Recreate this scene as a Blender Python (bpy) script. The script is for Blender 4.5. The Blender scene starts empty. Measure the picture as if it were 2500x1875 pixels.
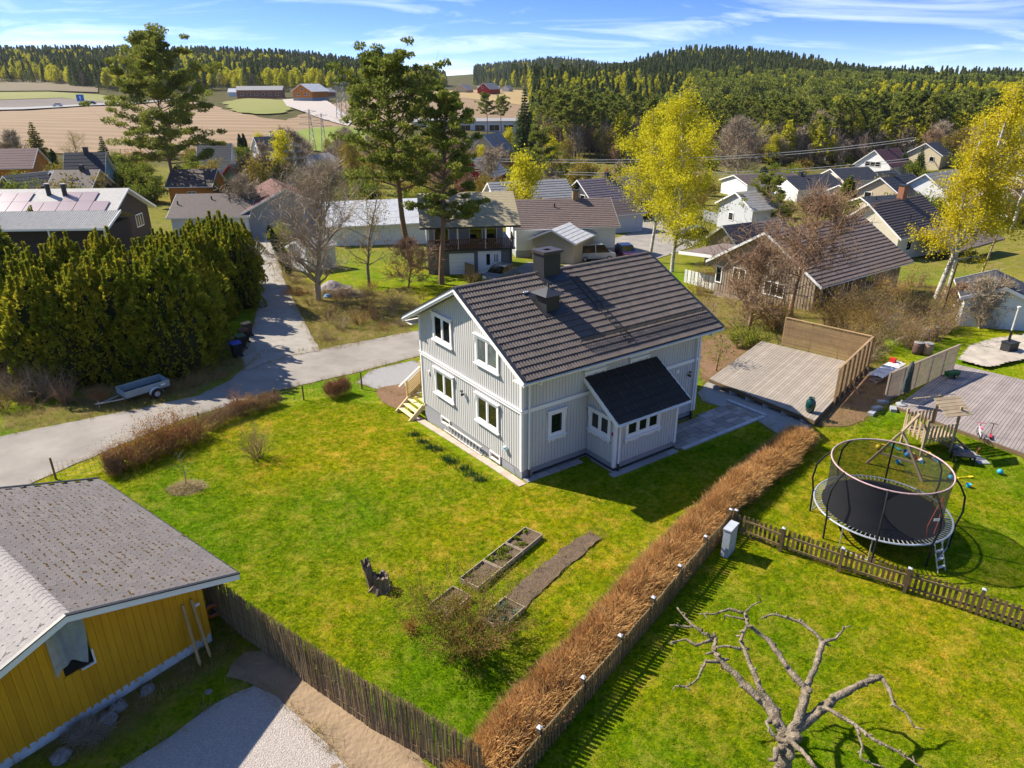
import bpy, math, random
import numpy as np
from mathutils import Vector, Matrix
R = math.radians
random.seed(11)
rng = np.random.default_rng(11)
SC = bpy.context.scene
COL = SC.collection

# ------------------------------------------------------------------ camera
FPX, PITCH, ROLL = 1723.924, R(23.16), R(-0.174)          # focal length in photo pixels (2500 wide)
CAM = np.array([-0.385, -25.655, 15.346])
_fw = np.array([0, math.cos(PITCH), -math.sin(PITCH)])
_up = np.array([0, math.sin(PITCH), math.cos(PITCH)])
_rt = np.array([1.0, 0, 0])
RT = _rt * math.cos(ROLL) + _up * math.sin(ROLL)
UP = -_rt * math.sin(ROLL) + _up * math.cos(ROLL)
cam_data = bpy.data.cameras.new('camera')
cam_data.sensor_fit = 'HORIZONTAL'; cam_data.sensor_width = 36.0
cam_data.lens = FPX / 2500 * 36.0
cam_data.clip_start = 0.3; cam_data.clip_end = 20000
cam = bpy.data.objects.new('camera', cam_data); COL.objects.link(cam)
cam.matrix_world = Matrix(((RT[0], UP[0], -_fw[0], CAM[0]), (RT[1], UP[1], -_fw[1], CAM[1]),
                           (RT[2], UP[2], -_fw[2], CAM[2]), (0, 0, 0, 1)))
SC.camera = cam

# ------------------------------------------------------------------ sky and sun
SUN_AZ, SUN_EL = R(-64), R(42)           # azimuth clockwise from +Y
world = bpy.data.worlds.new('World'); SC.world = world; world.use_nodes = True
wn, wl = world.node_tree.nodes, world.node_tree.links
bg = wn['Background']; bg.inputs['Strength'].default_value = 0.14
sky = wn.new('ShaderNodeTexSky'); sky.sky_type = 'NISHITA'; sky.sun_disc = False
sky.sun_elevation = SUN_EL; sky.sun_rotation = SUN_AZ % (2 * math.pi)
sky.air_density = 1.0; sky.dust_density = 0.25; sky.ozone_density = 1.2; sky.altitude = 150
tc = wn.new('ShaderNodeTexCoord')
sep = wn.new('ShaderNodeSeparateXYZ'); wl.new(tc.outputs['Generated'], sep.inputs[0])
zz = wn.new('ShaderNodeMath'); zz.operation = 'MULTIPLY_ADD'; zz.inputs[1].default_value = 4.2; zz.inputs[2].default_value = 0.05
wl.new(sep.outputs['Z'], zz.inputs[0])
cmb = wn.new('ShaderNodeCombineXYZ'); wl.new(sep.outputs['X'], cmb.inputs[0]); wl.new(sep.outputs['Y'], cmb.inputs[1]); wl.new(zz.outputs[0], cmb.inputs[2])
nrm = wn.new('ShaderNodeVectorMath'); nrm.operation = 'NORMALIZE'; wl.new(cmb.outputs[0], nrm.inputs[0])
wl.new(nrm.outputs[0], sky.inputs['Vector'])
# thin cirrus: noise over the sky's horizontal plane
zp = wn.new('ShaderNodeMath'); zp.operation = 'ADD'; zp.inputs[1].default_value = 0.16; wl.new(sep.outputs['Z'], zp.inputs[0])
zm = wn.new('ShaderNodeMath'); zm.operation = 'MAXIMUM'; zm.inputs[1].default_value = 0.02; wl.new(zp.outputs[0], zm.inputs[0])
dx = wn.new('ShaderNodeMath'); dx.operation = 'DIVIDE'; wl.new(sep.outputs['X'], dx.inputs[0]); wl.new(zm.outputs[0], dx.inputs[1])
dy = wn.new('ShaderNodeMath'); dy.operation = 'DIVIDE'; wl.new(sep.outputs['Y'], dy.inputs[0]); wl.new(zm.outputs[0], dy.inputs[1])
cv = wn.new('ShaderNodeCombineXYZ'); wl.new(dx.outputs[0], cv.inputs[0]); wl.new(dy.outputs[0], cv.inputs[1])
mp = wn.new('ShaderNodeMapping'); mp.inputs['Rotation'].default_value = (0, 0, R(38)); mp.inputs['Scale'].default_value = (0.9, 1.7, 1)
wl.new(cv.outputs[0], mp.inputs['Vector'])
nz = wn.new('ShaderNodeTexNoise'); nz.inputs['Scale'].default_value = 1.0; nz.inputs['Detail'].default_value = 9; nz.inputs['Roughness'].default_value = 0.62
nz.inputs['Distortion'].default_value = 0.7; wl.new(mp.outputs[0], nz.inputs['Vector'])
cr = wn.new('ShaderNodeValToRGB'); cr.color_ramp.elements[0].position = 0.49; cr.color_ramp.elements[0].color = (0, 0, 0, 1)
cr.color_ramp.elements[1].position = 0.86; cr.color_ramp.elements[1].color = (0.62, 0.62, 0.62, 1); wl.new(nz.outputs['Fac'], cr.inputs[0])
mixc = wn.new('ShaderNodeMixRGB'); mixc.inputs['Color2'].default_value = (6.8, 7.0, 7.3, 1)
hsv = wn.new('ShaderNodeHueSaturation'); hsv.inputs['Saturation'].default_value = 1.32; hsv.inputs['Value'].default_value = 0.72; wl.new(sky.outputs[0], hsv.inputs['Color'])
wl.new(cr.outputs[0], mixc.inputs['Fac']); tint = wn.new('ShaderNodeMixRGB'); tint.blend_type = 'MULTIPLY'; tint.inputs['Fac'].default_value = 1.0; tint.inputs['Color2'].default_value = (1.0, 0.91, 1.06, 1); wl.new(hsv.outputs[0], tint.inputs['Color1'])
wl.new(tint.outputs[0], mixc.inputs['Color1'])
wl.new(mixc.outputs[0], bg.inputs['Color'])

sun_d = bpy.data.lights.new('sun', 'SUN'); sun_d.energy = 4.6; sun_d.angle = R(0.55); sun_d.color = (1.0, 0.925, 0.80)
sun = bpy.data.objects.new('sun', sun_d); COL.objects.link(sun)
sd = Vector((math.sin(SUN_AZ) * math.cos(SUN_EL), math.cos(SUN_AZ) * math.cos(SUN_EL), math.sin(SUN_EL)))
sun.rotation_euler = sd.to_track_quat('Z', 'Y').to_euler(); sun.location = sd * 300

vs = SC.view_settings
vs.view_transform = 'Standard'; vs.look = 'None'; vs.exposure = 1.18; vs.gamma = 1.0; vs.use_curve_mapping = False
SC.cycles.max_bounces = 5; SC.cycles.diffuse_bounces = 2; SC.cycles.glossy_bounces = 2; SC.cycles.transmission_bounces = 4
SC.cycles.transparent_max_bounces = 10; SC.cycles.use_denoising = True
SC.cycles.caustics_reflective = False; SC.cycles.caustics_refractive = False

# ------------------------------------------------------------------ helpers: meshes and objects
def fast_mesh(name, V, F, mats=None, smooth=False, mi=None):
    V = np.ascontiguousarray(V, dtype=np.float32); F = np.ascontiguousarray(F, dtype=np.int32)
    me = bpy.data.meshes.new(name)
    nf, k = F.shape
    me.vertices.add(len(V)); me.vertices.foreach_set('co', V.ravel())
    me.loops.add(nf * k); me.loops.foreach_set('vertex_index', F.ravel())
    me.polygons.add(nf); me.polygons.foreach_set('loop_start', np.arange(0, nf * k, k, dtype=np.int32))
    if mi is not None: me.polygons.foreach_set('material_index', np.asarray(mi, dtype=np.int32))
    if smooth: me.polygons.foreach_set('use_smooth', np.ones(nf, dtype=bool))
    me.update(calc_edges=True)
    for m in (mats if isinstance(mats, (list, tuple)) else [mats] if mats else []): me.materials.append(m)
    return me

class MB:
    def __init__(s): s.v = []; s.f = []; s.m = []
    def add(s, vs, fs, mi=0):
        n = len(s.v); s.v += [tuple(map(float, x)) for x in vs]
        s.f += [tuple(i + n for i in f) for f in fs]; s.m += [mi] * len(fs); return s
    def box(s, x0, x1, y0, y1, z0, z1, mi=0):
        return s.add([(x0,y0,z0),(x1,y0,z0),(x1,y1,z0),(x0,y1,z0),(x0,y0,z1),(x1,y0,z1),(x1,y1,z1),(x0,y1,z1)],
                     [(0,3,2,1),(4,5,6,7),(0,1,5,4),(1,2,6,5),(2,3,7,6),(3,0,4,7)], mi)
    def beam(s, p0, p1, w, h, up=(0,0,1), mi=0, taper=1.0):
        p0 = Vector(p0); p1 = Vector(p1); d = (p1 - p0).normalized(); up = Vector(up)
        a = d.cross(up)
        if a.length < 1e-4: a = d.cross(Vector((1, 0, 0)))
        a.normalize(); b = a.cross(d).normalized()
        vs = []
        for p, t in ((p0, 1), (p1, taper)):
            for sa, sb in ((-1,-1),(1,-1),(1,1),(-1,1)): vs.append(p + a * (sa*w*t/2) + b * (sb*h*t/2))
        return s.add(vs, [(0,1,2,3),(7,6,5,4),(0,4,5,1),(1,5,6,2),(2,6,7,3),(3,7,4,0)], mi)
    def tube(s, pts, rad, k=8, cap=True, mi=0, closed=False):
        pts = [Vector(p) for p in pts]; n = len(pts)
        rad = rad if isinstance(rad, (list, tuple)) else [rad] * n
        rings = []; prev = None
        for i, p in enumerate(pts):
            if closed: d = pts[(i+1) % n] - pts[i-1]
            else: d = pts[min(i+1, n-1)] - pts[max(i-1, 0)]
            d.normalize()
            a = (prev - d * prev.dot(d)) if prev is not None else d.cross(Vector((0,0,1)))
            if a.length < 1e-3: a = d.cross(Vector((1,0,0)))
            a.normalize(); prev = a; b = d.cross(a)
            rings.append([p + (a*math.cos(2*math.pi*j/k) + b*math.sin(2*math.pi*j/k)) * rad[i] for j in range(k)])
        vs = [v for r in rings for v in r]; fs = []
        for i in range(n if closed else n-1):
            i2 = (i+1) % n
            for j in range(k): fs.append((i*k+j, i*k+(j+1) % k, i2*k+(j+1) % k, i2*k+j))
        if cap and not closed: fs += [tuple(range(k))[::-1], tuple((n-1)*k+j for j in range(k))]
        return s.add(vs, fs, mi)
    def lathe(s, prof, k=16, c=(0,0,0), mi=0):
        vs = []; fs = []; n = len(prof)
        for r, z in prof:
            for j in range(k):
                a = 2*math.pi*j/k; vs.append((c[0]+r*math.cos(a), c[1]+r*math.sin(a), c[2]+z))
        for i in range(n-1):
            for j in range(k): fs.append((i*k+j, i*k+(j+1) % k, (i+1)*k+(j+1) % k, (i+1)*k+j))
        fs += [tuple(range(k))[::-1], tuple((n-1)*k+j for j in range(k))]
        return s.add(vs, fs, mi)
    def prism(s, poly, d, mi=0):
        """poly: list of 3-D points of a planar outline; d: extrusion vector"""
        n = len(poly); d = Vector(d); p = [Vector(q) for q in poly]
        return s.add(p + [q + d for q in p], [tuple(range(n))[::-1], tuple(range(n, 2*n))] +
                     [(i, (i+1) % n, n+(i+1) % n, n+i) for i in range(n)], mi)
    def quad(s, a, b, c, d, mi=0): return s.add([a, b, c, d], [(0,1,2,3)], mi)
    def mesh(s, name, mats, smooth=False):
        me = bpy.data.meshes.new(name); me.from_pydata(s.v, [], s.f)
        for m in (mats if isinstance(mats, (list, tuple)) else [mats]): me.materials.append(m)
        if any(s.m): me.polygons.foreach_set('material_index', np.array(s.m, dtype=np.int32))
        if smooth: me.polygons.foreach_set('use_smooth', np.ones(len(me.polygons), dtype=bool))
        me.update(); return me
    def build(s, name, mats, parent=None, smooth=False, kind=None):
        o = link(name, s.mesh(name, mats, smooth), parent)
        if kind: o['kind'] = kind
        return o

def link(name, me, parent=None, loc=None, rot=None, scale=None):
    o = bpy.data.objects.new(name, me); COL.objects.link(o)
    if parent is not None: o.parent = parent
    if loc is not None: o.location = loc
    if rot is not None: o.rotation_euler = rot
    if scale is not None: o.scale = scale if isinstance(scale, (tuple, list)) else (scale,)*3
    return o

def tag(o, label, cat, group=None, kind=None):
    o['label'] = label; o['category'] = cat
    if group: o['group'] = group
    if kind: o['kind'] = kind
    return o

def thing(name, label, cat, loc=(0,0,0), rz=0.0, group=None):
    o = bpy.data.objects.new(name, None); COL.objects.link(o)
    o.location = loc; o.rotation_euler = (0, 0, rz); o.empty_display_size = 0.3
    return tag(o, label, cat, group)

def structure(o): o['kind'] = 'structure'; return o

def dup(root, loc, rz=0.0, scale=1.0, label=None, group=None, name=None):
    r = root.copy(); COL.objects.link(r); r.location = loc; r.rotation_euler = (0, 0, rz)
    r.scale = (scale,)*3 if not isinstance(scale, (tuple, list)) else scale
    if label: r['label'] = label
    if group: r['group'] = group
    for ch in list(root.children):
        c = ch.copy(); COL.objects.link(c); c.parent = r
        for g in list(ch.children):
            d = g.copy(); COL.objects.link(d); d.parent = c
    return r

# ------------------------------------------------------------------ helpers: materials
def lin(c):
    c = c / 255.0
    return c / 12.92 if c <= 0.04045 else ((c + 0.055) / 1.055) ** 2.4
def rgb(r, g, b): return (lin(r), lin(g), lin(b), 1.0)
MATS = {}
def mat(name, col, rough=0.8, var=0.12, vscale=3.0, col2=None, bump=0.0, bscale=20.0, spec=0.3, metal=0.0, rnd=0.0,
        stretch=None, trans=0.0, alpha=1.0, coat=0.0, worldspace=False, detail=5):
    """Principled material: two tones mixed by noise, optional random tone per object / loose piece, bump and translucency."""
    m = bpy.data.materials.new(name); m.use_nodes = True
    n, l = m.node_tree.nodes, m.node_tree.links
    b = n['Principled BSDF']
    if len(col) == 3: col = (*col, 1)
    c2 = col2 if col2 is not None else tuple(x * (1 - 2.2*var) for x in col[:3])
    if len(c2) == 3: c2 = (*c2, 1)
    if worldspace:
        g = n.new('ShaderNodeNewGeometry'); vec = g.outputs['Position']
    else:
        t = n.new('ShaderNodeTexCoord'); vec = t.outputs['Object']
    if stretch:
        mpp = n.new('ShaderNodeMapping'); mpp.inputs['Scale'].default_value = stretch; l.new(vec, mpp.inputs['Vector']); vec = mpp.outputs[0]
    nt = n.new('ShaderNodeTexNoise'); nt.inputs['Scale'].default_value = vscale; nt.inputs['Detail'].default_value = detail
    nt.inputs['Roughness'].default_value = 0.65; l.new(vec, nt.inputs['Vector'])
    ramp = n.new('ShaderNodeValToRGB'); ramp.color_ramp.elements[0].position = 0.33; ramp.color_ramp.elements[1].position = 0.67
    ramp.color_ramp.elements[0].color = col; ramp.color_ramp.elements[1].color = c2
    l.new(nt.outputs['Fac'], ramp.inputs[0])
    out = ramp.outputs[0]
    if rnd > 0:
        gi = n.new('ShaderNodeNewGeometry'); oi = n.new('ShaderNodeObjectInfo')
        ad = n.new('ShaderNodeMath'); ad.operation = 'ADD'; l.new(gi.outputs['Random Per Island'], ad.inputs[0]); l.new(oi.outputs['Random'], ad.inputs[1])
        fr = n.new('ShaderNodeMath'); fr.operation = 'FRACT'; l.new(ad.outputs[0], fr.inputs[0])
        mr = n.new('ShaderNodeMapRange'); mr.inputs['To Min'].default_value = 1 - rnd; mr.inputs['To Max'].default_value = 1 + rnd
        l.new(fr.outputs[0], mr.inputs['Value'])
        mx = n.new('ShaderNodeMixRGB'); mx.blend_type = 'MULTIPLY'; mx.inputs['Fac'].default_value = 1
        l.new(out, mx.inputs['Color1']); l.new(mr.outputs[0], mx.inputs['Color2']); out = mx.outputs[0]
    l.new(out, b.inputs['Base Color'])
    b.inputs['Roughness'].default_value = rough; b.inputs['Specular IOR Level'].default_value = spec
    b.inputs['Metallic'].default_value = metal; b.inputs['Coat Weight'].default_value = coat
    if alpha < 1: b.inputs['Alpha'].default_value = alpha
    if bump > 0:
        n2 = n.new('ShaderNodeTexNoise'); n2.inputs['Scale'].default_value = bscale; n2.inputs['Detail'].default_value = 6; l.new(vec, n2.inputs['Vector'])
        bp = n.new('ShaderNodeBump'); bp.inputs['Strength'].default_value = bump; bp.inputs['Distance'].default_value = 0.05
        l.new(n2.outputs['Fac'], bp.inputs['Height']); l.new(bp.outputs[0], b.inputs['Normal'])
    if trans > 0:
        tr = n.new('ShaderNodeBsdfTranslucent'); l.new(out, tr.inputs['Color'])
        ms = n.new('ShaderNodeMixShader'); ms.inputs[0].default_value = trans
        l.new(b.outputs[0], ms.inputs[1]); l.new(tr.outputs[0], ms.inputs[2])
        l.new(ms.outputs[0], n['Material Output'].inputs['Surface'])
    MATS[name] = m
    return m

def leafmat(name, a, b, c, trans=0.35, scale=0.6, rough=0.7):
    """foliage: tone per leaf from three colours, plus slow noise"""
    m = bpy.data.materials.new(name); m.use_nodes = True
    n, l = m.node_tree.nodes, m.node_tree.links
    p = n['Principled BSDF']; p.inputs['Roughness'].default_value = rough; p.inputs['Specular IOR Level'].default_value = 0.04
    gi = n.new('ShaderNodeNewGeometry'); oi = n.new('ShaderNodeObjectInfo')
    nt = n.new('ShaderNodeTexNoise'); nt.inputs['Scale'].default_value = scale; nt.inputs['Detail'].default_value = 3
    l.new(gi.outputs['Position'], nt.inputs['Vector'])
    m1 = n.new('ShaderNodeMath'); m1.operation = 'MULTIPLY_ADD'; m1.inputs[1].default_value = 0.55; l.new(gi.outputs['Random Per Island'], m1.inputs[0]); 
    m2 = n.new('ShaderNodeMath'); m2.operation = 'MULTIPLY_ADD'; m2.inputs[1].default_value = 0.9; m2.inputs[2].default_value = -0.28; l.new(nt.outputs['Fac'], m2.inputs[0])
    m3 = n.new('ShaderNodeMath'); m3.operation = 'MULTIPLY_ADD'; m3.inputs[1].default_value = 0.2; l.new(oi.outputs['Random'], m3.inputs[0]); l.new(m2.outputs[0], m3.inputs[2])
    l.new(m3.outputs[0], m1.inputs[2])
    r = n.new('ShaderNodeValToRGB'); e = r.color_ramp.elements
    e[0].position = 0.1; e[0].color = (*a[:3], 1); e[1].position = 0.9; e[1].color = (*c[:3], 1); x = e.new(0.5); x.color = (*b[:3], 1)
    l.new(m1.outputs[0], r.inputs[0]); l.new(r.outputs[0], p.inputs['Base Color'])
    tr = n.new('ShaderNodeBsdfTranslucent'); l.new(r.outputs[0], tr.inputs['Color'])
    ms = n.new('ShaderNodeMixShader'); ms.inputs[0].default_value = trans
    l.new(p.outputs[0], ms.inputs[1]); l.new(tr.outputs[0], ms.inputs[2]); l.new(ms.outputs[0], n['Material Output'].inputs['Surface'])
    return m
# ------------------------------------------------------------------ terrain: thin-plate surface through surveyed points
def ray(px, py): return _fw + (px - 1250) / FPX * RT - (py - 937.5) / FPX * UP
def atd(px, py, d): return CAM + d * ray(px, py)
CP = [(0,0,0),(10,-8,0),(-9,-8,0),(16,0,0),(-5,7,-.58),(-12,0,-.25),(-14,-8,-.1),(-20,1,-.45),(-26,6,-.6),(-11,12,-.9),(9,6,0),(20,16,0),(30,4,.1),(38,16,.3),
      (27,32,-1.4),(37,28,-1),(0,24,-1.6),(-8,30,-1.9),(-3,40,-2.4),(-17,34,-1.8),(-32,26,-1.4),(-45,40,-2.4),(12,48,-3.2),(32,55,-3.6),(60,50,-3.4),(-60,65,-3.6),
      (0,80,-4.4),(-25,75,-3.8),(50,100,-6.2),(0,-30,.2),(-40,-20,0),(40,-20,.3),(-120,-40,0),(140,-40,4),(-90,90,-4.5),(0,140,-6),(40,150,-7),(90,110,-6),(130,90,-2)]
PD = [(610,390,214),(23,423,165),(250,420,150),(2131,424,200),(2460,480,150),(2300,400,190),(1450,380,206),(1200,400,200),(1000,430,180),(800,345,235),(1230,315,300),
      (300,300,290),(60,300,290),(100,264,370),(100,226,480),(400,237,450),(740,241,396),(650,268,330),(950,262,340),(1200,227,500),(1260,262,400),(1080,222,520),
      (100,152,950),(500,152,950),(800,168,950),(300,150,950),(100,196,700),(500,200,650),(800,216,600),(1000,203,950),(1130,199,2600),(1130,209,1100),
      (1370,163,1400),(1200,198,1350),(1480,182,1400),(1370,207,1050),(1740,152,850),(1620,165,850),(1900,170,830),(2080,207,760),(2300,216,740),(2500,218,740),
      (1740,240,520),(2200,262,470),(2480,262,470),(1560,252,480),(1500,203,850),(1400,214,800),(1450,208,680),(1800,374,236),(2150,388,214),(2480,368,222),(1560,380,210),(1960,382,224)]
for q in PD:
    CP.append(tuple(atd(*q)))
for a in range(-150, 151, 20):
    CP.append((5200*math.sin(R(a)), 5200*math.cos(R(a)), 12.0))
CP += [(-500,-300,8),(500,-300,12),(0,-400,8),(-900,300,40),(1000,300,40),(-700,1500,20),(700,1500,25),(0,2600,12),(-450,120,3),(450,120,12)]
CP = np.array(CP, dtype=np.float64)
_s = 100.0
def _phi(r2): return 0.5 * r2 * np.log(r2 + 1e-12)
def _tps(CP):
    X = CP[:, :2] / _s; n = len(X)
    K = _phi(((X[:, None] - X[None]) ** 2).sum(-1)) + np.eye(n) * 2e-4
    P = np.hstack([np.ones((n, 1)), X]); A = np.zeros((n+3, n+3)); A[:n, :n] = K; A[:n, n:] = P; A[n:, :n] = P.T
    w = np.linalg.solve(A, np.concatenate([CP[:, 2], np.zeros(3)])); return X, w
_TX, _TW = _tps(CP)
def height(x, y):
    x = np.atleast_1d(np.asarray(x, float)); y = np.atleast_1d(np.asarray(y, float)); out = np.empty(x.shape); n = len(_TX)
    q = np.stack([x.ravel(), y.ravel()], -1) / _s; o = np.empty(len(q))
    for i in range(0, len(q), 20000):
        b = q[i:i+20000]; o[i:i+20000] = _phi(((b[:, None] - _TX[None]) ** 2).sum(-1)) @ _TW[:n] + _TW[n] + b @ _TW[n+1:]
    return o.reshape(x.shape)
def H(x, y): return float(height(x, y)[0])
_TT = np.concatenate([np.arange(6, 120, 0.5), np.geomspace(120, 4500, 400)])
def G(px, py, dz=0.0):
    """ground point seen at a photo pixel (dz: a level above the ground)"""
    d = ray(px, py); P = CAM + _TT[:, None] * d
    h = height(P[:, 0], P[:, 1]) + dz - P[:, 2]
    k = np.argmax(h >= 0)
    if k == 0: k = len(h) - 1
    t = _TT[k-1] + (_TT[k] - _TT[k-1]) * (-h[k-1]) / (h[k] - h[k-1] + 1e-12)
    return Vector(CAM + t * d)
def on(x, y, dz=0.0): return Vector((x, y, H(x, y) + dz))
def px2(P):
    d = np.asarray(P, float) - CAM; z = d @ _fw; return 1250 + FPX*(d @ RT)/z, 937.5 - FPX*(d @ UP)/z
def at(px, py, z):
    """point of a pixel's line of sight at world level z"""
    d = ray(px, py); return Vector(CAM + (z - CAM[2]) / d[2] * d)

def grow(a, b, lo, hi, step, k):
    xs = list(np.arange(a, b + 1e-6, step)); s = step
    x = xs[-1]
    while x < hi: s *= k; x += s; xs.append(x)
    s = step; x = xs[0]
    while x > lo: s *= k; x -= s; xs.insert(0, x)
    return np.array(xs)
gx = grow(-34, 46, -5200, 5200, 0.6, 1.07); gy = grow(-16, 60, -600, 5400, 0.6, 1.055)
GX, GY = np.meshgrid(gx, gy); GZ = height(GX, GY)
nx, ny = len(gx), len(gy)
idx = np.arange(nx * ny).reshape(ny, nx)
F = np.stack([idx[:-1, :-1], idx[:-1, 1:], idx[1:, 1:], idx[1:, :-1]], -1).reshape(-1, 4)

def inpoly(x, y, poly):
    x = np.asarray(x); y = np.asarray(y); c = np.zeros(x.shape, bool); n = len(poly)
    for i in range(n):
        x1, y1 = poly[i][:2]; x2, y2 = poly[i-1][:2]
        c ^= ((y1 > y) != (y2 > y)) & (x < (x2 - x1) * (y - y1) / (y2 - y1 + 1e-12) + x1)
    return c
def GP(pts): return [tuple(G(*p)[:2]) for p in pts]

def nodes_ground(blade=False):
    m = bpy.data.materials.new('grass_blades' if blade else 'grass_ground'); m.use_nodes = True
    n, l = m.node_tree.nodes, m.node_tree.links; b = n['Principled BSDF']
    g = n.new('ShaderNodeNewGeometry'); P = g.outputs['Position']
    def noise(s, d=5, r=0.6, stretch=None):
        t = n.new('ShaderNodeTexNoise'); t.inputs['Scale'].default_value = s; t.inputs['Detail'].default_value = d; t.inputs['Roughness'].default_value = r
        l.new(P, t.inputs['Vector']); return t.outputs['Fac']
    def ramp(f, stops):
        r = n.new('ShaderNodeValToRGB'); e = r.color_ramp.elements
        e[0].position, e[0].color = stops[0][0], (*stops[0][1], 1); e[1].position, e[1].color = stops[-1][0], (*stops[-1][1], 1)
        for p, c in stops[1:-1]: x = e.new(p); x.color = (*c, 1)
        l.new(f, r.inputs[0]); return r.outputs[0]
    def mix(f, a, c, mode='MIX'):
        x = n.new('ShaderNodeMixRGB'); x.blend_type = mode
        if hasattr(f, 'links'): l.new(f, x.inputs[0])
        else: x.inputs[0].default_value = f
        for s_, v_ in ((1, a), (2, c)):
            if hasattr(v_, 'links'): l.new(v_, x.inputs[s_])
            else: x.inputs[s_].default_value = (*v_[:3], 1)
        return x.outputs[0]
    green = ramp(noise(5.5, 8, 0.75), [(0.34, (0.05, 0.09, 0.001)), (0.5, (0.15, 0.185, 0.003)), (0.66, (0.29, 0.27, 0.004))])
    straw = ramp(noise(9, 6, 0.8), [(0.3, (0.26, 0.20, 0.012)), (0.7, (0.42, 0.31, 0.05))])
    patch = ramp(noise(1.1, 9, 0.85), [(0.49, (0, 0, 0)), (0.62, (1, 1, 1))])
    big = ramp(noise(0.11, 3, 0.5), [(0.38, (0.55, 0.85, 0.7)), (0.62, (1.12, 1.04, 1.0))])
    lawn = mix(patch, green, straw); 
    lawn = mix(1.0, lawn, big, 'MULTIPLY')
    if blade:
        oi = n.new('ShaderNodeObjectInfo'); gi = n.new('ShaderNodeNewGeometry')
        ad = n.new('ShaderNodeMath'); ad.operation = 'MULTIPLY_ADD'; ad.inputs[1].default_value = 0.5; l.new(gi.outputs['Random Per Island'], ad.inputs[0]); l.new(oi.outputs['Random'], ad.inputs[2])
        tone = ramp(ad.outputs[0], [(0.0, (0.60, 0.70, 0.3)), (0.75, (1.4, 1.42, 0.8)), (1.0, (2.2, 2.0, 1.4))])
        lawn = mix(1.0, lawn, tone, 'MULTIPLY'); l.new(lawn, b.inputs['Base Color']); b.inputs['Roughness'].default_value = 0.8; b.inputs['Specular IOR Level'].default_value = 0.03
        tr = n.new('ShaderNodeBsdfTranslucent'); l.new(lawn, tr.inputs['Color']); ms = n.new('ShaderNodeMixShader'); ms.inputs[0].default_value = 0.45
        l.new(b.outputs[0], ms.inputs[1]); l.new(tr.outputs[0], ms.inputs[2]); l.new(ms.outputs[0], n['Material Output'].inputs['Surface'])
        return m
    wild = ramp(noise(0.9, 8, 0.75), [(0.3, (0.055, 0.07, 0.012)), (0.48, (0.14, 0.13, 0.025)), (0.6, (0.20, 0.14, 0.06)), (0.75, (0.25, 0.19, 0.09))])
    at_ = n.new('ShaderNodeAttribute'); at_.attribute_name = 'wild'
    wn_ = n.new('ShaderNodeMath'); wn_.operation = 'MULTIPLY_ADD'; wn_.inputs[1].default_value = 1.6
    l.new(at_.outputs['Fac'], wn_.inputs[0])
    w2 = n.new('ShaderNodeMath'); w2.operation = 'MULTIPLY_ADD'; w2.inputs[1].default_value = 1.2; w2.inputs[2].default_value = -0.9; l.new(noise(1.3, 4), w2.inputs[0])
    l.new(w2.outputs[0], wn_.inputs[2])
    cl = n.new('ShaderNodeClamp'); l.new(wn_.outputs[0], cl.inputs[0])
    col = mix(cl.outputs[0], lawn, wild)
    forest = ramp(noise(0.2, 6, 0.7), [(0.35, (0.045, 0.05, 0.016)), (0.6, (0.10, 0.085, 0.04))])
    af = n.new('ShaderNodeAttribute'); af.attribute_name = 'wood'
    col = mix(af.outputs['Fac'], col, forest)
    l.new(col, b.inputs['Base Color']); b.inputs['Roughness'].default_value = 0.9; b.inputs['Specular IOR Level'].default_value = 0.02
    bp = n.new('ShaderNodeBump'); bp.inputs['Strength'].default_value = 0.9; bp.inputs['Distance'].default_value = 0.06
    l.new(noise(14, 8, 0.8), bp.inputs['Height']); l.new(bp.outputs[0], b.inputs['Normal'])
    return m
M_GROUND = nodes_ground()

# zones of rough growth (1) against mown lawn (0); woods farther out
WILD = [GP(p) for p in (
    [(640,640),(700,740),(770,860),(860,850),(1000,815),(1040,760),(1000,700),(860,720),(760,690),(700,640)],
    [(0,900),(300,990),(480,960),(640,880),(600,820),(300,860),(0,860)],
    [(0,1060),(300,1010),(480,965),(440,940),(0,1010)],
    [(1700,860),(1800,940),(1860,830),(2000,880),(2120,900),(2160,880),(2110,800),(2300,780),(2300,700),(1900,640),(1700,700)],
    [(2000,1040),(2160,880),(2220,920),(2180,990),(2060,1040)],
    [(540,1530),(600,1480),(560,1620),(440,1690),(310,1770),(250,1875),(0,1875),(0,1800)],
)]
def zone(X, Y, polys, soft=1.0):
    r = np.zeros(X.shape)
    for p in polys: r = np.maximum(r, inpoly(X, Y, p).astype(float))
    return r
wildv = zone(GX, GY, WILD)
for _ in range(2):
    w = wildv.copy(); w[1:-1, 1:-1] = (wildv[1:-1, 1:-1]*2 + wildv[:-2, 1:-1] + wildv[2:, 1:-1] + wildv[1:-1, :-2] + wildv[1:-1, 2:]) / 6; wildv = w
dist = np.hypot(GX - CAM[0], GY - CAM[1])
wildv = np.maximum(wildv, np.clip((dist - 58) / 50, 0, 0.7))
woodv = np.clip((dist - 190) / 60, 0, 1)
me = fast_mesh('ground', np.stack([GX, GY, GZ], -1).reshape(-1, 3), F, M_GROUND, smooth=True)
for nm, arr in (('wild', wildv), ('wood', woodv)):
    a = me.attributes.new(nm, 'FLOAT', 'POINT'); a.data.foreach_set('value', arr.astype(np.float32).ravel())
ground = structure(link('ground', me))

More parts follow.
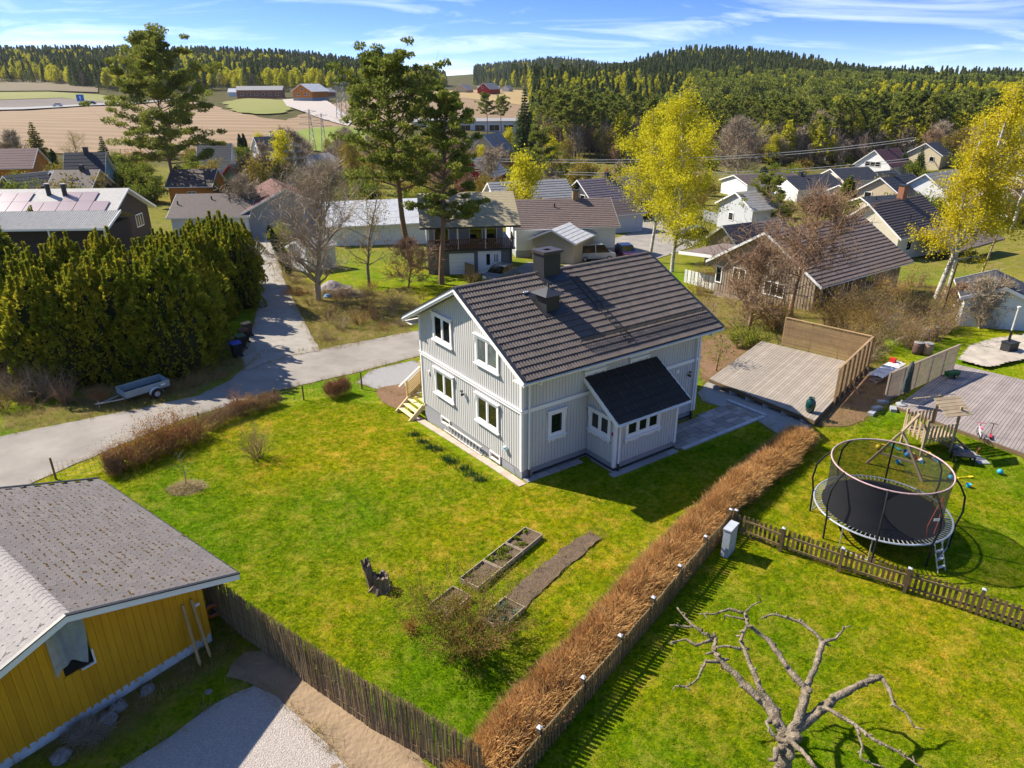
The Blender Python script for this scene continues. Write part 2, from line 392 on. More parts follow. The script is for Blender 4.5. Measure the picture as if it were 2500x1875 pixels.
def patch(name, poly, m, dz, step=0.5, wob=0.0, label=None, kind='structure', hump=0.0):
    """a sheet draped over the ground inside a polygon (world x, y), clipped exactly to its edge"""
    poly = [Vector((p[0], p[1])) for p in poly]
    dense = []
    for i, p in enumerate(poly):
        q = poly[(i+1) % len(poly)]; n = max(1, int((q - p).length / step))
        for j in range(n):
            c = p.lerp(q, j / n)
            if wob: c = c + Vector((random.uniform(-wob, wob), random.uniform(-wob, wob)))
            dense.append(c)
    from mathutils.geometry import delaunay_2d_cdt
    xs = [p.x for p in dense]; ys = [p.y for p in dense]
    X, Y = np.meshgrid(np.arange(min(xs), max(xs), step), np.arange(min(ys), max(ys), step))
    ok = inpoly(X, Y, dense); inner = [Vector((a, b)) for a, b in zip(X[ok], Y[ok])]
    n = len(dense)
    vs, es, fs, *_ = delaunay_2d_cdt(dense + inner, [(i, (i+1) % n) for i in range(n)], [], 1, 1e-5)
    V = np.array([(v.x, v.y) for v in vs]); Z = height(V[:, 0], V[:, 1]) + dz
    if hump: Z += hump * (rng.random(len(Z)) - 0.3) * 0.5
    me = fast_mesh(name, np.column_stack([V, Z]), np.array([f for f in fs if len(f) == 3]), m, smooth=True)
    o = link(name, me); o['kind'] = kind
    if label: o['label'] = label
    return o
# ------------------------------------------------------------------ roads, drives, beds
M_ASPH = mat('asphalt', (0.19,0.17,0.145), 0.9, col2=(0.28,0.25,0.212), vscale=0.45, bump=0.35, bscale=60, worldspace=True, detail=9)
M_DRIVE = mat('gravel_drive', (0.25,0.225,0.195), 0.95, col2=(0.33,0.30,0.255), vscale=1.4, bump=0.8, bscale=28, worldspace=True, detail=9)
M_GRAVEL = mat('grey_gravel', (0.20,0.195,0.19), 0.95, col2=(0.36,0.345,0.32), vscale=22, bump=1.0, bscale=30, worldspace=True, detail=3)
M_PALEGR = mat('pale_gravel', (0.27,0.235,0.21), 0.95, col2=(0.46,0.40,0.35), vscale=24, bump=1.0, bscale=30, worldspace=True, detail=4)
M_SAND = mat('sandy_soil', (0.29,0.205,0.125), 0.95, col2=(0.20,0.14,0.085), vscale=1.1, bump=1.0, bscale=7, worldspace=True, detail=9)
M_SOIL = mat('dark_soil', (0.085,0.055,0.035), 0.95, col2=(0.15,0.105,0.065), vscale=7, bump=1.0, bscale=22, worldspace=True, detail=8)
M_BARK = mat('bark_mulch', (0.12,0.065,0.034), 0.95, col2=(0.24,0.14,0.075), vscale=9, bump=1.0, bscale=26, worldspace=True, detail=8)
M_FIELD = mat('ploughed_field', (0.20,0.13,0.068), 0.95, col2=(0.25,0.168,0.092), vscale=0.02, worldspace=True, stretch=(1,5,1), detail=8)
_n, _l = M_FIELD.node_tree.nodes, M_FIELD.node_tree.links
_b = _n['Principled BSDF']; _src = _b.inputs['Base Color'].links[0].from_socket; _g = _n.new('ShaderNodeNewGeometry')
_w = _n.new('ShaderNodeTexWave'); _w.bands_direction = 'Y'; _w.inputs['Scale'].default_value = 0.035; _w.inputs['Distortion'].default_value = 3.5; _w.inputs['Detail'].default_value = 3; _w.inputs['Detail Scale'].default_value = 0.25
_m = _n.new('ShaderNodeMapping'); _m.inputs['Rotation'].default_value = (0,0,R(12)); _l.new(_g.outputs['Position'], _m.inputs[0]); _l.new(_m.outputs[0], _w.inputs['Vector'])
_mr = _n.new('ShaderNodeMapRange'); _mr.inputs['To Min'].default_value = 0.84; _mr.inputs['To Max'].default_value = 1.08; _l.new(_w.outputs['Fac'], _mr.inputs['Value'])
_mx = _n.new('ShaderNodeMixRGB'); _mx.blend_type = 'MULTIPLY'; _mx.inputs['Fac'].default_value = 1; _l.new(_src, _mx.inputs['Color1']); _l.new(_mr.outputs[0], _mx.inputs['Color2']); _l.new(_mx.outputs[0], _b.inputs['Base Color'])
M_FIELD2 = mat('stubble_field', (0.33,0.235,0.10), 0.95, col2=(0.28,0.195,0.085), vscale=0.02, worldspace=True)
M_GREYF = mat('grey_field', (0.12,0.10,0.085), 0.95, col2=(0.15,0.125,0.10), vscale=0.03, worldspace=True)
M_GREENF = mat('green_field', (0.12,0.17,0.012), 0.95, col2=(0.17,0.20,0.02), vscale=0.05, worldspace=True)
M_GREENF2 = mat('meadow', (0.15,0.16,0.025), 0.95, col2=(0.19,0.18,0.045), vscale=0.03, worldspace=True)
M_SLASH = mat('cleared_slope', (0.16,0.11,0.06), 0.95, col2=(0.10,0.085,0.035), vscale=0.08, worldspace=True, detail=9)

road = patch('road', GP([(0,1215),(130,1158),(250,1106),(450,1024),(560,990),(670,956),(880,908),(1030,868),(1130,842),(1120,790),(1015,808),(905,830),(800,850),(775,856),(640,862),(560,930),(480,968),(300,1006),(0,1066),(-300,1120),(-300,1330)]), M_ASPH, 0.03, 0.5, 0.05)
patch('driveway', GP([(600,905),(590,870),(618,800),(632,740),(624,680),(614,600),(608,566),(625,556),(668,558),(672,620),(700,700),(745,790),(782,858),(700,870)]), M_DRIVE, 0.05, 0.5, 0.06)
patch('gravel_forecourt', GP([(870,935),(905,905),(1010,880),(1060,900),(1040,960),(975,965)]), M_GRAVEL, 0.022, 0.4, 0.05)
patch('bark_bed', GP([(916,955),(940,945),(985,938),(1010,975),(975,1003),(935,985)]), M_BARK, 0.04, 0.3, 0.05)
patch('gravel_court', GP([(300,1875),(415,1800),(540,1708),(625,1676),(676,1700),(780,1800),(860,1890),(900,2000),(200,2000)]), M_PALEGR, 0.035, 0.4, 0.05)
patch('sandy_track', GP([(555,1655),(562,1628),(600,1596),(650,1588),(760,1640),(850,1710),(935,1760),(1010,1830),(1060,1890),(1100,1990),(860,2000),(780,1800),(676,1700),(625,1676)]), M_SAND, 0.025, 0.35, 0.06, hump=0.05)
patch('soil_strip', GP([(1425,1306),(1440,1302),(1470,1315),(1445,1335),(1380,1390),(1320,1450),(1268,1500),(1240,1480),(1232,1465),(1290,1405),(1370,1345)]), M_SOIL, 0.04, 0.2, 0.05, hump=0.1)
patch('bark_path', GP([(1985,1040),(2000,1015),(2040,975),(2085,930),(2118,900),(2165,905),(2175,930),(2165,980),(2120,1005),(2110,1030),(2050,1042)]), M_BARK, 0.03, 0.35, 0.08)
patch('gravel_strip', GP([(1722,938),(1735,928),(1880,985),(1990,1030),(1975,1050),(1895,1058),(1830,1016),(1716,980),(1705,960)]), M_GRAVEL, 0.025, 0.3, 0.03)
patch('garden_bed', GP([(1700,840),(1760,815),(1830,830),(1860,838),(1735,925),(1715,935)]), M_BARK, 0.02, 0.4, 0.1)
# the lower street round the neighbours, and the court by the veranda house
patch('lower_street', GP([(1250,660),(1330,690),(1430,690),(1520,660),(1700,600),(1720,560),(1600,548),(1480,590),(1440,640),(1360,650),(1290,640)]), M_ASPH, 0.05, 0.8, 0.05)
patch('side_street', GP([(1455,560),(1600,560),(1700,520),(1690,500),(1600,530),(1460,535)]), M_ASPH, 0.06, 0.8)
# fields across the valley
patch('ploughed_field', GP([(-400,345),(-400,276),(60,272),(210,262),(330,258),(420,248),(480,250),(560,272),(640,290),(700,296),(790,262),(860,246),(960,240),(1130,240),(1300,262),(1330,290),(1190,300),(1000,312),(880,316),(800,322),(740,330),(690,345),(640,362),(560,360),(430,380),(300,385),(130,375),(-60,378)]), M_FIELD, 0.35, 6, 1.5)
patch('stubble_field', GP([(870,243),(960,236),(1080,224),(1200,220),(1275,222),(1300,262),(1130,241),(960,241)]), M_FIELD2, 0.5, 8)
patch('grey_field', GP([(-400,272),(-400,250),(0,246),(150,241),(260,248),(290,254),(210,260),(60,268)]), M_GREYF, 0.4, 8)
patch('far_meadow', GP([(-400,246),(-400,228),(0,226),(120,225),(240,232),(300,240),(300,252),(150,240),(0,245)]), M_GREENF2, 0.4, 8)
patch('knoll_meadow', GP([(545,252),(600,242),(690,246),(720,262),(690,280),(620,282),(560,272)]), M_GREENF2, 0.6, 5, 2.0)
patch('green_field', GP([(700,345),(715,325),(760,314),(850,312),(900,330),(890,352),(800,372),(740,368),(705,358)]), M_GREENF, 0.5, 5, 1.5)
patch('highway', GP([(-400,277),(-400,270),(60,266),(210,258),(330,253),(420,245),(420,248),(330,257),(210,262),(60,271)]), mat('highway_asphalt', (0.27,0.26,0.25), 0.9, var=0.02), 0.9, 6)
patch('cleared_slope', GP([(-300,226),(-300,196),(0,178),(90,178),(180,200),(240,216),(240,228),(120,224)]), M_SLASH, 0.8, 9)
patch('farm_track', GP([(690,246),(760,242),(800,250),(860,300),(850,312),(780,292),(700,262)]), M_PALEGR, 0.7, 6)
# ------------------------------------------------------------------ the grey house
M_SIDING = mat('grey_siding', (0.58,0.565,0.54), 0.6, col2=(0.53,0.513,0.485), vscale=.9, stretch=(1,1,.35), detail=8)
M_WHITE = mat('white_paint', (0.80,0.785,0.755), 0.5, var=0.015, vscale=2)
M_CONC = mat('grey_plinth', (0.30,0.305,0.315), 0.85, var=0.05, vscale=2.5, bump=0.2, bscale=40)
M_TILE = mat('brown_roof_tile', (0.108,0.084,0.07), 0.8, col2=(0.082,0.065,0.055), vscale=5, rnd=0.13, bump=0.3, bscale=60, spec=0.4)
M_DARKTILE = mat('dark_roof_tile', (0.03,0.026,0.023), 0.85, var=0.1, vscale=6, rnd=0.12, bump=0.3, bscale=60)
M_BLACK = mat('black_metal', (0.018,0.018,0.02), 0.45, var=0.05, spec=0.5)
M_BLACKF = mat('black_sheet', (0.022,0.023,0.026), 0.5, var=0.12, vscale=1.2, spec=0.5)
M_SOFFIT = mat('cream_soffit', (0.72,0.68,0.60), 0.6, var=0.02)
def glassmat(name, tint, rough=0.04, spec=1.0):
    m = mat(name, tint, rough, var=0.25, vscale=1.3, spec=spec); return m
M_GLASS = glassmat('window_glass', (0.012,0.014,0.014))  # near-black base colour stands in for unlit rooms behind the panes
M_GLASSC = glassmat('curtained_glass', (0.16,0.19,0.185), 0.12)
M_WOODN = mat('new_pine', (0.62,0.44,0.17), 0.7, col2=(0.50,0.34,0.12), vscale=2, stretch=(1,1,8))
M_WOODS = mat('pale_step_wood', (0.72,0.58,0.33), 0.7, col2=(0.62,0.48,0.25), vscale=2)
TH = R(35.004)
HL, HW, HS, HBAND, HE, HR, OG, OE = 10.526, 8.512, 0.40, 3.206, 4.866, 7.405, 0.496, 0.813
SL = (HR - HE) / (HW/2 + OE)
house = thing('detached_house', 'two-storey light grey wooden house with brown tiled gable roof and white trim', 'house', (0,0,0), TH)
ED, EA, EL = 1.80, 3.52, 3.715
# plinth (goes below the sloping ground)
MB().box(0.05, HL-.05, 0.05, HW-.05, -1.4, HS+.02).build('plinth', M_CONC, house)
MB().box(EA+.05, EA+EL-.05, -ED+.05, 0.03, -1.0, HS+.02).build('plinth', M_CONC, house)
drip = MB().box(0.6,HL-.02,-0.012,0.045,0.08,0.14); drip.box(EA+.01,EA+EL+.01,-ED+.01,-ED+.045,0.08,0.14); drip.box(EA+.008,EA+.045,-ED+.05,-.02,0.08,0.14)
drip.build('membrane_edge', M_BLACK, house)
ROOFT = 0.22
def roofz(y): return HR - SL * abs(HW/2 - y)
# wall carcass
wl_ = MB()
wl_.prism([(0.03,0.03,HS),(0.03,HW-.03,HS),(0.03,HW-.03,roofz(HW)-ROOFT),(0.03,HW/2,HR-ROOFT),(0.03,0.03,roofz(0)-ROOFT)], (HL-.06,0,0))
wl_.build('wall', M_SIDING, house)
def boards(mb, u0, u1, base_fn, top_fn, place, pitch=0.168, w=0.115, proud=0.022):
    """upright weatherboards; place(u, z, out) gives a local point"""
    n = int((u1 - u0) / pitch); off = ((u1-u0) - n*pitch)/2
    for i in range(n+1):
        a = max(u0, u0 + off + i*pitch - w/2); b = min(u1, a + w)
        if b - a < .02: continue
        za, zb, ta, tb = base_fn(a), base_fn(b), top_fn(a), top_fn(b)
        mb.add([place(a,za,0),place(b,zb,0),place(b,tb,0),place(a,ta,0),place(a,za,proud),place(b,zb,proud),place(b,tb,proud),place(a,ta,proud)],
               [(4,5,6,7),(0,1,5,4),(1,2,6,5),(3,0,4,7),(2,3,7,6)])
pg = lambda u,z,o: (0.03-o, u, z)
ps = lambda u,z,o: (u, 0.03-o, z)
sid = MB()
boards(sid, 0.1, HW-.1, lambda u: HBAND+.01, lambda u: roofz(u)-ROOFT-.01, pg)
boards(sid, 0.1, HW-.1, lambda u: HS, lambda u: HBAND-.19, pg)
sid.build('weatherboards', M_SIDING, house, kind='stuff')
sid = MB()
boards(sid, 0.12, HL-.12, lambda u: HBAND+.01, lambda u: roofz(0)-ROOFT-.02, ps)
boards(sid, 0.12, EA-.02, lambda u: HS, lambda u: HBAND-.19, ps)
boards(sid, EA+EL+.02, HL-.12, lambda u: HS, lambda u: HBAND-.19, ps)
sid.build('weatherboards', M_SIDING, house, kind='stuff')
# trim: storey band and corner boards
t = MB(); t.box(-.045,0.03,-.045,HW+.045,HBAND-.18,HBAND-.03); t.box(-.075,0.03,-.075,HW+.075,HBAND-.03,HBAND)
t.build('storey_band', M_WHITE, house)
t = MB(); t.box(0.031,EA+.02,-.045,0.03,HBAND-.18,HBAND-.03); t.box(0.031,EA+.02,-.07,0.03,HBAND-.03,HBAND-.002)
t.build('storey_band', M_WHITE, house); t = MB()
t.box(EA+EL+.5,HL+.045,-.045,0.03,HBAND-.18,HBAND-.03); t.box(EA+EL+.5,HL+.07,-.07,0.03,HBAND-.03,HBAND-.002)
t.build('storey_band', M_WHITE, house)
for (x0,x1,y0,y1) in ((-.03,.09,-.03,.09),(-.03,.09,HW-.09,HW+.03),(HL-.09,HL+.03,-.03,.09)):
    MB().box(x0,x1,y0,y1,HS-.02,HBAND-.182).box(x0,x1,y0,y1,HBAND+.002,roofz(0)-ROOFT).build('corner_board', M_WHITE, house)
# windows -------------------------------------------------------------
def window(parent, place, u0, u1, z0, z1, panes, gm=M_GLASS, hood=True, apron=False, fancy=True, sill=True, cas=0.13, wm=None):
    """place(u,z,out)->local; casing with hood and sill, sashes, and glass set back"""
    wm = wm or M_WHITE
    def bx(mb, a, b, c, d, o0, o1):
        P = [place(a,c,o0),place(b,c,o0),place(b,d,o0),place(a,d,o0),place(a,c,o1),place(b,c,o1),place(b,d,o1),place(a,d,o1)]
        mb.add(P, [(0,1,2,3),(7,6,5,4),(0,4,5,1),(1,5,6,2),(2,6,7,3),(3,7,4,0)])
    f = MB()
    bx(f,u0,u0+cas,z0,z1,0,.055); bx(f,u1-cas,u1,z0,z1,0,.055); bx(f,u0+cas,u1-cas,z1-cas,z1,0,.055); bx(f,u0+cas,u1-cas,z0,z0+cas*.8,0,.05)
    n = panes; iw = (u1-u0-2*cas) / n
    for i in range(1, n): bx(f, u0+cas+i*iw-.045, u0+cas+i*iw+.045, z0+cas*.8, z1-cas, 0, .048)
    for i in range(n):
        a, b = u0+cas+i*iw+(.045 if i else 0), u0+cas+(i+1)*iw-(.045 if i < n-1 else 0)
        for q in ((a,a+.05,z0+cas*.8,z1-cas),(b-.05,b,z0+cas*.8,z1-cas),(a+.05,b-.05,z1-cas-.05,z1-cas),(a+.05,b-.05,z0+cas*.8,z0+cas*.8+.06)): bx(f,*q,0,.034)
    w = f.build('window', wm, parent)
    for i in range(n):
        a, b = u0+cas+i*iw+(.045 if i else 0)+.05, u0+cas+(i+1)*iw-(.045 if i < n-1 else 0)-.05
        g = MB(); bx(g,a,b,z0+cas*.8+.06,z1-cas-.05,.0,.012); g.build('pane', gm[i % len(gm)] if isinstance(gm,(list,tuple)) else gm, w)
    if hood:
        h = MB(); bx(h,u0-.06,u1+.06,z1,z1+.05,0,.12); bx(h,u0-.03,u1+.03,z1-.10,z1-.001,.056,.075)
        if fancy:
            for s in (u0-.035,u1-.035): bx(h,s,s+.07,z1-.30,z1-.101,.056,.085); bx(h,s+.015,s+.055,z1-.42,z1-.301,.056,.072)
        h.build('window_hood', wm, w)
    if sill:
        s = MB(); bx(s,u0-.06,u1+.06,z0-.05,z0,0,.13)
        if fancy: bx(s,u0-.02,u1+.02,z0-.12,z0-.051,.03,.07)
        if apron:
            for e in (u0,u1-.09): bx(s,e,e+.09,z0-.22,z0-.121,.03,.085)
            k = 10
            for i in range(k):
                a = u0+.1+(u1-u0-.2)*i/k; b = u0+.1+(u1-u0-.2)*(i+1)/k; bx(s,a,b,z0-.14-.06*abs(math.sin(math.pi*2*(i+.5)/k)),z0-.121,.032,.06)
        s.build('window_sill', wm, w)
    return w
pG = lambda u,z,o: (-.0-o, u, z)
pS = lambda u,z,o: (u, -.0-o, z)
window(house, pG, 5.36, 7.08, 4.26, 5.58, 2)
window(house, pG, 1.58, 3.36, 4.26, 5.54, 2, gm=M_GLASSC)
window(house, pG, 5.36, 7.13, 1.50, 2.80, 2)
window(house, pG, 1.62, 3.40, 1.50, 2.80, 2)
window(house, pS, 1.34, 2.26, 1.58, 2.76, 1, apron=True)
for x0, x1 in ((3.24,4.42),(5.86,7.02)):
    window(house, pS, x0, x1, 4.14, 4.56, 1, hood=False, apron=True, cas=.07)
pE = lambda u,z,o: (EA-.0-o, u, z)
pF = lambda u,z,o: (u, -ED-o, z)
window(house, pE, -1.52, -.16, 1.50, 2.50, 2, apron=True)
window(house, pF, 4.06, 6.10, 1.48, 2.44, 3, apron=True, hood=False)
for a, b in ((5.9,6.76),(1.6,2.42)):
    window(house, lambda u,z,o: (.048-o,u,z), a, b, -.02, .37, 1, hood=False, sill=False, cas=.06)
# lean-to ------------------------------------------------------------
EZ0, EZ1, EOV = 3.92, 2.56, 0.40           # roof at the wall and at the eave
esl = (EZ0-EZ1)/(ED+EOV)
def ez(y): return EZ0 + esl*y
e = MB(); e.prism([(EA+.03,0.02,HS),(EA+.03,-ED+.03,HS),(EA+.03,-ED+.03,ez(-ED)-.2),(EA+.03,0.02,ez(0)-.2)], (EL-.06,0,0)); e.build('porch_wall', M_SIDING, house)
sid = MB()
boards(sid, -ED+.1, -.02, lambda u: HS, lambda u: ez(u)-.2, lambda u,z,o: (EA+.03-o,u,z))
boards(sid, EA+.1, EA+EL-.1, lambda u: HS, lambda u: ez(-ED)-.21, lambda u,z,o: (u,-ED+.03-o,z))
sid.build('weatherboards', M_SIDING, house, kind='stuff')
for (x0,x1,y0,y1,zb) in ((EA-.03,EA+.10,-ED-.03,-ED+.1,HS-.14),(EA+EL-.1,EA+EL+.03,-ED-.03,-ED+.1,HS-.05)):
    MB().box(x0,x1,y0,y1,zb,ez(-ED)-.18).build('corner_board', M_WHITE, house)
MB().box(EA-.012,EA+.004,-1.68,-1.58,1.70,1.86).build('alarm_box', mat('red_plastic',(0.35,0.02,0.02),0.5), house)
EX0, EX1 = 3.22, 7.60
for x in (EX0, EX1-.04):
    MB().prism([(x,0.0,ez(0)-.03),(x,0.0,ez(0)-.23),(x,-ED-EOV,EZ1-.23),(x,-ED-EOV,EZ1-.03)], (.04,0,0)).build('bargeboard', M_WHITE, house)
er = MB(); er.prism([(EX0+.04,0.0,ez(0)-.05),(EX0+.04,0.0,ez(0)-.14),(EX0+.04,-ED-EOV,EZ1-.14),(EX0+.04,-ED-EOV,EZ1-.05)], (EX1-EX0-.08,0,0)); 
porch_roof = er.build('porch_roof', M_SOFFIT, house)
# tiles ---------------------------------------------------------------
def tile_mesh(name, m, w, ln, waves=2, amp=0.028, seg=5):
    n = waves*seg; vs = []; fs = []
    for i in range(n+1):
        x = w*i/n; z = amp*(0.5+0.5*math.cos(2*math.pi*waves*i/n + math.pi)) ** 0.8
        vs += [(x, 0, z-.04), (x, 0, z+.016), (x, 0, z+.016), (x, ln, z-.004)]
    for i in range(n):
        a = i*4; b = a+4
        fs += [(a,b,b+1,a+1), (a+2,b+2,b+3,a+3)]
    me = bpy.data.meshes.new(name); me.from_pydata(vs, [], fs); me.materials.append(m)
    me.polygons.foreach_set('use_smooth', np.array([i % 2 == 1 for i in range(len(fs))])); me.update(); return me
def tile_roof(parent, m, x0, x1, yl, zl, yh, zh, courses, cols, single, camera_local, name='roof_tile', waves=2, amp=.028, lift=.075):
    """tiles laid from the eave (yl,zl) to the ridge (yh,zh); the `single` nearest are objects, the rest one joined part"""
    dy, dz = yh-yl, zh-zl; sl = math.hypot(dy, dz); ang = math.atan2(dz, dy); ln = sl/courses; w = (x1-x0)/cols
    me = tile_mesh(name, m, w, ln*1.02, waves, amp)
    V = np.array([v.co[:] for v in me.vertices]); F_ = np.array([p.vertices[:] for p in me.polygons])
    cells = []
    for c in range(courses):
        for k in range(cols):
            o = np.array([x0+k*w, yl+dy*c/courses, zl+dz*c/courses])
            cells.append((np.linalg.norm(o-camera_local), c, k, o))
    cells.sort(key=lambda q: q[0])
    tilt = ang - lift
    ca, sa = math.cos(tilt), math.sin(tilt)
    rest_v, rest_f = [], []
    for i, (_, c, k, o) in enumerate(cells):
        j = random.uniform(-.004,.004)
        if i < single:
            link(name, me, parent, tuple(o+np.array([0,0,j])), (tilt, random.uniform(-.006,.006), 0))
        else:
            vv = V.copy(); r = np.column_stack([vv[:,0], vv[:,1]*ca - vv[:,2]*sa, vv[:,1]*sa + vv[:,2]*ca]) + o + np.array([0,0,j])
            rest_f.append(F_ + len(rest_v)*len(V)); rest_v.append(r)
    if rest_v:
        mm = fast_mesh(name+'s', np.concatenate(rest_v), np.concatenate(rest_f), m)
        mm.polygons.foreach_set('use_smooth', np.ones(len(mm.polygons), bool) & (np.arange(len(mm.polygons)) % 2 == 1))
        o = link(name+'s', mm, parent); o['kind'] = 'stuff'
Minv = Matrix.Rotation(-TH, 3, 'Z')
cam_loc = np.array(Minv @ Vector(CAM))
rf = MB()
a, b_ = -OG+.06, HL+OG-.06
rf.prism([(a,-OE+.05,HE-.04),(a,HW/2,HR-.05),(a,HW+OE-.05,HE-.04),(a,HW+OE-.05,HE-.13),(a,HW/2,HR-.17),(a,-OE+.05,HE-.13)], (b_-a,0,0))
roof = rf.build('roof', M_SOFFIT, house)
MB().prism([(a+.02,HW/2,HR-.02),(a+.02,HW+OE,HE-.01),(a+.02,HW+OE,HE-.035),(a+.02,HW/2,HR-.045)], (b_-a-.04,0,0)).build('rear_tiling', M_TILE, house)
tile_roof(roof, M_TILE, -OG+.10, HL+OG-.10, -OE-.03, HE-.01, HW/2-.06, HR-.015, 16, 38, 300, cam_loc)
tile_roof(porch_roof, M_DARKTILE, EX0+.05, EX1-.05, -ED-EOV-.02, EZ1-.03, -.02, ez(-.02)-.03, 7, 15, 120, cam_loc, amp=.022, lift=.035)
# ridge caps
ridge = MB(); nR = 30
for i in range(nR):
    x = -OG+.05 + (HL+2*OG-.1)*i/nR; ln = (HL+2*OG-.1)/nR*1.08
    prof = [(math.cos(q)*.13, math.sin(q)*.10) for q in np.linspace(0, math.pi, 7)]
    vs = [(x, HW/2+p, HR-.035+z*.9) for p, z in prof] + [(x+ln, HW/2+p*.9, HR-.045+z*.9) for p, z in prof]
    ridge.add(vs, [(j,j+1,j+8,j+7) for j in range(6)] + [tuple(range(7))[::-1]])
    # each cap reads as one piece of the joined ridge
rg = ridge.build('ridge_caps', M_TILE, roof, kind='stuff')
# verge boards: white face, black metal cap
for x0, x1 in ((-OG,-OG+.05),(HL+OG-.05,HL+OG)):
    vb = MB(); vc = MB()
    for s in (0, 1):
        Y = (lambda y: HW-y) if s else (lambda y: y)
        p = [(x0,Y(-OE),HE-.02),(x0,Y(HW/2),HR-.02),(x0,Y(HW/2),HR-.27),(x0,Y(-OE),HE-.27)]
        vb.prism(p if not s else p[::-1], (x1-x0,0,0))
        p = [(x0-.035,Y(-OE),HE-.13),(x0-.035,Y(HW/2),HR-.13),(x0-.035,Y(HW/2),HR-.17),(x0-.035,Y(-OE),HE-.17)]
        vb.prism(p if not s else p[::-1], (.034,0,0))
        xa, xb = (x0-.03, x1+.10) if x0 < 0 else (x0-.10, x1+.03)
        p = [(xa,Y(-OE-.04),HE+.005),(xa,Y(HW/2),HR+.025),(xa,Y(HW/2),HR-.015),(xa,Y(-OE-.04),HE-.035)]
        vc.prism(p if not s else p[::-1], (xb-xa,0,0))
    vb.build('bargeboard', M_WHITE, roof); vc.build('verge_cap', M_BLACKF, roof)
# boarded soffits
so = MB()
for y0, y1 in ((-OE+.05,0.02),(HW-.02,HW+OE-.05)):
    so.box(-OG+.05,HL+OG-.05,y0,y1,HE-.26,HE-.235)
so.build('soffit', M_SOFFIT, roof)
# gutter and downpipes
def gutter(mb, x0, x1, y, z, r=.065, k=6):
    prof = [(y+math.cos(q)*r, z+math.sin(q)*r) for q in np.linspace(math.pi, 2*math.pi, k)]
    prof2 = [(y+math.cos(q)*(r-.008), z+math.sin(q)*(r-.008)) for q in np.linspace(2*math.pi, math.pi, k)]
    pr_ = prof + prof2; mb.prism([(x0,p,q) for p,q in pr_], (x1-x0,0,0))
g = MB(); gutter(g, -OG+.06, HL+OG-.06, -OE-.06, HE-.09); g.build('gutter', M_WHITE, roof)
fas = MB().box(-OG+.05,HL+OG-.05,-OE+.02,-OE+.049,HE-.235,HE-.05); fas.build('fascia', M_WHITE, roof)
MB().prism([(-OG+.1,-OE-.07,HE-.05),(-OG+.1,-OE+.02,HE-.012),(-OG+.1,-OE+.02,HE-.02),(-OG+.1,-OE-.07,HE-.058)],(HL+2*OG-.2,0,0)).build('eave_flashing', M_BLACKF, roof)
g = MB(); gutter(g, EX0+.05, EX1-.05, -ED-EOV-.05, EZ1-.10, .055); g.build('gutter', M_WHITE, porch_roof)
def downpipe(x, yw, ztop, yg, zg, zbot=0.02):
    MB().tube([(x,yg,zg),(x,yg+.02,zg-.16),(x,yw-.16,ztop-.1),(x,yw-.09,ztop-.22),(x,yw-.09,zbot+.42)], .042, 8).build('downpipe', M_WHITE, house)
    MB().tube([(x,yw-.09,zbot+.42),(x,yw-.09,zbot-.1)], .05, 8).build('drain_foot', M_BLACK, house)
downpipe(.32, 0, HE-.25, -OE-.06, HE-.13)
downpipe(HL-.3, 0, HE-.25, -OE-.06, HE-.13)
downpipe(EA+.18, -ED, EZ1-.18, -ED-EOV-.05, EZ1-.13)
# chimneys
c1 = MB(); c1.box(3.98,4.92,HW/2-.42,HW/2+.38,6.7,8.28); c1.build('chimney', M_BLACKF, house)
c1 = MB(); c1.box(3.90,5.00,HW/2-.50,HW/2-.18,8.28,8.40); c1.box(3.90,5.00,HW/2+.12,HW/2+.46,8.28,8.40); c1.box(3.90,4.28,HW/2-.18,HW/2+.12,8.28,8.40); c1.box(4.62,5.0,HW/2-.18,HW/2+.12,8.28,8.40)
c1.build('chimney_cap', mat('bronze_sheet',(0.055,0.042,0.036),0.45,spec=0.5), house)
MB().box(4.36,4.50,HW/2-.427,HW/2-.4,8.0,8.17).build('chimney_vent', M_BLACK, house)
fl = MB()
for xa, xb in ((3.78,5.12),):
    fl.prism([(xa,HW/2-.05,HR+.06),(xa,HW/2-.80,roofz(HW/2-.80)+.06),(xa,HW/2-.80,roofz(HW/2-.80)+.03),(xa,HW/2-.05,HR+.03)],(xb-xa,0,0))
fl.build('chimney_flashing', M_BLACKF, house)
y2 = 2.42; z2 = roofz(y2)
c2 = MB(); c2.box(2.72,3.42,1.98,2.72,5.7,z2+.50); c2.build('vent_stack', M_BLACKF, house)
c2 = MB(); zc = z2+.52
c2.box(2.66,3.48,1.92,2.78,zc-.04,zc+.0); 
c2.add([(2.52,1.78,zc+.03),(3.62,1.78,zc+.03),(3.62,2.92,zc+.03),(2.52,2.92,zc+.03),(3.07,2.35,zc+.30)],[(0,1,4),(1,2,4),(2,3,4),(3,0,4),(3,2,1,0)])
c2.tube([(3.07,2.35,zc+.26),(3.07,2.35,zc+.34),(3.07,2.35,zc+.38),(3.07,2.35,zc+.46)],[.03,.03,.06,.01],6)
c2.build('vent_hat', M_BLACKF, house)
MB().prism([(2.5,1.75,roofz(1.75)+.06),(2.5,3.2,roofz(3.2)+.06),(2.5,3.2,roofz(3.2)+.03),(2.5,1.75,roofz(1.75)+.03)],(1.2,0,0)).build('vent_flashing', M_BLACKF, house)
sn = MB()
for i in range(5): sn.lathe([(.05,0),(.055,.03),(.03,.06)],8,(2.42+.05*i,3.2+.03*(i%2),roofz(3.2)+.06))
sn.build('flashing_crumple', mat('bright_lead',(0.6,0.62,0.65),0.35,metal=0.6), house)
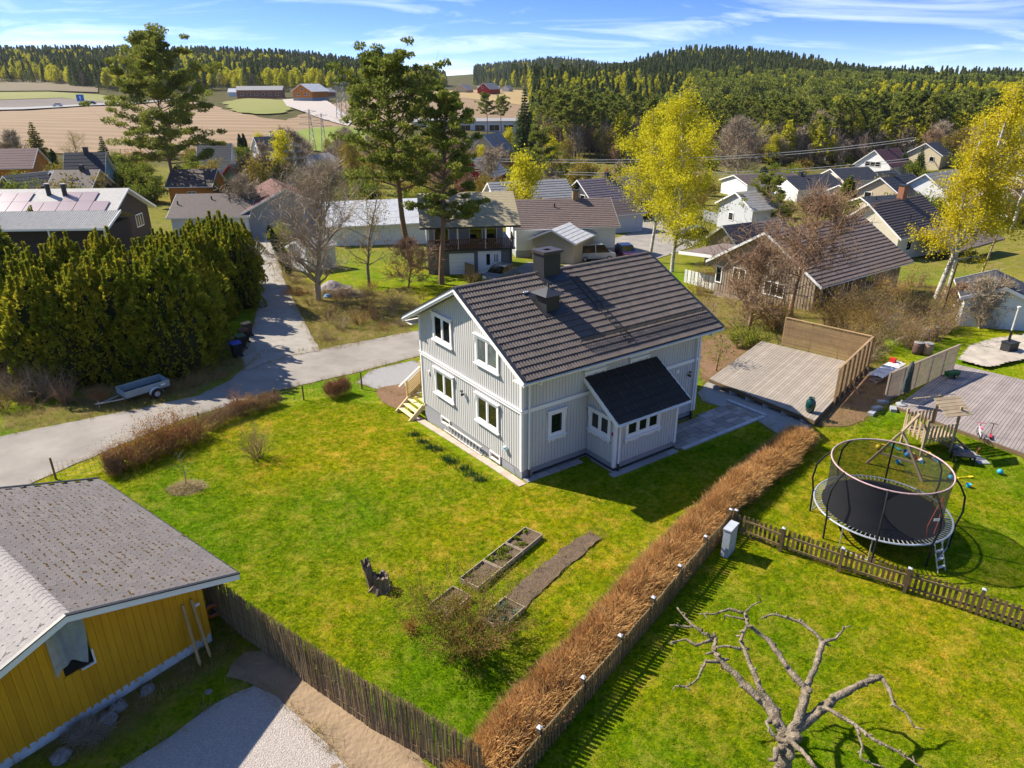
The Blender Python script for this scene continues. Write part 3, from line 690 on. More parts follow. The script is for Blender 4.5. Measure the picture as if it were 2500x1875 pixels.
# roof ladder and snow guard
ld = MB()
for dx in (0, .36):
    ld.beam((5.30+dx, HW/2-.75, roofz(HW/2-.75)+.10), (5.30+dx, -.45, roofz(-.45)+.10), .03, .035)
for i in range(16):
    y = -.4 + i*.26; ld.beam((5.30,y,roofz(y)+.115),(5.66,y,roofz(y)+.115),.03,.02)
ld.build('roof_ladder', M_BLACK, house)
sg = MB()
for x in np.arange(3.15, 10.7, .62): sg.beam((x,.18,roofz(.18)+.04),(x,.05,roofz(.05)+.30),.025,.04)
for k, hgt in enumerate((.12,.17,.22,.28)):
    sg.beam((3.1,.12-.03*k,roofz(.12)+hgt),(10.7,.12-.03*k,roofz(.12)+hgt),.018,.018)
for x in np.arange(3.1,10.7,.11): sg.beam((x,.11,roofz(.1)+.11),(x,.03,roofz(.1)+.285),.010,.010)
sg.build('snow_guard', M_BLACK, house)
# wall lamps, vents, boxes
def lamp(parent, pl, u, z):
    l = MB()
    l.tube([pl(u,z-.05,.02),pl(u,z-.05,.12)],.045,8); l.tube([pl(u,z-.1,.14),pl(u,z+.02,.14)],.045,8)
    o = l.build('wall_lamp', M_BLACK, parent)
    MB().tube([pl(u,z+.02,.14),pl(u,z+.13,.14)],.04,8).build('lamp_glass', mat('lamp_glass',(0.5,0.48,0.42),0.1), o)
    MB().tube([pl(u,z+.13,.14),pl(u,z+.15,.14)],.085,10).build('lamp_cap', M_BLACK, o)
lamp(house, pG, 4.45, 2.37); lamp(house, pS, 9.82, 2.46)
MB().box(-.05,0.01,7.66,7.80,2.20,2.38).build('doorbell_box', mat('cream_plastic',(.7,.68,.6),.4), house)
MB().box(8.98,9.18,-.02,.01,2.66,2.84).build('wall_vent', M_WHITE, house)
bb = MB(); bb.box(-.13,-.0,.98,1.22,.93,1.08); bb.box(-.16,-.02,1.03,1.17,1.08,1.12); bb.build('utility_box', mat('pale_blue_plastic',(0.50,0.62,0.66),.4), house)
MB().tube([(.03,.55,.26),(-.03,.5,.31),(-.05,.44,.22),(-.04,.3,.06)],.008,4).build('cable', M_BLACK, house)
# boarded stair at the far gable corner
st = MB()
stairs = thing('wooden_stair', 'pale new timber steps with slatted handrail at the house corner', 'stairs', (0,0,0), TH)
for i in range(3):
    x = -.62 + .27*i; z = -.40 + .2*i
    MB().box(x, x+.25, 8.80, 10.20, z-.045, z).build('step', M_WOODS, stairs)
for y in (8.72, 10.20):
    MB().beam((-.70,y+.03,-.62),(.16,y+.03,.10),.055,.24,(0,0,1)).build('stringer', M_WOODS, stairs)
for i in range(5):
    x = .19 + .27*i; z = .2 + .19*i
    MB().box(x, x+.25, 8.80, 10.20, z-.045, z).build('step', M_WOODN, stairs)
for y in (8.68, 10.24):
    MB().beam((.1,y,.02),(1.5,y,1.02),.055,.22).build('stringer', M_WOODN, stairs)
for x, z in ((.0,-.65),(.85,.3),(1.7,.4)):
    MB().box(x-.045,x+.045,10.26,10.35,z,z+1.75+ (0.1 if x>1 else -0.15)).build('rail_post', M_WOODN, stairs)
for k in range(8):
    MB().beam((-.05,10.30,-.02+.11*k),(1.75,10.30,1.18+.11*k),.02,.07).build('rail_slat', M_WOODN, stairs)
MB().beam((-.45,10.30,.74),(1.8,10.30,2.22),.11,.045).build('handrail', mat('pale_rail',(0.78,0.68,0.45),.6), stairs)
MB().box(1.55,3.2,8.62,10.25,1.08,1.14).box(1.6,1.7,10.1,10.2,-.8,1.08).box(3.1,3.2,10.1,10.2,-.9,1.08).build('landing', M_WOODN, stairs)
# ladder hung along the plinth
lad = thing('wall_ladder', 'long white aluminium ladder lying along the house plinth', 'ladder', (0,0,0), TH)
M_LADDER = mat('pale_ladder', (0.62,0.60,0.54), .45, var=.05)
for z in (-.15,.25): MB().beam((-.12,6.22,z-.02),(-.12,2.9,z+.06),.03,.07,(1,0,0)).build('ladder_rail', M_LADDER, lad)
for i in range(12):
    y = 6.1 - i*.275; MB().beam((-.12,y,-.16+.02*i*.3),(-.12,y,.24+.02*i*.3),.025,.03).build('rung', M_LADDER, lad)
# concrete pavers round the house foot
M_PAVER = mat('pink_paver', (0.46,0.36,0.29), .9, var=.08, vscale=4, rnd=.12, bump=.2)
M_SLAB = mat('grey_slab', (0.27,0.265,0.27), .9, var=.06, vscale=4, rnd=.12, bump=.2)
pav = thing('paver_border', 'row of pinkish concrete pavers along the gable foot', 'paving', (0,0,0), TH)
pm = MB().box(0,.36,0,.47,-.05,0).mesh('paver', M_PAVER)
for i in range(19):
    y = -.42 + i*.49; x = -.42; p = Matrix.Rotation(TH,3,'Z') @ Vector((x+.2,y+.2,0))
    link('paver', pm, pav, (x, y, H(p.x,p.y)+.035), (random.uniform(-.01,.01),random.uniform(-.012,.012),random.uniform(-.02,.02)))
pav2 = thing('slab_border', 'narrow grey concrete slabs in the shade below the long wall', 'paving', (0,0,0), TH)
sm_ = MB().box(0,.57,0,.34,-.05,0).mesh('slab', M_SLAB)
def slabrow(p0, p1, n, rz):
    for i in range(n):
        q = Vector(p0).lerp(Vector(p1), i/n); w = Matrix.Rotation(TH,3,'Z') @ Vector((q.x,q.y,0))
        link('slab', sm_, pav2, (q.x,q.y,H(w.x,w.y)+.04), (0,random.uniform(-.012,.012),rz))
slabrow((.05,-.38),(3.1,-.38),5,0); slabrow((EA-.06,-.42),(EA-.06,-ED-.3),3,R(-90)); slabrow((EA-.3,-ED-.38),(EA+EL-.1,-ED-.38),7,0)
# patio of grey concrete flags, running along the wall beyond the lean-to
M_FLAG = mat('patio_flag', (0.25,0.235,0.225), .85, col2=(0.33,0.25,0.19), vscale=.9, rnd=.3, bump=.15)
M_KERB = mat('pale_kerb', (0.42,0.415,0.41), .85, var=.05, rnd=.08, bump=.15)
patio = thing('patio', 'patio of grey and rusty concrete flags beside the lean-to', 'paving', (0,0,0), TH)
fm = {}
y = -2.0; row = 0
while y < -.02:
    hgt = (.40,.30)[row % 2]
    x = EA+EL+.03 + (row % 3)*.0; k = 0
    while x < 13.2:
        w = random.choice((.38,.58,.78)); w = min(w, 13.25-x)
        if w > .12 and not (x < HL+.1 and y+hgt > 0.02):
            key = (round(w,2), round(min(hgt,-.03-y),2))
            if key not in fm: fm[key] = MB().box(0,key[0]-.03,0,max(.06,key[1])-.03,-.05,0).mesh('flag', M_FLAG)
            p = Matrix.Rotation(TH,3,'Z') @ Vector((x+w/2,y+.2,0))
            link('flag', fm[key], patio, (x, y, H(p.x,p.y)+.055+random.uniform(-.003,.003)))
        x += w
    y += hgt; row += 1
km = MB().box(0,.58,0,.2,-.1,0).mesh('kerb_stone', M_KERB)
for i in range(10):
    x = EA+EL+.2+i*.6; p = Matrix.Rotation(TH,3,'Z') @ Vector((x,-2.2,0)); link('kerb_stone', km, patio, (x,-2.22,H(p.x,p.y)+.07))
for i in range(4):
    p = Matrix.Rotation(TH,3,'Z') @ Vector((13.3,-2+i*.6,0)); link('kerb_stone', km, patio, (13.46,-2.2+i*.6,H(p.x,p.y)+.12), (0,0,R(90)))
# ------------------------------------------------------------------ plants: generators
M_PINEBARK = mat('pine_bark', (0.22,0.12,0.065), .9, col2=(0.15,0.10,0.07), vscale=3, stretch=(1,1,.3))
M_BARK_ = mat('grey_bark', (0.17,0.135,0.10), .9, col2=(0.26,0.215,0.16), vscale=5, stretch=(1,1,.4), bump=.4)
M_TWIG = mat('brown_twig', (0.33,0.205,0.115), .9, rnd=.3)
M_TWIGP = mat('pale_twig', (0.42,0.33,0.22), .9, rnd=.25)
M_TWIGR = mat('russet_twig', (0.36,0.18,0.085), .9, rnd=.3)
M_HEDGE = mat('hedge_twig', (0.72,0.43,0.16), .9, col2=(0.47,0.25,0.08), vscale=.8, rnd=.35, worldspace=True)
M_BIRCHB = mat('birch_bark', (0.70,0.66,0.58), .8, col2=(0.12,0.10,0.085), vscale=2.2, stretch=(1,1,2.5))
L_PINE = leafmat('pine_needles', (0.085,0.12,0.022), (0.185,0.215,0.034), (0.33,0.32,0.055), .38)
L_SPRUCE = leafmat('spruce_needles', (0.034,0.062,0.024), (0.07,0.105,0.032), (0.145,0.165,0.04), .3)
L_SPRUCEG = leafmat('golden_spruce_needles', (0.10,0.10,0.02), (0.20,0.17,0.03), (0.30,0.24,0.04), .25)
L_BIRCH = leafmat('birch_leaves', (0.34,0.33,0.012), (0.50,0.46,0.015), (0.66,0.58,0.03), .45)
L_BIRCHO = leafmat('birch_leaves_gold', (0.34,0.28,0.012), (0.50,0.41,0.015), (0.62,0.52,0.03), .45)
L_THUJA = leafmat('thuja_sprays', (0.085,0.125,0.010), (0.20,0.225,0.018), (0.46,0.37,0.028), .38, scale=.8)
L_THUJAG = leafmat('green_thuja_sprays', (0.012,0.035,0.008), (0.03,0.06,0.012), (0.07,0.095,0.016), .2)
L_GREEN = leafmat('fresh_leaves', (0.07,0.12,0.012), (0.16,0.20,0.02), (0.28,0.28,0.03), .35)
L_OLIVE = leafmat('olive_leaves', (0.13,0.11,0.02), (0.24,0.19,0.03), (0.36,0.26,0.05), .35)
L_RUST = leafmat('rust_leaves', (0.20,0.085,0.02), (0.33,0.15,0.03), (0.46,0.24,0.05), .35)

def seg_mesh(P0, P1, R0, R1, k=4):
    P0 = np.asarray(P0, float); P1 = np.asarray(P1, float); R0 = np.asarray(R0, float); R1 = np.asarray(R1, float)
    d = P1 - P0; d /= np.linalg.norm(d, axis=1, keepdims=True) + 1e-9
    a = np.cross(d, np.where(np.abs(d[:, 2:3]) < .9, [[0, 0, 1.]], [[1., 0, 0]])); a /= np.linalg.norm(a, axis=1, keepdims=True) + 1e-9
    b = np.cross(d, a); n = len(P0); V = np.empty((n, 2*k, 3)); F_ = np.empty((n, k, 4), int)
    for j in range(k):
        q = 2*math.pi*j/k; r = a*math.cos(q) + b*math.sin(q)
        V[:, j] = P0 + r*R0[:, None]; V[:, k+j] = P1 + r*R1[:, None]
        F_[:, j] = [j, (j+1) % k, k+(j+1) % k, k+j]
    F_ += (np.arange(n)*2*k)[:, None, None]
    return V.reshape(-1, 3), F_.reshape(-1, 4)

def leaf_quads(C, size, aspect=.5, up=0.0, jitter=1.0, out=None, outw=0.0):
    """small rhombic leaves at centres C, random facing; up>0 stands them up, out: outward directions"""
    n = len(C); d = rng.normal(size=(n, 3))*jitter
    if out is not None: d += out*outw
    d[:, 2] += up; d /= np.linalg.norm(d, axis=1, keepdims=True) + 1e-9
    t = rng.normal(size=(n, 3)); t -= d*(t*d).sum(1, keepdims=True); t /= np.linalg.norm(t, axis=1, keepdims=True) + 1e-9
    s = (np.asarray(size)*(0.65 + .7*rng.random(n)))[:, None]
    V = np.stack([C - d*s*.5, C + t*s*aspect*.5, C + d*s*.5, C - t*s*aspect*.5], 1)
    return V.reshape(-1, 3), np.arange(n*4).reshape(n, 4)

class Skel:
    """branch skeleton: segments plus twig tips"""
    def __init__(s): s.P0 = []; s.P1 = []; s.R0 = []; s.R1 = []; s.tips = []; s.lev = []
    def seg(s, a, b, r0, r1, lev=0): s.P0.append(tuple(a)); s.P1.append(tuple(b)); s.R0.append(r0); s.R1.append(r1); s.lev.append(lev)
    def limb(s, p, d, ln, r, lev, n=4, droop=0.0, wander=.25, kids=3, maxlev=3, ratio=.6, spread=.8, tipr=.3, first=.3):
        p = Vector(p); d = Vector(d).normalized(); pts = [p.copy()]
        for i in range(n):
            d = d + Vector((random.gauss(0, wander), random.gauss(0, wander), random.gauss(0, wander)*.7 - droop)); d.normalize()
            q = p + d*ln/n; ra = r*(1-(1-tipr)*i/n); rb = r*(1-(1-tipr)*(i+1)/n)
            s.seg(p, q, ra, rb, lev); p = q; pts.append(p.copy())
            if lev < maxlev and (i+1)/n > first:
                for _ in range(max(1, int(kids/n + random.random()))):
                    nd = d + Vector((random.gauss(0, spread), random.gauss(0, spread), random.gauss(0, spread)*.6 + .15))
                    s.limb(p, nd, ln*ratio*random.uniform(.7, 1.15), rb*.62, lev+1, max(2, n-1), droop, wander, kids, maxlev, ratio, spread, tipr, 0)
        s.tips.append((p.copy(), d.copy(), lev))
        return pts
    def mesh(s, name, m, k=5, kthin=3, thin=.02):
        R0 = np.array(s.R0); th = R0 < thin; P0 = np.array(s.P0); P1 = np.array(s.P1); R1 = np.array(s.R1); Vs = []; Fs = []; n = 0
        for mask, kk in ((~th, k), (th, kthin)):
            if mask.any():
                V, F_ = seg_mesh(P0[mask], P1[mask], R0[mask], R1[mask], kk); Vs.append(V); Fs.append(F_+n); n += len(V)
        return fast_mesh(name, np.concatenate(Vs), np.concatenate(Fs), m, smooth=True)

def tree_of(name, label, cat, trunk, crown, loc, rz=0, scale=1.0, group=None, crown_name='crown'):
    t = thing(name, label, cat, loc, rz, group); t.scale = (scale,)*3 if not isinstance(scale, tuple) else scale
    if trunk: link('trunk', trunk, t)
    if crown: link(crown_name, crown, t)
    return t

def clumps(centres, radii, per, size, aspect=.35, flat=.6, up=.3, jitter=1.0):
    C = []; O = []
    for c, r in zip(centres, radii):
        d = rng.normal(size=(per, 3)); d /= np.linalg.norm(d, axis=1, keepdims=True); rr = r*rng.random((per, 1))**.36
        q = d*rr; q[:, 2] *= flat; C.append(np.asarray(c) + q); O.append(d)
    C = np.concatenate(C); O = np.concatenate(O)
    return leaf_quads(C, size, aspect, up, jitter, O, 1.0)

def pine(h=16, crown0=.4, wide=4.2, seed=1, dens=1.0, per=70, lean=0.0, r=.26, needle=.30, flat_top=True, fork=False, gap=0.0):
    random.seed(seed); s = Skel(); p = Vector((0,0,-.3)); d = Vector((lean,0,1)).normalized(); n = 14; cs = []; rs = []
    pts = [p.copy()]
    for i in range(n):
        d = (d + Vector((random.gauss(0,.035), random.gauss(0,.035), .03))).normalized(); q = p + d*(h+.3)/n
        s.seg(p, q, r*(1-.85*i/n), r*(1-.85*(i+1)/n)); p = q; pts.append(p.copy())
    nl = int(26*dens); 
    for i in range(nl):
        f = crown0 + (1-crown0)*(i+.5*random.random())/nl
        if gap and random.random() < gap*.4: continue
        k = min(n-1, int(f*n)); base = pts[k].lerp(pts[k+1], f*n-k)
        g = (f-crown0)/(1-crown0)
        prof = (0.75 + .35*math.sin(math.pi*min(1, g*1.25+.12))) * (1 - .60*g) if not flat_top else (0.55 + .55*math.sin(math.pi*(g*.8+.15)))*(1-.45*g**3)
        ln = wide*prof*random.uniform(.55, 1.1); az = i*2.4 + random.uniform(-.5,.5)
        d0 = Vector((math.cos(az), math.sin(az), .15 + .55*g))
        lim = s.limb(base, d0, ln, r*.36*(1-.55*g), 1, 5, -.03, .16, 4, 2, .42, .7, .3, .35)
        for j in range(2, len(lim)):
            if random.random() < .9: cs.append(lim[j] + Vector((random.gauss(0,.25),random.gauss(0,.25),.2))); rs.append(random.uniform(.45,.8)*(.6+.4*prof)*wide/4.2)
    for q, dd, lv in s.tips:
        if lv >= 1 and random.random() < .55: cs.append(q + Vector((0,0,.1))); rs.append(random.uniform(.4,.75)*wide/4.2)
    for q in range(6): cs.append(pts[-1] + Vector((random.gauss(0,.5),random.gauss(0,.5),random.uniform(-1.2,.25)))); rs.append(random.uniform(.4,.7))
    V, F_ = clumps([tuple(c) for c in cs], [q*.9 for q in rs], int(per*.62), needle*1.15, .42, .5, .35)
    return s.mesh('pine_trunk', M_PINEBARK, 7, 3, .03), fast_mesh('pine_crown', V, F_, L_PINE)

def spruce(h=14, wide=3.0, seed=1, m=None, layers=26, per=22, needle=.34, bare=.04, droop=.35):
    random.seed(seed); s = Skel(); s.seg((0,0,-.3),(0,0,h*.97),h*.016,.02); C = []; O = []
    for i in range(layers):
        f = bare + (1-bare)*i/layers; z = h*f; rad = wide*(1-f)**.85*random.uniform(.85,1.1)+.12; nb = max(5, int(rad*7))
        for j in range(nb):
            az = 2*math.pi*(j+random.random()*.6)/nb + i; ln = rad*random.uniform(.7,1.1)
            u = np.array([math.cos(az), math.sin(az), 0]); n = max(4, int(per*ln/wide*1.1)+3)
            t = rng.random(n)**.6; q = np.array([0,0,z]) + u*(t*ln)[:, None]; q[:, 2] += -droop*ln*t + .3*ln*t**3
            q += rng.normal(size=(n,3))*[.14,.14,.09]*(0.5+ln/wide); C.append(q); O.append(np.repeat([u*.9+[0,0,-.25]], n, 0))
    C = np.concatenate(C); O = np.concatenate(O); V, F_ = leaf_quads(C, needle, .42, 0, .5, O, 1.0)
    return s.mesh('spruce_trunk', M_BARK_, 6), fast_mesh('spruce_crown', V, F_, m or L_SPRUCE)

def leafy(h=12, wide=3, seed=1, leaves=9000, size=.11, m=None, bark=None, trunk_f=.3, droop=.08, r=.18, spread=.55, stems=1, maxlev=3, kids=5, up=.9, hang=0.0, lean=0.0, first=.3, ratio=.55, sub=3, twigs=0, tw=.018):
    random.seed(seed); s = Skel()
    for k in range(stems):
        p = Vector((random.gauss(0,.25)*(stems>1), random.gauss(0,.25)*(stems>1), -.2)); d = Vector((lean+random.gauss(0,.05+.06*(stems>1)), random.gauss(0,.05), 1)); n = 9; pts = [p.copy()]
        for i in range(n):
            d = (d + Vector((random.gauss(0,.07), random.gauss(0,.07), .05))).normalized(); q = p + d*(h+.2)/n; ra = r*(1-.8*i/n)
            s.seg(p, q, ra, r*(1-.8*(i+1)/n)); p = q; pts.append(p.copy())
            f = (i+1)/n
            if f > trunk_f:
                g = (f-trunk_f)/(1-trunk_f)
                for _ in range(kids):
                    az = random.uniform(0, 2*math.pi); prof = math.sin(math.pi*min(1,.25+.75*g))*.8+.2
                    s.limb(p - d*random.random()*h/n, Vector((math.cos(az)*spread*1.6, math.sin(az)*spread*1.6, up)), wide*prof*random.uniform(.6,1.1), ra*.42, 1, 4, droop, .18, sub, maxlev, ratio, .6, .25, first)
    crown = None
    if twigs:
        P0 = np.array(s.P0); P1 = np.array(s.P1); lv = np.array(s.lev); idx = rng.choice(np.where(lv >= 1)[0], twigs)
        A = P0[idx] + (P1-P0)[idx]*rng.random((twigs,1)); d = (P1-P0)[idx]; d /= np.linalg.norm(d,axis=1,keepdims=True); d = d*.8 + rng.normal(size=(twigs,3))*.55 + [0,0,.25]; d /= np.linalg.norm(d,axis=1,keepdims=True)
        B = A + d*(h*.035+h*.075*rng.random((twigs,1))); d2 = d + rng.normal(size=(twigs,3))*.5; d2 /= np.linalg.norm(d2,axis=1,keepdims=True); C2 = B + d2*h*.05*(.5+rng.random((twigs,1)))
        V,F_ = seg_mesh(np.concatenate([A,B]),np.concatenate([B,C2]),np.concatenate([np.full(twigs,tw),np.full(twigs,tw*.8)]),np.concatenate([np.full(twigs,tw*.8),np.full(twigs,tw*.35)]),3); crown = fast_mesh('twig_crown',V,F_,bark or M_TWIG)
    if leaves:
        P0 = np.array(s.P0); P1 = np.array(s.P1); lv = np.array(s.lev); k = lv >= 2
        w = np.linalg.norm(P1-P0, axis=1)[k]; idx = rng.choice(np.where(k)[0], leaves, p=w/w.sum())
        C = P0[idx] + (P1-P0)[idx]*rng.random((leaves,1)) + rng.normal(size=(leaves,3))*size*1.6
        if hang: C[:, 2] -= hang*rng.random(leaves)**1.6*rng.random(leaves)
        V, F_ = leaf_quads(C, size, .7, 0, 1); crown = fast_mesh('leaf_crown', V, F_, m or L_GREEN)
    return s.mesh('tree_trunk', bark or M_BARK_, 6, 3, .03), crown

def shrub_mesh(h=1.4, wide=1.2, seed=1, stems=14, m=None, kids=4, lev=2, leaves=0, lm=None, lsize=.06, thin=.012, up=1.0, ratio=.55):
    thin *= 1.35
    random.seed(seed); s = Skel()
    for k in range(stems):
        az = random.uniform(0,2*math.pi); rr = random.random()**.5*wide*.15
        s.limb((rr*math.cos(az),rr*math.sin(az),-.05), Vector((math.cos(az)*random.uniform(.1,1)*wide/h*.8, math.sin(az)*random.uniform(.1,1)*wide/h*.8, up)), h*random.uniform(.6,1.05), thin*random.uniform(.8,1.6), 1, 4, .0, .16, kids, 1+lev, ratio, .55, .35, .2)
    lf = None
    if leaves:
        P0 = np.array(s.P0); P1 = np.array(s.P1); lv = np.array(s.lev); idx = rng.choice(np.where(lv >= 2)[0], leaves)
        C = P0[idx] + (P1-P0)[idx]*rng.random((leaves,1)) + rng.normal(size=(leaves,3))*lsize
        V, F_ = leaf_quads(C, lsize, .6, .2, 1); lf = fast_mesh('shrub_leaves', V, F_, lm or L_GREEN)
    return s.mesh('shrub_stems', m or M_TWIG, 4, 3, .05), lf

def shrub(label, loc, stems_leaves, rz=0, scale=1.0, name='garden_shrub', group=None):
    a, b = stems_leaves; t = thing(name, label, 'shrub', loc, rz, group); t.scale = (scale,)*3 if not isinstance(scale, tuple) else scale
    link('stems', a, t)
    if b: link('foliage', b, t)
    return t

def thuja_mesh(h=6, wide=2.0, seed=1, n=6000, m=None, size=.30, flame=1.0, full=False):
    """columnar conifer: upright flame-shaped plumes round a dark core"""
    r = np.random.default_rng(seed); random.seed(seed); C = []; O = []
    npl = int(46*wide/2*flame)+6
    for i in range(npl):
        az = 2.399*i; f = (i+.5)/npl; z0 = h*f*.80 - .1; rad = wide*(.55 + .45*math.sin(math.pi*min(1,.2+f*.75)))*(1-.25*f)*r.uniform(.72,1.02)
        if f > .86 and not full: rad *= (1-f)/.14*.8+.1
        if full: rad = wide*(.72+.3*math.sin(math.pi*min(1,.15+f*.6)))*(1-.55*max(0,f-.6)/.4)*r.uniform(.6,1.05); z0 = h*f*.86 - .1
        ph = h*r.uniform(.20,.32); k = n//npl; t = r.random(k); rr = (.50*wide/2*(1-t)**.6*np.sin(np.pi*np.minimum(1,t*1.1+.25))+.05)
        a2 = r.random(k)*2*np.pi; u = np.array([math.cos(az), math.sin(az), 0])
        q = u*rad*(1-.15*t)[:, None] + np.column_stack([np.cos(a2)*rr, np.sin(a2)*rr, z0 + t*ph]); C.append(q)
        o = np.column_stack([np.cos(a2)*.7, np.sin(a2)*.7, np.full(k, 1.0)]) + u*.5; O.append(o)
    C = np.concatenate(C); O = np.concatenate(O); C[:, 2] = np.maximum(C[:, 2], .02)
    V, F_ = leaf_quads(C, size, .45, 0, .45, O, .8)
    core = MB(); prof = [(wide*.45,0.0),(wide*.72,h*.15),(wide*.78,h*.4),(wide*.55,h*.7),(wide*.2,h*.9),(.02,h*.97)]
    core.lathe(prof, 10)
    return core.mesh('thuja_core', mat('thuja_shade', (0.02,0.026,0.006), .95), True), fast_mesh('thuja_sprays', V, F_, m or L_THUJA)  # core blocks the view through; its dark colour imitates shade inside the foliage
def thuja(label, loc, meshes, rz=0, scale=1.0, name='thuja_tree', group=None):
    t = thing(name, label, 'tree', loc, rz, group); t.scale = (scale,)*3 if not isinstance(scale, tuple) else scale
    link('trunk', meshes[0], t); link('crown', meshes[1], t); return t  # the trunk here is the added dark core, not a stem
def tz(P): return (P[0], P[1], H(P[0], P[1]))
# ------------------------------------------------------------------ near garden: fences, beds, stump, hedge
M_PICKET = mat('weathered_picket', (0.20,0.13,0.055), .85, col2=(0.13,0.085,0.04), vscale=2.5, rnd=.25, stretch=(1,1,.4))
M_POST = mat('fence_post', (0.17,0.115,0.055), .85, rnd=.2)
M_CAPW = mat('post_cap', (0.62,0.64,0.66), .4, metal=.3)
def polyline(P, step):
    """walk a list of ground points at even steps: (point, direction)"""
    out = []; acc = 0.0
    for a, b in zip(P[:-1], P[1:]):
        a = Vector((a[0], a[1])); b = Vector((b[0], b[1])); L_ = (b-a).length; d = (b-a)/L_; t = acc
        while t < L_: out.append((a + d*t, d)); t += step
        acc = t - L_
    return out
pk = MB(); pk.add([(-.045,-.011,.05),(.045,-.011,.05),(.045,-.011,.80),(.03,-.011,.86),(-.03,-.011,.86),(-.045,-.011,.80)]+[(-.045,.011,.05),(.045,.011,.05),(.045,.011,.80),(.03,.011,.86),(-.03,.011,.86),(-.045,.011,.80)],
       [(0,1,2,3,4,5),(11,10,9,8,7,6)]+[(i,(i+6),(i+1)%6+6,(i+1)%6) for i in range(6)])
PK = pk.mesh('picket', M_PICKET)
POSTM = MB().box(-.05,.05,-.05,.05,-.2,.96).mesh('fence_post', M_POST)
CAPM = MB().add([(-.06,-.06,.961),(.06,-.06,.961),(.06,.06,.961),(-.06,.06,.961),(-.06,-.06,.985),(.06,-.06,.985),(.06,.06,.985),(-.06,.06,.985),(0,0,1.02)],[(3,2,1,0),(0,1,5,4),(1,2,6,5),(2,3,7,6),(3,0,4,7),(4,5,8),(5,6,8),(6,7,8),(7,4,8)]).mesh('post_cap', M_CAPW)
def picket_fence(label, P, pitch, posts, side):
    t = thing('picket_fence', label, 'fence', tuple(P[0]))
    o = Vector(t.location)
    for q, d in polyline(P, pitch):
        n = Vector((-d.y, d.x))*side*.045; z = H(q.x, q.y)
        link('picket', PK, t, Vector((q.x+n.x, q.y+n.y, z+random.uniform(-.02,.02))) - o, (random.gauss(0,.015), random.gauss(0,.015), math.atan2(d.y,d.x)+random.gauss(0,.03)))
    for a, b in zip(posts[:-1], posts[1:]):
        for hz in (.25,.68):
            A = Vector((a[0],a[1],H(a[0],a[1])+hz))-o; B = Vector((b[0],b[1],H(b[0],b[1])+hz))-o
            MB().beam(A,B,.035,.07).build('rail', M_POST, t)
    for p in posts:
        po = link('fence_post', POSTM, t, Vector((p[0],p[1],H(p[0],p[1]))) - o, (0,0,math.atan2(P[1][1]-P[0][1],P[1][0]-P[0][0])))
        link('post_cap', CAPM, po)
    return t
fa = [G(*p) for p in ((1160,2040),(1316,1846),(1421,1721),(1510,1616),(1590,1520),(1654,1440),(1716,1366),(1777,1298))]
picket_fence('weathered picket fence running beside the brown clipped hedge', [fa[0],fa[-1]], .14, fa, -1)
fb = [G(*p) for p in ((1790,1300),(1904,1346),(2047,1396),(2207,1447),(2384,1500),(2570,1562))]
picket_fence('weathered picket fence between trampoline and pruned tree', [fb[0],fb[-1]], .16, fb, -1)
# clipped bare hedge
def hedge_mass(path, width, h, n, m, twig=.34, lean=.22, rad=.006, taper_top=True):
    pts = []; 
    seglen = [ (Vector(b[:2])-Vector(a[:2])).length for a,b in zip(path[:-1],path[1:])]; tot = sum(seglen)
    u = rng.random(n)*tot; P0 = np.zeros((n,3)); nrm = np.zeros((n,2)); acc = 0
    for (a,b),L_ in zip(zip(path[:-1],path[1:]),seglen):
        k = (u >= acc) & (u < acc+L_); f = ((u-acc)/L_)[k]; a2 = np.array(a[:2]); b2 = np.array(b[:2])
        P0[k,:2] = a2 + (b2-a2)*f[:,None]; d = (b2-a2)/L_; nrm[k] = (-d[1], d[0]); acc += L_
    wv = (0.92 + .10*np.sin(u*.73)+.07*np.sin(u*1.91+1)+.05*np.sin(u*4.7)); off = (rng.random(n)-.5)*width*wv
    P0[:,:2] += nrm*off[:,None]; g = height(P0[:,0],P0[:,1])
    prof = h*(1-.45*(2*np.abs(off)/width)**2.5)*(.93+.09*np.sin(u*.9)+.07*np.sin(u*2.9+2)+.05*np.sin(u*7.1))
    zf = rng.random(n)**.7; P0[:,2] = g + zf*prof*.85
    d = rng.normal(size=(n,3))*[lean,lean,.18]; d[:,:2] += nrm*(off/width*.9)[:,None]; d[:,2] += .8; d /= np.linalg.norm(d,axis=1,keepdims=True)
    ln = twig*(.5+rng.random(n)); P1 = P0 + d*ln[:,None]
    top = g + prof*1.06 + rng.random(n)**2*.22; over = P1[:,2] > top; P1[over,2] = top[over]
    r = rad*(.6+.8*rng.random(n))
    V,F_ = seg_mesh(P0,P1,r,r*.35,3)
    return fast_mesh('hedge_twigs', V, F_, m)
hp = [tuple(G(*p)) for p in ((1150,1960),(1258,1808),(1355,1698),(1443,1596),(1522,1509),(1590,1434),(1656,1358),(1720,1292),(1785,1228),(1850,1168),(1925,1106),(1960,1080))]
hd = thing('clipped_hedge', 'low clipped leafless hedge of orange-brown twigs across the garden', 'hedge', hp[0])
me = hedge_mass(hp, 1.35, .84, 66000, M_HEDGE, twig=.30, lean=.38, rad=.007); o = link('twigs', me, hd); o.location = -Vector(hp[0])
me = hedge_mass(hp, .7, .6, 6000, mat('hedge_heart',(0.10,0.055,0.025),.95), twig=.5, rad=.03); o = link('inner_stems', me, hd); o.location = -Vector(hp[0])
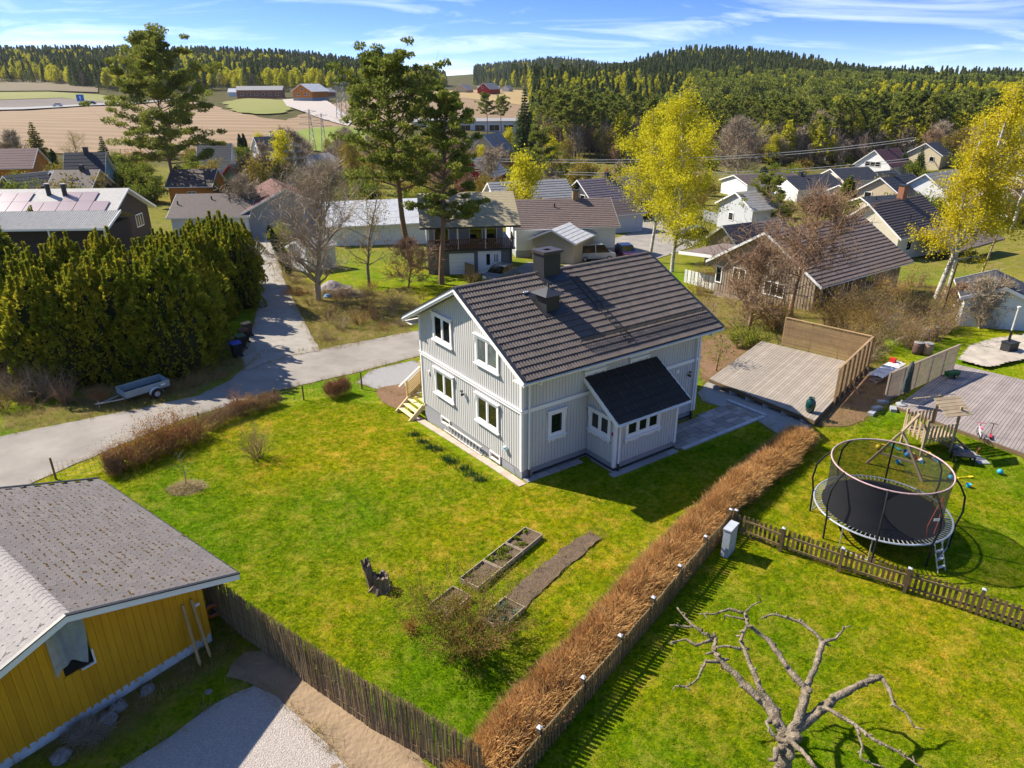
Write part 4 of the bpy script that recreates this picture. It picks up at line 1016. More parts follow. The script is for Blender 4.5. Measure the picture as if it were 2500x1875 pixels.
for i,(px,py) in enumerate(((1893,1161),(1942,1104))):
    g = G(px,py); o = MB().tube([(0,0,-.1),(0,0,.62)],.035,6).build('metal_stake', mat('dark_stake',(0.06,0.03,0.025),.6)); o.location = g
    tag(o, ('short dark stake beside the hedge, nearer the trampoline','short dark stake beside the hedge, nearer the gravel')[i], 'stake', 'short stakes by the hedge')
# utility cabinet
M_ZINC = mat('galvanised_cabinet', (0.42,0.44,0.46), .5, col2=(0.32,0.34,0.36), vscale=3, bump=.1)
g = G(1776,1350); ang = math.atan2(fa[-1][1]-fa[-2][1], fa[-1][0]-fa[-2][0])
cab = thing('utility_cabinet', 'upright galvanised grey utility cabinet at the picket fence corner', 'cabinet', g, ang)
MB().box(-.32,.32,-.13,.13,-.05,1.10).build('body', M_ZINC, cab)
MB().prism([(-.34,-.15,1.10),(.34,-.15,1.10),(.34,.15,1.16),(-.34,.15,1.16),(-.34,.15,1.10),(.34,.15,1.10)][:2]+[(.34,.15,1.10),(-.34,.15,1.10)],(0,0,.045)).build('lid', M_ZINC, cab)
MB().box(-.3,.3,-.136,-.13,.12,1.06).build('door', M_ZINC, cab)
# reed screen fence
M_REED = mat('reed', (0.36,0.26,0.145), .9, col2=(0.25,0.175,0.095), vscale=1.2, rnd=.4, stretch=(1,1,.15))
rp = [G(*p) for p in ((505,1478),(600,1560),(700,1632),(800,1704),(900,1775),(1000,1830),(1110,1900),(1180,1945))]
rf_ = thing('reed_fence', 'tall brown reed screen fence between lawn and sandy track', 'fence', rp[0])
for a,b in zip(rp[:-1],rp[1:]):
    d = (b-a).xy; L_ = d.length; d.normalize(); n = int(L_/.010); t_ = np.linspace(0,L_,n)
    P0 = np.column_stack([a.x+d.x*t_ + rng.normal(size=n)*.012, a.y+d.y*t_+rng.normal(size=n)*.012]); z0 = height(P0[:,0],P0[:,1])
    P1 = P0 + rng.normal(size=(n,2))*.03; top = 1.62 + rng.normal(size=n)*.02 - (rng.random(n) < .04)*.1
    V,F_ = seg_mesh(np.column_stack([P0,z0+.02])-np.array(rp[0]), np.column_stack([P1,z0+top])-np.array(rp[0]), np.full(n,.009), np.full(n,.006), 4)
    link('reed_panel', fast_mesh('reed_panel', V, F_, M_REED), rf_)['kind'] = 'stuff'
    for hz in (.3,.85,1.4):
        MB().beam(Vector((a.x,a.y,H(a.x,a.y)+hz))-rp[0]+Vector((d.y,-d.x,0))*.02, Vector((b.x,b.y,H(b.x,b.y)+hz))-rp[0]+Vector((d.y,-d.x,0))*.02,.012,.015).build('binding_wire', M_POST, rf_)
    MB().box(-.04,.04,-.04,.04,-.1,1.5).build('support_post', M_POST, rf_).location = Vector((a.x,a.y,H(a.x,a.y)))-rp[0]+Vector((-d.y,d.x,0))*.06
# raised beds
M_FRAMEW = mat('grey_planks', (0.40,0.32,0.21), .85, col2=(0.30,0.235,0.16), vscale=3, rnd=.15)
def bed(label, c, rz, soilm=M_SOIL, plants=0, lx=1.2, ly=.8, seed=0, lm=None):
    t = thing('raised_bed', label, 'planter', (c[0],c[1],H(c[0],c[1])), rz, 'raised beds on the lawn')
    for y in (-ly/2, ly/2-.025): MB().box(-lx/2,lx/2,y,y+.025,-.02,.2).build('plank', M_FRAMEW, t)
    for x in (-lx/2, lx/2-.025): MB().box(x,x+.025,-ly/2+.026,ly/2-.026,-.02,.198).build('plank', M_FRAMEW, t)
    X,Y = np.meshgrid(np.linspace(-lx/2+.03,lx/2-.03,16),np.linspace(-ly/2+.03,ly/2-.03,11)); Z = .10+.03*rng.random(X.shape); ii = np.arange(176).reshape(11,16)
    link('soil', fast_mesh('soil', np.stack([X,Y,Z],-1).reshape(-1,3), np.stack([ii[:-1,:-1],ii[:-1,1:],ii[1:,1:],ii[1:,:-1]],-1).reshape(-1,4), soilm), t)
    for i in range(plants):
        x,y = random.uniform(-lx/2+.1,lx/2-.1), random.choice((random.uniform(-ly/2+.1,ly/2-.1), ly/2-.14)); n = 40
        C = np.array([x,y,.16]) + rng.normal(size=(n,3))*[.06,.06,.035]; V,F_ = leaf_quads(C,.075,.6,.3); link('seedling', fast_mesh('seedling',V,F_,lm or L_GREEN), t)['kind'] = 'stuff'
    return t
brz = math.atan2(.92,.70); bx_, by_ = Vector((math.cos(brz),math.sin(brz))), Vector((math.sin(brz),-math.cos(brz)))
b0 = Vector((-1.42,-5.76)); 
for i,(lab,np_) in enumerate((('timber raised bed with bare soil beside the red-tinged shrub',1),('middle timber raised bed full of seedlings',16),('timber raised bed farthest from the shrub, seedlings along one edge',8))):
    c = b0 + bx_*(-.62+1.24*i+.02) + by_*.40 + (Vector((0,0)) if i else Vector((0,0))); bed(lab, c, brz, plants=np_, seed=i)
c = G(1228,1506); bed('small timber bed with grey-green leaves half hidden by the shrub', c, brz, plants=10, lm=leafmat('grey_green_leaves',(0.08,0.14,0.10),(0.16,0.24,0.17),(0.25,0.33,0.24)))
c = G(1098,1478); bed('timber bed mostly covered by the red-tinged shrub', c, brz, plants=2)
# stump
def stump():
    t = thing('tree_stump', 'split dark weathered tree stump standing on the lawn', 'stump', tuple(G(931,1436)))
    M_ST = mat('stump_wood', (0.10,0.065,0.045), .95, col2=(0.22,0.17,0.12), vscale=6, stretch=(1,1,.15), bump=1.0, bscale=12)
    def hollow(c, r, h, lean, name, seed):
        random.seed(seed); k = 16; vs = []; fs = []; prof = (0,.2,.5,.8,1)
        jag = [random.uniform(.75,1.1) for _ in range(k)]; rag = [random.uniform(.8,1.2) for _ in range(k)]
        for sgn in (1,.62):
            for f in prof:
                for j in range(k):
                    a = 2*math.pi*j/k; rr = r*rag[j]*sgn*(1.25-.35*min(1,f*2.2)); hh = h*f*(jag[j] if f == 1 else 1)
                    vs.append((c[0]+rr*math.cos(a)+lean[0]*f, c[1]+rr*math.sin(a)+lean[1]*f, hh-.05 if sgn == 1 else max(hh-.05, h*.35)))
        n = len(prof)
        for s_ in (0,1):
            for i in range(n-1):
                for j in range(k):
                    q = [s_*n*k+i*k+j, s_*n*k+i*k+(j+1)%k, s_*n*k+(i+1)*k+(j+1)%k, s_*n*k+(i+1)*k+j]; fs.append(tuple(q if s_ == 0 else q[::-1]))
        for j in range(k): fs.append(((n-1)*k+j,(n-1)*k+(j+1)%k,n*k+(n-1)*k+(j+1)%k,n*k+(n-1)*k+j))
        fs.append(tuple(n*k+j for j in range(k)))
        MB().add(vs,fs).build(name, M_ST, t)
    hollow((0,0),.27,.62,(0,0),'stump_body',3); hollow((-.26,.12),.17,.98,(-.22,.05),'leaning_stub',5)
    for i in range(7):
        a = i*.9; MB().tube([(.15*math.cos(a),.15*math.sin(a),.2),(.32*math.cos(a),.32*math.sin(a),.05),(.5*math.cos(a),.5*math.sin(a),-.06)],[.09,.06,.03],6).build('root', M_ST, t)
stump()
# shrubs on the lawn
g = G(1150,1572); shrub('large round shrub with red-brown shoots and fresh green leaves', g, shrub_mesh(1.9,2.7,3,46,M_TWIGR,6,2,13000,leafmat('shrub_green',(0.10,0.13,0.012),(0.19,0.20,0.02),(0.30,0.10,0.03)),.05,.011,ratio=.5))
g = G(1002,1540); shrub('tiny brown-leaved bush near the large shrub', g, shrub_mesh(.5,.6,4,18,M_TWIGR,3,1,350,L_RUST,.05,.007))
g = G(629,1118); shrub('leafless pale brown bush alone on the lawn', g, shrub_mesh(1.45,1.35,6,26,M_TWIG,5,2,0,None,.05,.010))
t_, _ = leafy(1.75,.75,8,0,trunk_f=.4,r=.035,kids=3,maxlev=2); tree_of('sapling','small bare sapling rising from a straw mound','tree',t_,None,tuple(G(453,1190)))
M_STRAW = mat('straw', (0.50,0.40,0.20), .95, col2=(0.40,0.30,0.13), vscale=5, rnd=.2)
def tuft_heap(label, name, c, rx, ry, h, n, m, ln=.2, r=.006, cat='mound', up=.3):
    a = rng.random(n)*2*np.pi; q = rng.random(n)**.6; P = np.column_stack([np.cos(a)*q*rx, np.sin(a)*q*ry, h*(1-q**2)*rng.random(n)]); 
    P[:,2] += height(P[:,0]+c[0],P[:,1]+c[1]) - c[2]; d = rng.normal(size=(n,3)); d[:,2] = np.abs(d[:,2])*up; d /= np.linalg.norm(d,axis=1,keepdims=True)
    V,F_ = seg_mesh(P,P+d*ln*(.5+rng.random(n))[:,None],np.full(n,r),np.full(n,r*.4),3)
    o = link(name, fast_mesh(name,V,F_,m)); o.location = c; return tag(o,label,cat)
tuft_heap('ring of dry straw around the bare sapling','straw_mound',G(455,1192),.75,.6,.16,2200,M_STRAW)
# wire fence along the road, with its hedge remnants
wp = [G(*p) for p in ((137,1170),(306,1147),(490,1046),(585,1010),(673,985),(742,977),(820,966),(884,950))]
wf = thing('wire_fence', 'wire mesh fence on wooden posts between lawn and road', 'fence', wp[0])
for i,p in enumerate(wp):
    MB().tube([(0,0,-.2),(0,0,1.05 if i in (0,1,7) else .9)],.045,7).build('fence_post', M_POST, wf).location = p - wp[0]
M_WIRE = mat('rusty_wire', (0.20,0.16,0.12), .6, metal=.4)
for a,b in zip(wp[:-1],wp[1:]):
    w = MB(); L_ = (b-a).length
    for hz in (.1,.28,.46,.64,.82): w.tube([a-wp[0]+Vector((0,0,hz)),b-wp[0]+Vector((0,0,hz))],.006,3,False)
    for k in range(int(L_/.2)):
        q = a.lerp(b,k*.2/L_)-wp[0]; w.tube([q+Vector((0,0,.05)),q+Vector((0,0,.85))],.005,3,False)
    w.build('wire_mesh', M_WIRE, wf, kind='stuff')
def hedge_bit(label, pts, width, h, n, m, leaves=0, lm=None, rad=.007, twig=.35):
    P = [tuple(G(*p)) for p in pts]; t = thing('roadside_hedge', label, 'hedge', P[0]); o = link('twigs', hedge_mass(P,width,h,n,m,twig,.4,rad), t); o.location = -Vector(P[0])
    if leaves:
        k = rng.integers(0,len(P)-1,leaves); f = rng.random(leaves)[:,None]; A = np.array(P); C = A[k]+(A[k+1]-A[k])*f + rng.normal(size=(leaves,3))*[width*.3,width*.3,0]; C[:,2] = height(C[:,0],C[:,1])+h*rng.random(leaves)**.6*1.1
        V,F_ = leaf_quads(C,.06,.6); o = link('foliage', fast_mesh('foliage',V,F_,lm), t); o.location = -Vector(P[0])
    return t
hedge_bit('russet tangled hedge clump overgrowing the wire fence', ((300,1146),(360,1118),(430,1092),(490,1062)),1.5,.95,2600,M_TWIGR,1200,L_RUST,.008,.5)
hedge_bit('low dark brown leafless hedge along the wire fence', ((500,1050),(560,1024),(620,1004),(680,984)),.9,.75,4200,M_TWIG,300,L_RUST)
hedge_bit('dark twiggy clump at the roadside end of the wire fence', ((262,1158),(300,1150)),.9,1.0,1800,M_TWIG,250,L_RUST)
hedge_bit('square-topped brown bush on the wire fence near its end post', ((800,975),(850,958)),.7,1.0,2200,M_TWIGR)
# daffodil row under the gable
for i,(px,py) in enumerate(((1012,1063),(1030,1080),(1048,1094),(1068,1100),(1092,1122),(1104,1130),(1130,1146),(1150,1160),(1172,1172))):
    c = G(px,py); n = 90; P = rng.normal(size=(n,3))*[.17,.12,0]; d = rng.normal(size=(n,3))*[.5,.5,.2]+[0,0,1]; d /= np.linalg.norm(d,axis=1,keepdims=True)
    V,F_ = seg_mesh(P,P+d*(.12+.18*rng.random(n))[:,None],np.full(n,.012),np.full(n,.003),3); o = link('bulb_clump', fast_mesh('bulb_clump',V,F_,leafmat('bulb_leaves',(0.03,0.09,0.03),(0.05,0.13,0.04),(0.12,0.2,0.08)) if i == 0 else bpy.data.materials['bulb_leaves'])); o.location = c
    tag(o,'tuft of green bulb leaves in the row below the gable','plant','bulb leaves in the lawn')
# ------------------------------------------------------------------ hard-pruned fruit tree in the foreground
def c7(x, y, z): return at(1500+x/2.212, 1200+y/2.212, z)
M_APPLE = mat('lichen_bark', (0.10,0.075,0.05), .9, col2=(0.30,0.24,0.165), vscale=6, bump=1.0, bscale=25)
base = c7(915,1330,1.30); base = Vector((base.x+.03, base.y-.12, H(base.x,base.y)))
ap = thing('pruned_fruit_tree', 'hard-pruned leafless fruit tree with knobbly limbs on the front lawn', 'tree', base)
def limb(name, nodes, r0, r1, parent=ap, knob=True, seed=0, start=None):
    random.seed(seed+77); P = [c7(*n)-base for n in nodes]
    if start is not None: P = [start] + P
    pts = []
    for a,b in zip(P[:-1],P[1:]):
        k = max(2,int((b-a).length/.11))
        for i in range(k): pts.append(a.lerp(b,i/k)+Vector((random.gauss(0,.010),random.gauss(0,.010),random.gauss(0,.010))))
    pts.append(P[-1]); n = len(pts)
    rad = [(r0+(r1-r0)*(i/(n-1))**.8)*random.uniform(.84,1.22) for i in range(n)]
    mb = MB().tube(pts,rad,8)
    if knob:
        for i in range(2,n):
            if random.random() < .45 + .5*(i > n*.7):
                p = pts[i]; d = Vector((random.gauss(0,1),random.gauss(0,1),random.gauss(.3,1))).normalized(); l_ = random.uniform(.04,.10 if i < n*.7 else .19)
                mb.tube([p,p+d*(rad[i]+l_*.5),p+d*(rad[i]+l_)],[rad[i]*.75,rad[i]*.6+.008,.009],5)
    return mb.build(name, M_APPLE, parent, smooth=True)
F0 = (930,1325,1.38)
tr = limb('trunk', [(915,1480,.75),(915,1400,1.05),F0], .20,.17,seed=1,start=Vector((0,0,-.2)))
limb('limb',[F0,(885,1255,1.5),(840,1180,1.62),(740,1080,1.82),(650,990,2.0),(570,910,2.12),(535,868,2.2),(548,792,2.3)],.125,.055,seed=2)
limb('branch',[(548,792,2.3),(505,780,2.36),(430,730,2.45),(380,680,2.5),(338,625,2.58)],.05,.018,seed=3)
limb('branch',[(430,730,2.45),(355,728,2.45),(298,722,2.45)],.03,.015,seed=4)
limb('branch',[(525,800,2.32),(440,832,2.3),(388,798,2.3),(300,815,2.3)],.045,.02,seed=5)
limb('branch',[(578,922,2.1),(492,920,2.12),(450,1010,2.1),(410,1050,2.08),(328,1050,2.1)],.045,.018,seed=6)
limb('branch',[(535,868,2.2),(492,878,2.2)],.04,.02,seed=7)
limb('limb',[(882,1250,1.5),(870,1170,1.68),(790,1070,1.9),(720,900,2.2),(682,805,2.4),(712,728,2.52)],.085,.035,seed=8)
limb('branch',[(686,850,2.3),(620,838,2.3),(548,838,2.3)],.04,.022,seed=9)
limb('limb',[F0,(990,1240,1.6),(1022,1150,1.8),(1035,1062,2.0)],.12,.10,seed=10)
limb('limb',[(1035,1062,2.0),(960,990,2.12),(900,900,2.25),(830,800,2.42),(770,758,2.5),(722,722,2.6),(704,655,2.7)],.085,.042,seed=11)
limb('branch',[(704,655,2.7),(742,620,2.75),(790,594,2.8)],.035,.014,seed=12)
limb('branch',[(704,655,2.7),(620,635,2.7),(540,662,2.7),(455,660,2.72)],.04,.014,seed=13)
limb('branch',[(704,692,2.65),(600,665,2.65)],.03,.018,seed=14)
limb('limb',[(1035,1062,2.0),(1080,960,2.15),(1110,870,2.3),(1130,812,2.4)],.085,.06,seed=15)
limb('branch',[(1130,812,2.4),(1080,762,2.48),(1000,700,2.55),(930,682,2.6),(850,665,2.62),(795,686,2.6)],.05,.02,seed=16)
limb('branch',[(1130,812,2.4),(1195,795,2.45),(1222,770,2.5),(1240,735,2.55)],.045,.022,seed=17)
limb('limb',[F0,(1050,1230,1.55),(1120,1170,1.7),(1250,1080,1.95),(1330,1040,2.08),(1442,1000,2.2)],.15,.065,seed=18)
limb('branch',[(1442,1000,2.2),(1482,1065,2.15),(1508,1150,2.08),(1570,1195,2.0),(1620,1272,1.9)],.055,.02,seed=19)
limb('branch',[(1105,1150,1.75),(1200,1200,1.8),(1300,1260,1.8),(1400,1340,1.8),(1530,1405,1.75),(1660,1490,1.7)],.06,.02,seed=20)
limb('branch',[(1308,1270,1.8),(1340,1380,1.7),(1330,1440,1.65),(1460,1495,1.6)],.04,.015,seed=21)
limb('branch',[(915,1350,1.3),(860,1310,1.42),(815,1240,1.55)],.06,.03,seed=22)
limb('branch',[(880,1330,1.35),(960,1360,1.45),(1030,1420,1.5),(1095,1500,1.5)],.075,.04,seed=23)
limb('branch',[(915,1390,1.1),(870,1400,1.25),(868,1450,1.2)],.09,.06,seed=24)
# ------------------------------------------------------------------ decks, screens, trampoline, play tower
def quadframe(A, B, C_, D_):
    return [Vector(p) for p in (A, B, C_, D_)]
M_DECK = mat('weathered_deck', (0.30,0.255,0.205), .8, col2=(0.245,0.208,0.167), vscale=1.5, rnd=.12, bump=.15)
M_DECK2 = mat('grey_mauve_deck', (0.29,0.245,0.22), .8, col2=(0.21,0.175,0.158), vscale=.8, rnd=.12, bump=.15)
M_SLATW = mat('pine_slat', (0.37,0.24,0.12), .8, col2=(0.28,0.185,0.09), vscale=2, rnd=.15)
M_SLATG = mat('grey_slat', (0.29,0.225,0.17), .8, col2=(0.22,0.17,0.13), vscale=2, rnd=.12)
def deck(label, c, m, n, lift, thick=.03, across=False):
    """boards between edges c0-c1 and c3-c2"""
    A,B,C_,D_ = c; t = thing('wood_deck', label, 'deck', A)
    for i in range(n):
        f0, f1 = i/n, (i+.90)/n
        if not across: q = [A.lerp(D_,f0),B.lerp(C_,f0),B.lerp(C_,f1),A.lerp(D_,f1)]
        else: q = [A.lerp(B,f0),A.lerp(B,f1),D_.lerp(C_,f1),D_.lerp(C_,f0)]
        MB().prism([p-A+Vector((0,0,lift)) for p in q],(0,0,thick)).build('deck_board', m, t)
    for a,b in ((A,B),(B,C_),(C_,D_),(D_,A)):
        MB().beam(a-A+Vector((0,0,lift-.09)),b-A+Vector((0,0,lift-.09)),.045,.16).build('edge_beam', M_POST, t)
    return t
zd = .0
dA, dB, dC, dD = (at(1859,832,.42), at(1732,925,.40), at(1990,1027,.40), at(2114,893,.42))
def flat(P, z): return Vector((P.x,P.y,z))
deckc = [flat(dB,.38), flat(dA,.38), flat(dD,.38), flat(dC,.38)]
dk = deck('weathered grey-beige timber deck with slatted screens on two sides', deckc, M_DECK, 40, 0)
for k in range(6):
    p = deckc[0].lerp(deckc[3],(k+.5)/6); 
    MB().box(-.2,.2,-.1,.1,-.55,-.18).build('concrete_block', M_CONC, dk).location = (p.x-deckc[0].x+.05,p.y-deckc[0].y+.12,0)
def slat_screen(label, a, b, h, n, m, post_side=1, posts=5, z0=.05, back=True):
    d = (b-a); L_ = d.length; t = thing('slat_screen', label, 'screen', a, math.atan2(d.y,d.x)); dz = b.z-a.z
    for i in range(n):
        z = z0 + (h-z0)*i/n; MB().beam((0,0,z),(L_,0,z+dz),.02,(h-z0)/n*.62).build('slat', m, t)
    for k in range(posts):
        x = L_*k/(posts-1); MB().box(x-.03,x+.03,.012*post_side if post_side>0 else -.10,.10 if post_side>0 else -.012,-.35+dz*k/(posts-1),h+.02+dz*k/(posts-1)).build('screen_post', m, t)
    MB().beam((0,.0,h+.03),(L_,0,h+.03+dz),.11,.035).build('top_board', m, t)
    return t
sA = flat(at(1908,842,.40),.40); sB = flat(dD,.42)
slat_screen('pine slat screen along the back of the deck', sA, sB, 1.75, 26, M_SLATW, 1, 4)
sC = flat(at(2034,980,.38),.40)
slat_screen('pine slat screen along the deck side, propped with a raking board', sC, sB+Vector((.02,-.1,0)), 1.75, 26, M_SLATW, -1, 8)
pr1 = at(2068,905,1.1); pr2 = G(2096,966); br = MB().beam((0,0,0),pr1-pr2,.03,.11).build('raking_brace', M_SLATW); br.location = pr2; tag(br,'raking brace board propping the deck side screen','brace')
# green glazed jar
g = flat(at(1976,1006,.41),.41); vz = thing('garden_jar','tall dark green glazed jar on the deck corner','jar',g)
MB().lathe([(.13,0),(.19,.1),(.235,.3),(.24,.48),(.20,.62),(.13,.68),(.12,.72),(.15,.75),(.15,.77),(.11,.77),(.10,.70)],20).build('jar_body', mat('green_glaze',(0.008,0.055,0.045),.18,spec=.7), vz, True)
# lower grey deck with its screen
q = [at(2188,992,.25), at(2330,888,.25), at(2640,960,.25), at(2560,1128,.25)]
dk2 = deck('broad grey-mauve timber terrace beyond the trampoline', [flat(p,.22) for p in q], M_DECK2, 44, 0)
ps_ = at(2160,985,.25); pe_ = at(2324,892,.25)
slat_screen('grey slat screen standing at the edge of the broad terrace', flat(at(2161,982,.1),.1), flat(at(2326,908,.1),.1), 1.62, 22, M_SLATG, 1, 6)
# closed parasol
g = flat(at(2200,988,.25),.25); um = thing('closed_parasol','folded dark grey parasol in front of the grey slat screen','parasol',g)
MB().tube([(0,0,0),(.12,.05,2.3)],.02,8).build('pole', M_BLACK, um)
k = 14; vs = []; fs = []
for i,(z,r) in enumerate(((.75,.20),(.95,.19),(1.3,.15),(1.8,.13),(2.15,.09),(2.35,.02))):
    for j in range(k): a = 2*math.pi*j/k; rr = r*(1 + .35*math.cos(a*5+i*.3)); vs.append((.055*z+rr*math.cos(a),.02*z+rr*math.sin(a),z))
for i in range(5):
    for j in range(k): fs.append((i*k+j,i*k+(j+1)%k,(i+1)*k+(j+1)%k,(i+1)*k+j))
MB().add(vs,fs).build('canopy', mat('charcoal_fabric',(0.055,0.065,0.062),.9), um, True)
MB().lathe([(.26,0),(.26,.05),(.06,.09),(.05,.25)],14).build('base', M_CONC, um)
# barrels
M_BARREL = mat('terracotta_barrel',(0.36,0.22,0.15),.8,var=.1); M_BARRELD = mat('dark_barrel',(0.13,0.07,0.06),.7)
for i,(px,py,m,lab) in enumerate(((2258,829,M_BARREL,'brown barrel nearer the tarpaulin of the pair on the grass'),(2278,824,M_BARREL,'taller brown barrel behind its twin on the grass'),(2238,864,M_BARRELD,'dark barrel behind the grey slat screen'),(2262,866,M_BARREL,'brown barrel beside the dark one behind the screen'))):
    g = G(px,py); b = thing('rain_barrel',lab,'barrel',g,0,'barrels on the grass'); MB().lathe([(.27,0),(.29,.25),(.29,.55),(.27,.72)],16).build('barrel_body',m,b,True)
    MB().lathe([(.285,.72),(.285,.75),(.2,.77)],16).build('lid',mat('barrel_lid',(0.30,0.27,0.25),.7) if i == 0 else bpy.data.materials['barrel_lid'],b)
# tarpaulin, stove, timber pile
c = G(2405,880); t = thing('tarpaulin','crumpled pale tarpaulin spread on the grass by the terrace','tarpaulin',c)
pts = [G(*p)-c for p in ((2332,885),(2360,850),(2420,832),(2500,820),(2560,840),(2520,880),(2440,898),(2410,905))]
poly = [(p.x,p.y) for p in pts]; X,Y = np.meshgrid(np.linspace(min(p[0] for p in poly),max(p[0] for p in poly),46),np.linspace(min(p[1] for p in poly),max(p[1] for p in poly),46)); ok = inpoly(X,Y,poly)
Z = height(X+c.x,Y+c.y)-c.z+.06+sum(.045*np.abs(np.sin(X*math.cos(a_)*f_+Y*math.sin(a_)*f_+p_)) for a_,f_,p_ in [(random.uniform(0,3.1),random.uniform(.8,4.5),random.uniform(0,6)) for _ in range(7)])*.6+.03*rng.random(X.shape); ii = np.arange(46*46).reshape(46,46); okc = ok[:-1,:-1]&ok[1:,:-1]&ok[:-1,1:]&ok[1:,1:]
FF = np.stack([ii[:-1,:-1],ii[:-1,1:],ii[1:,1:],ii[1:,:-1]],-1)[okc]
link('sheet', fast_mesh('sheet',np.stack([X,Y,Z],-1).reshape(-1,3),FF,mat('dirty_canvas',(0.40,0.35,0.28),.8,col2=(0.30,0.255,0.20),vscale=1.5)),t)
g = G(2460,862); st_ = thing('fire_stove','square black outdoor stove with a tall flue pipe','stove',g+Vector((0,0,.12)),R(20))
MB().box(-.38,.38,-.28,.28,0,.58).box(-.42,.42,-.32,.32,.581,.62).build('body',M_BLACKF,st_); MB().tube([(-.05,.1,.62),(-.05,.1,1.3)],.07,10).build('flue',M_BLACK,st_); MB().tube([(-.05,.1,1.3),(.0,.1,2.7)],.055,10).build('upper_flue',mat('pale_flue',(0.6,0.55,0.5),.5),st_); MB().tube([(0,.1,2.7),(0,.1,2.78)],.09,10).build('flue_cap',M_WHITE,st_)
g = G(2140,935); pl = thing('timber_pile','pile of boards under a pale tarpaulin beside the grey slat screen','timber pile',g,math.atan2(pe_.y-ps_.y,pe_.x-ps_.x)+.05)
for i in range(8): MB().box(-.3+.05*i,3.4-.1*i,-.1+.13*(i%4),.02+.13*(i%4),.02+.14*(i//4),.15+.14*(i//4)).build('board',M_SLATG,pl)
X,Y = np.meshgrid(np.linspace(0,3.2,30),np.linspace(-.25,.55,10)); Z = .36+.07*rng.random(X.shape)-.25*np.abs(Y-.15)**2; ii = np.arange(300).reshape(10,30)
link('cover',fast_mesh('cover',np.stack([X,Y,Z],-1).reshape(-1,3),np.stack([ii[:-1,:-1],ii[:-1,1:],ii[1:,1:],ii[1:,:-1]],-1).reshape(-1,4),mat('pale_cover',(0.58,0.56,0.55),.6)),pl)
MB().box(2.7,2.95,.2,.5,.38,.62).build('red_can',mat('red_can',(0.6,0.03,0.02),.5),pl)
# toy tractor
g = flat(at(2322,922,.26),.26); tt = thing('toy_tractor','small green toy trailer with yellow wheels on the terrace','toy',g,R(15))
MB().prism([(-.35,-.16,.14),(.35,-.16,.14),(.42,-.16,.38),(-.40,-.16,.38)],(0,.32,0)).build('tub',mat('toy_green',(0.01,0.10,0.03),.4),tt); MB().beam((-.35,0,.16),(-.75,0,.18),.04,.04).build('drawbar',bpy.data.materials['toy_green'],tt)
for s in (-.19,.19):
    w = MB().tube([(.1,s-.03,.12),(.1,s+.03,.12)],.12,14).build('wheel',M_BLACK,tt); MB().tube([(.1,s-.034,.12),(.1,s+.034,.12)],.06,10).build('hub',mat('toy_yellow',(0.7,0.5,0.02),.4) if s < 0 else bpy.data.materials['toy_yellow'],w)
# ---- trampoline
ctr = at(2151.7,1239,.92); gz = H(ctr.x,ctr.y); TRr = 2.30
tp = thing('trampoline','large round black trampoline with tall safety net and ladder','trampoline',(ctr.x,ctr.y,gz))
M_NET = mat('safety_net',(0.02,0.02,0.022),.9,alpha=.58); M_GALV = mat('galvanised_tube',(0.55,0.57,0.58),.4,metal=.5)
M_PAD = mat('black_foam',(0.014,0.014,0.016),.8)
def ring(r,z,n=48,c=(0,0),tilt=0): return [(c[0]+r*math.cos(2*math.pi*i/n),c[1]+r*math.sin(2*math.pi*i/n),z+tilt*math.cos(2*math.pi*i/n)) for i in range(n)]
zf = .92-gz
MB().tube(ring(TRr,zf),.035,6,closed=True).build('frame_ring',M_GALV,tp)
n = 40; vs = ring(TRr-.26,zf-.01,n)+[(0,0,zf-.05)]; MB().add(vs,[(i,(i+1)%n,n) for i in range(n)]).build('jump_mat',mat('jump_mat',(0.012,0.012,0.014),.75),tp)
sp = MB()
for i in range(92):
    a = 2*math.pi*i/92; sp.beam((math.cos(a)*(TRr-.25),math.sin(a)*(TRr-.25),zf),(math.cos(a)*(TRr-.03),math.sin(a)*(TRr-.03),zf+.012),.022,.022)
sp.build('springs',M_GALV,tp,kind='stuff')
pz = 2.72-gz; HR_ = 1.98
for i in range(8):
    a = 2*math.pi*(i+.35)/8; ca,sa = math.cos(a),math.sin(a)
    P = [(ca*r_,sa*r_,z_) for r_,z_ in ((TRr+.03,.0),(TRr+.05,.45),(TRr+.06,.95),(TRr+.16,1.5),(TRr+.10,2.1),(TRr-.12,2.5),(HR_+.01,pz))]
    MB().tube(P,.034,7).build('net_pole',M_PAD,tp)
MB().tube(ring(HR_,pz,56),.026,6,closed=True).build('top_hoop',mat('dusty_pink_hoop',(0.55,0.36,0.36),.6),tp)
n = 56; prof = ((TRr-.30,zf),(TRr-.36,zf+.45),(TRr-.36,zf+1.0),(TRr-.34,zf+1.5),(HR_,pz)); vs = [q for r_,z_ in prof for q in ring(r_,z_,n)]
MB().add(vs,[(i*n+j,i*n+(j+1)%n,(i+1)*n+(j+1)%n,(i+1)*n+j) for i in range(4) for j in range(n)]).build('safety_net',M_NET,tp,True)
ea_ = R(-62)
MB().tube([(math.cos(ea_+q)*(TRr-.34+.02),math.sin(ea_+q)*(TRr-.34+.02),z_) for q,z_ in ((0,pz-.25),(.05,2.0-gz),(.07,1.5-gz),(.02,zf+.05))],.014,5).build('net_zip',mat('red_piping',(0.55,0.12,0.10),.6),tp)
MB().tube([(math.cos(ea_+q)*(TRr-.33),math.sin(ea_+q)*(TRr-.33),z_) for q,z_ in ((0,pz-.28),(-.12,1.9-gz),(-.20,1.4-gz),(-.16,zf+.05))],.012,5).build('net_zip',bpy.data.materials['red_piping'],tp)
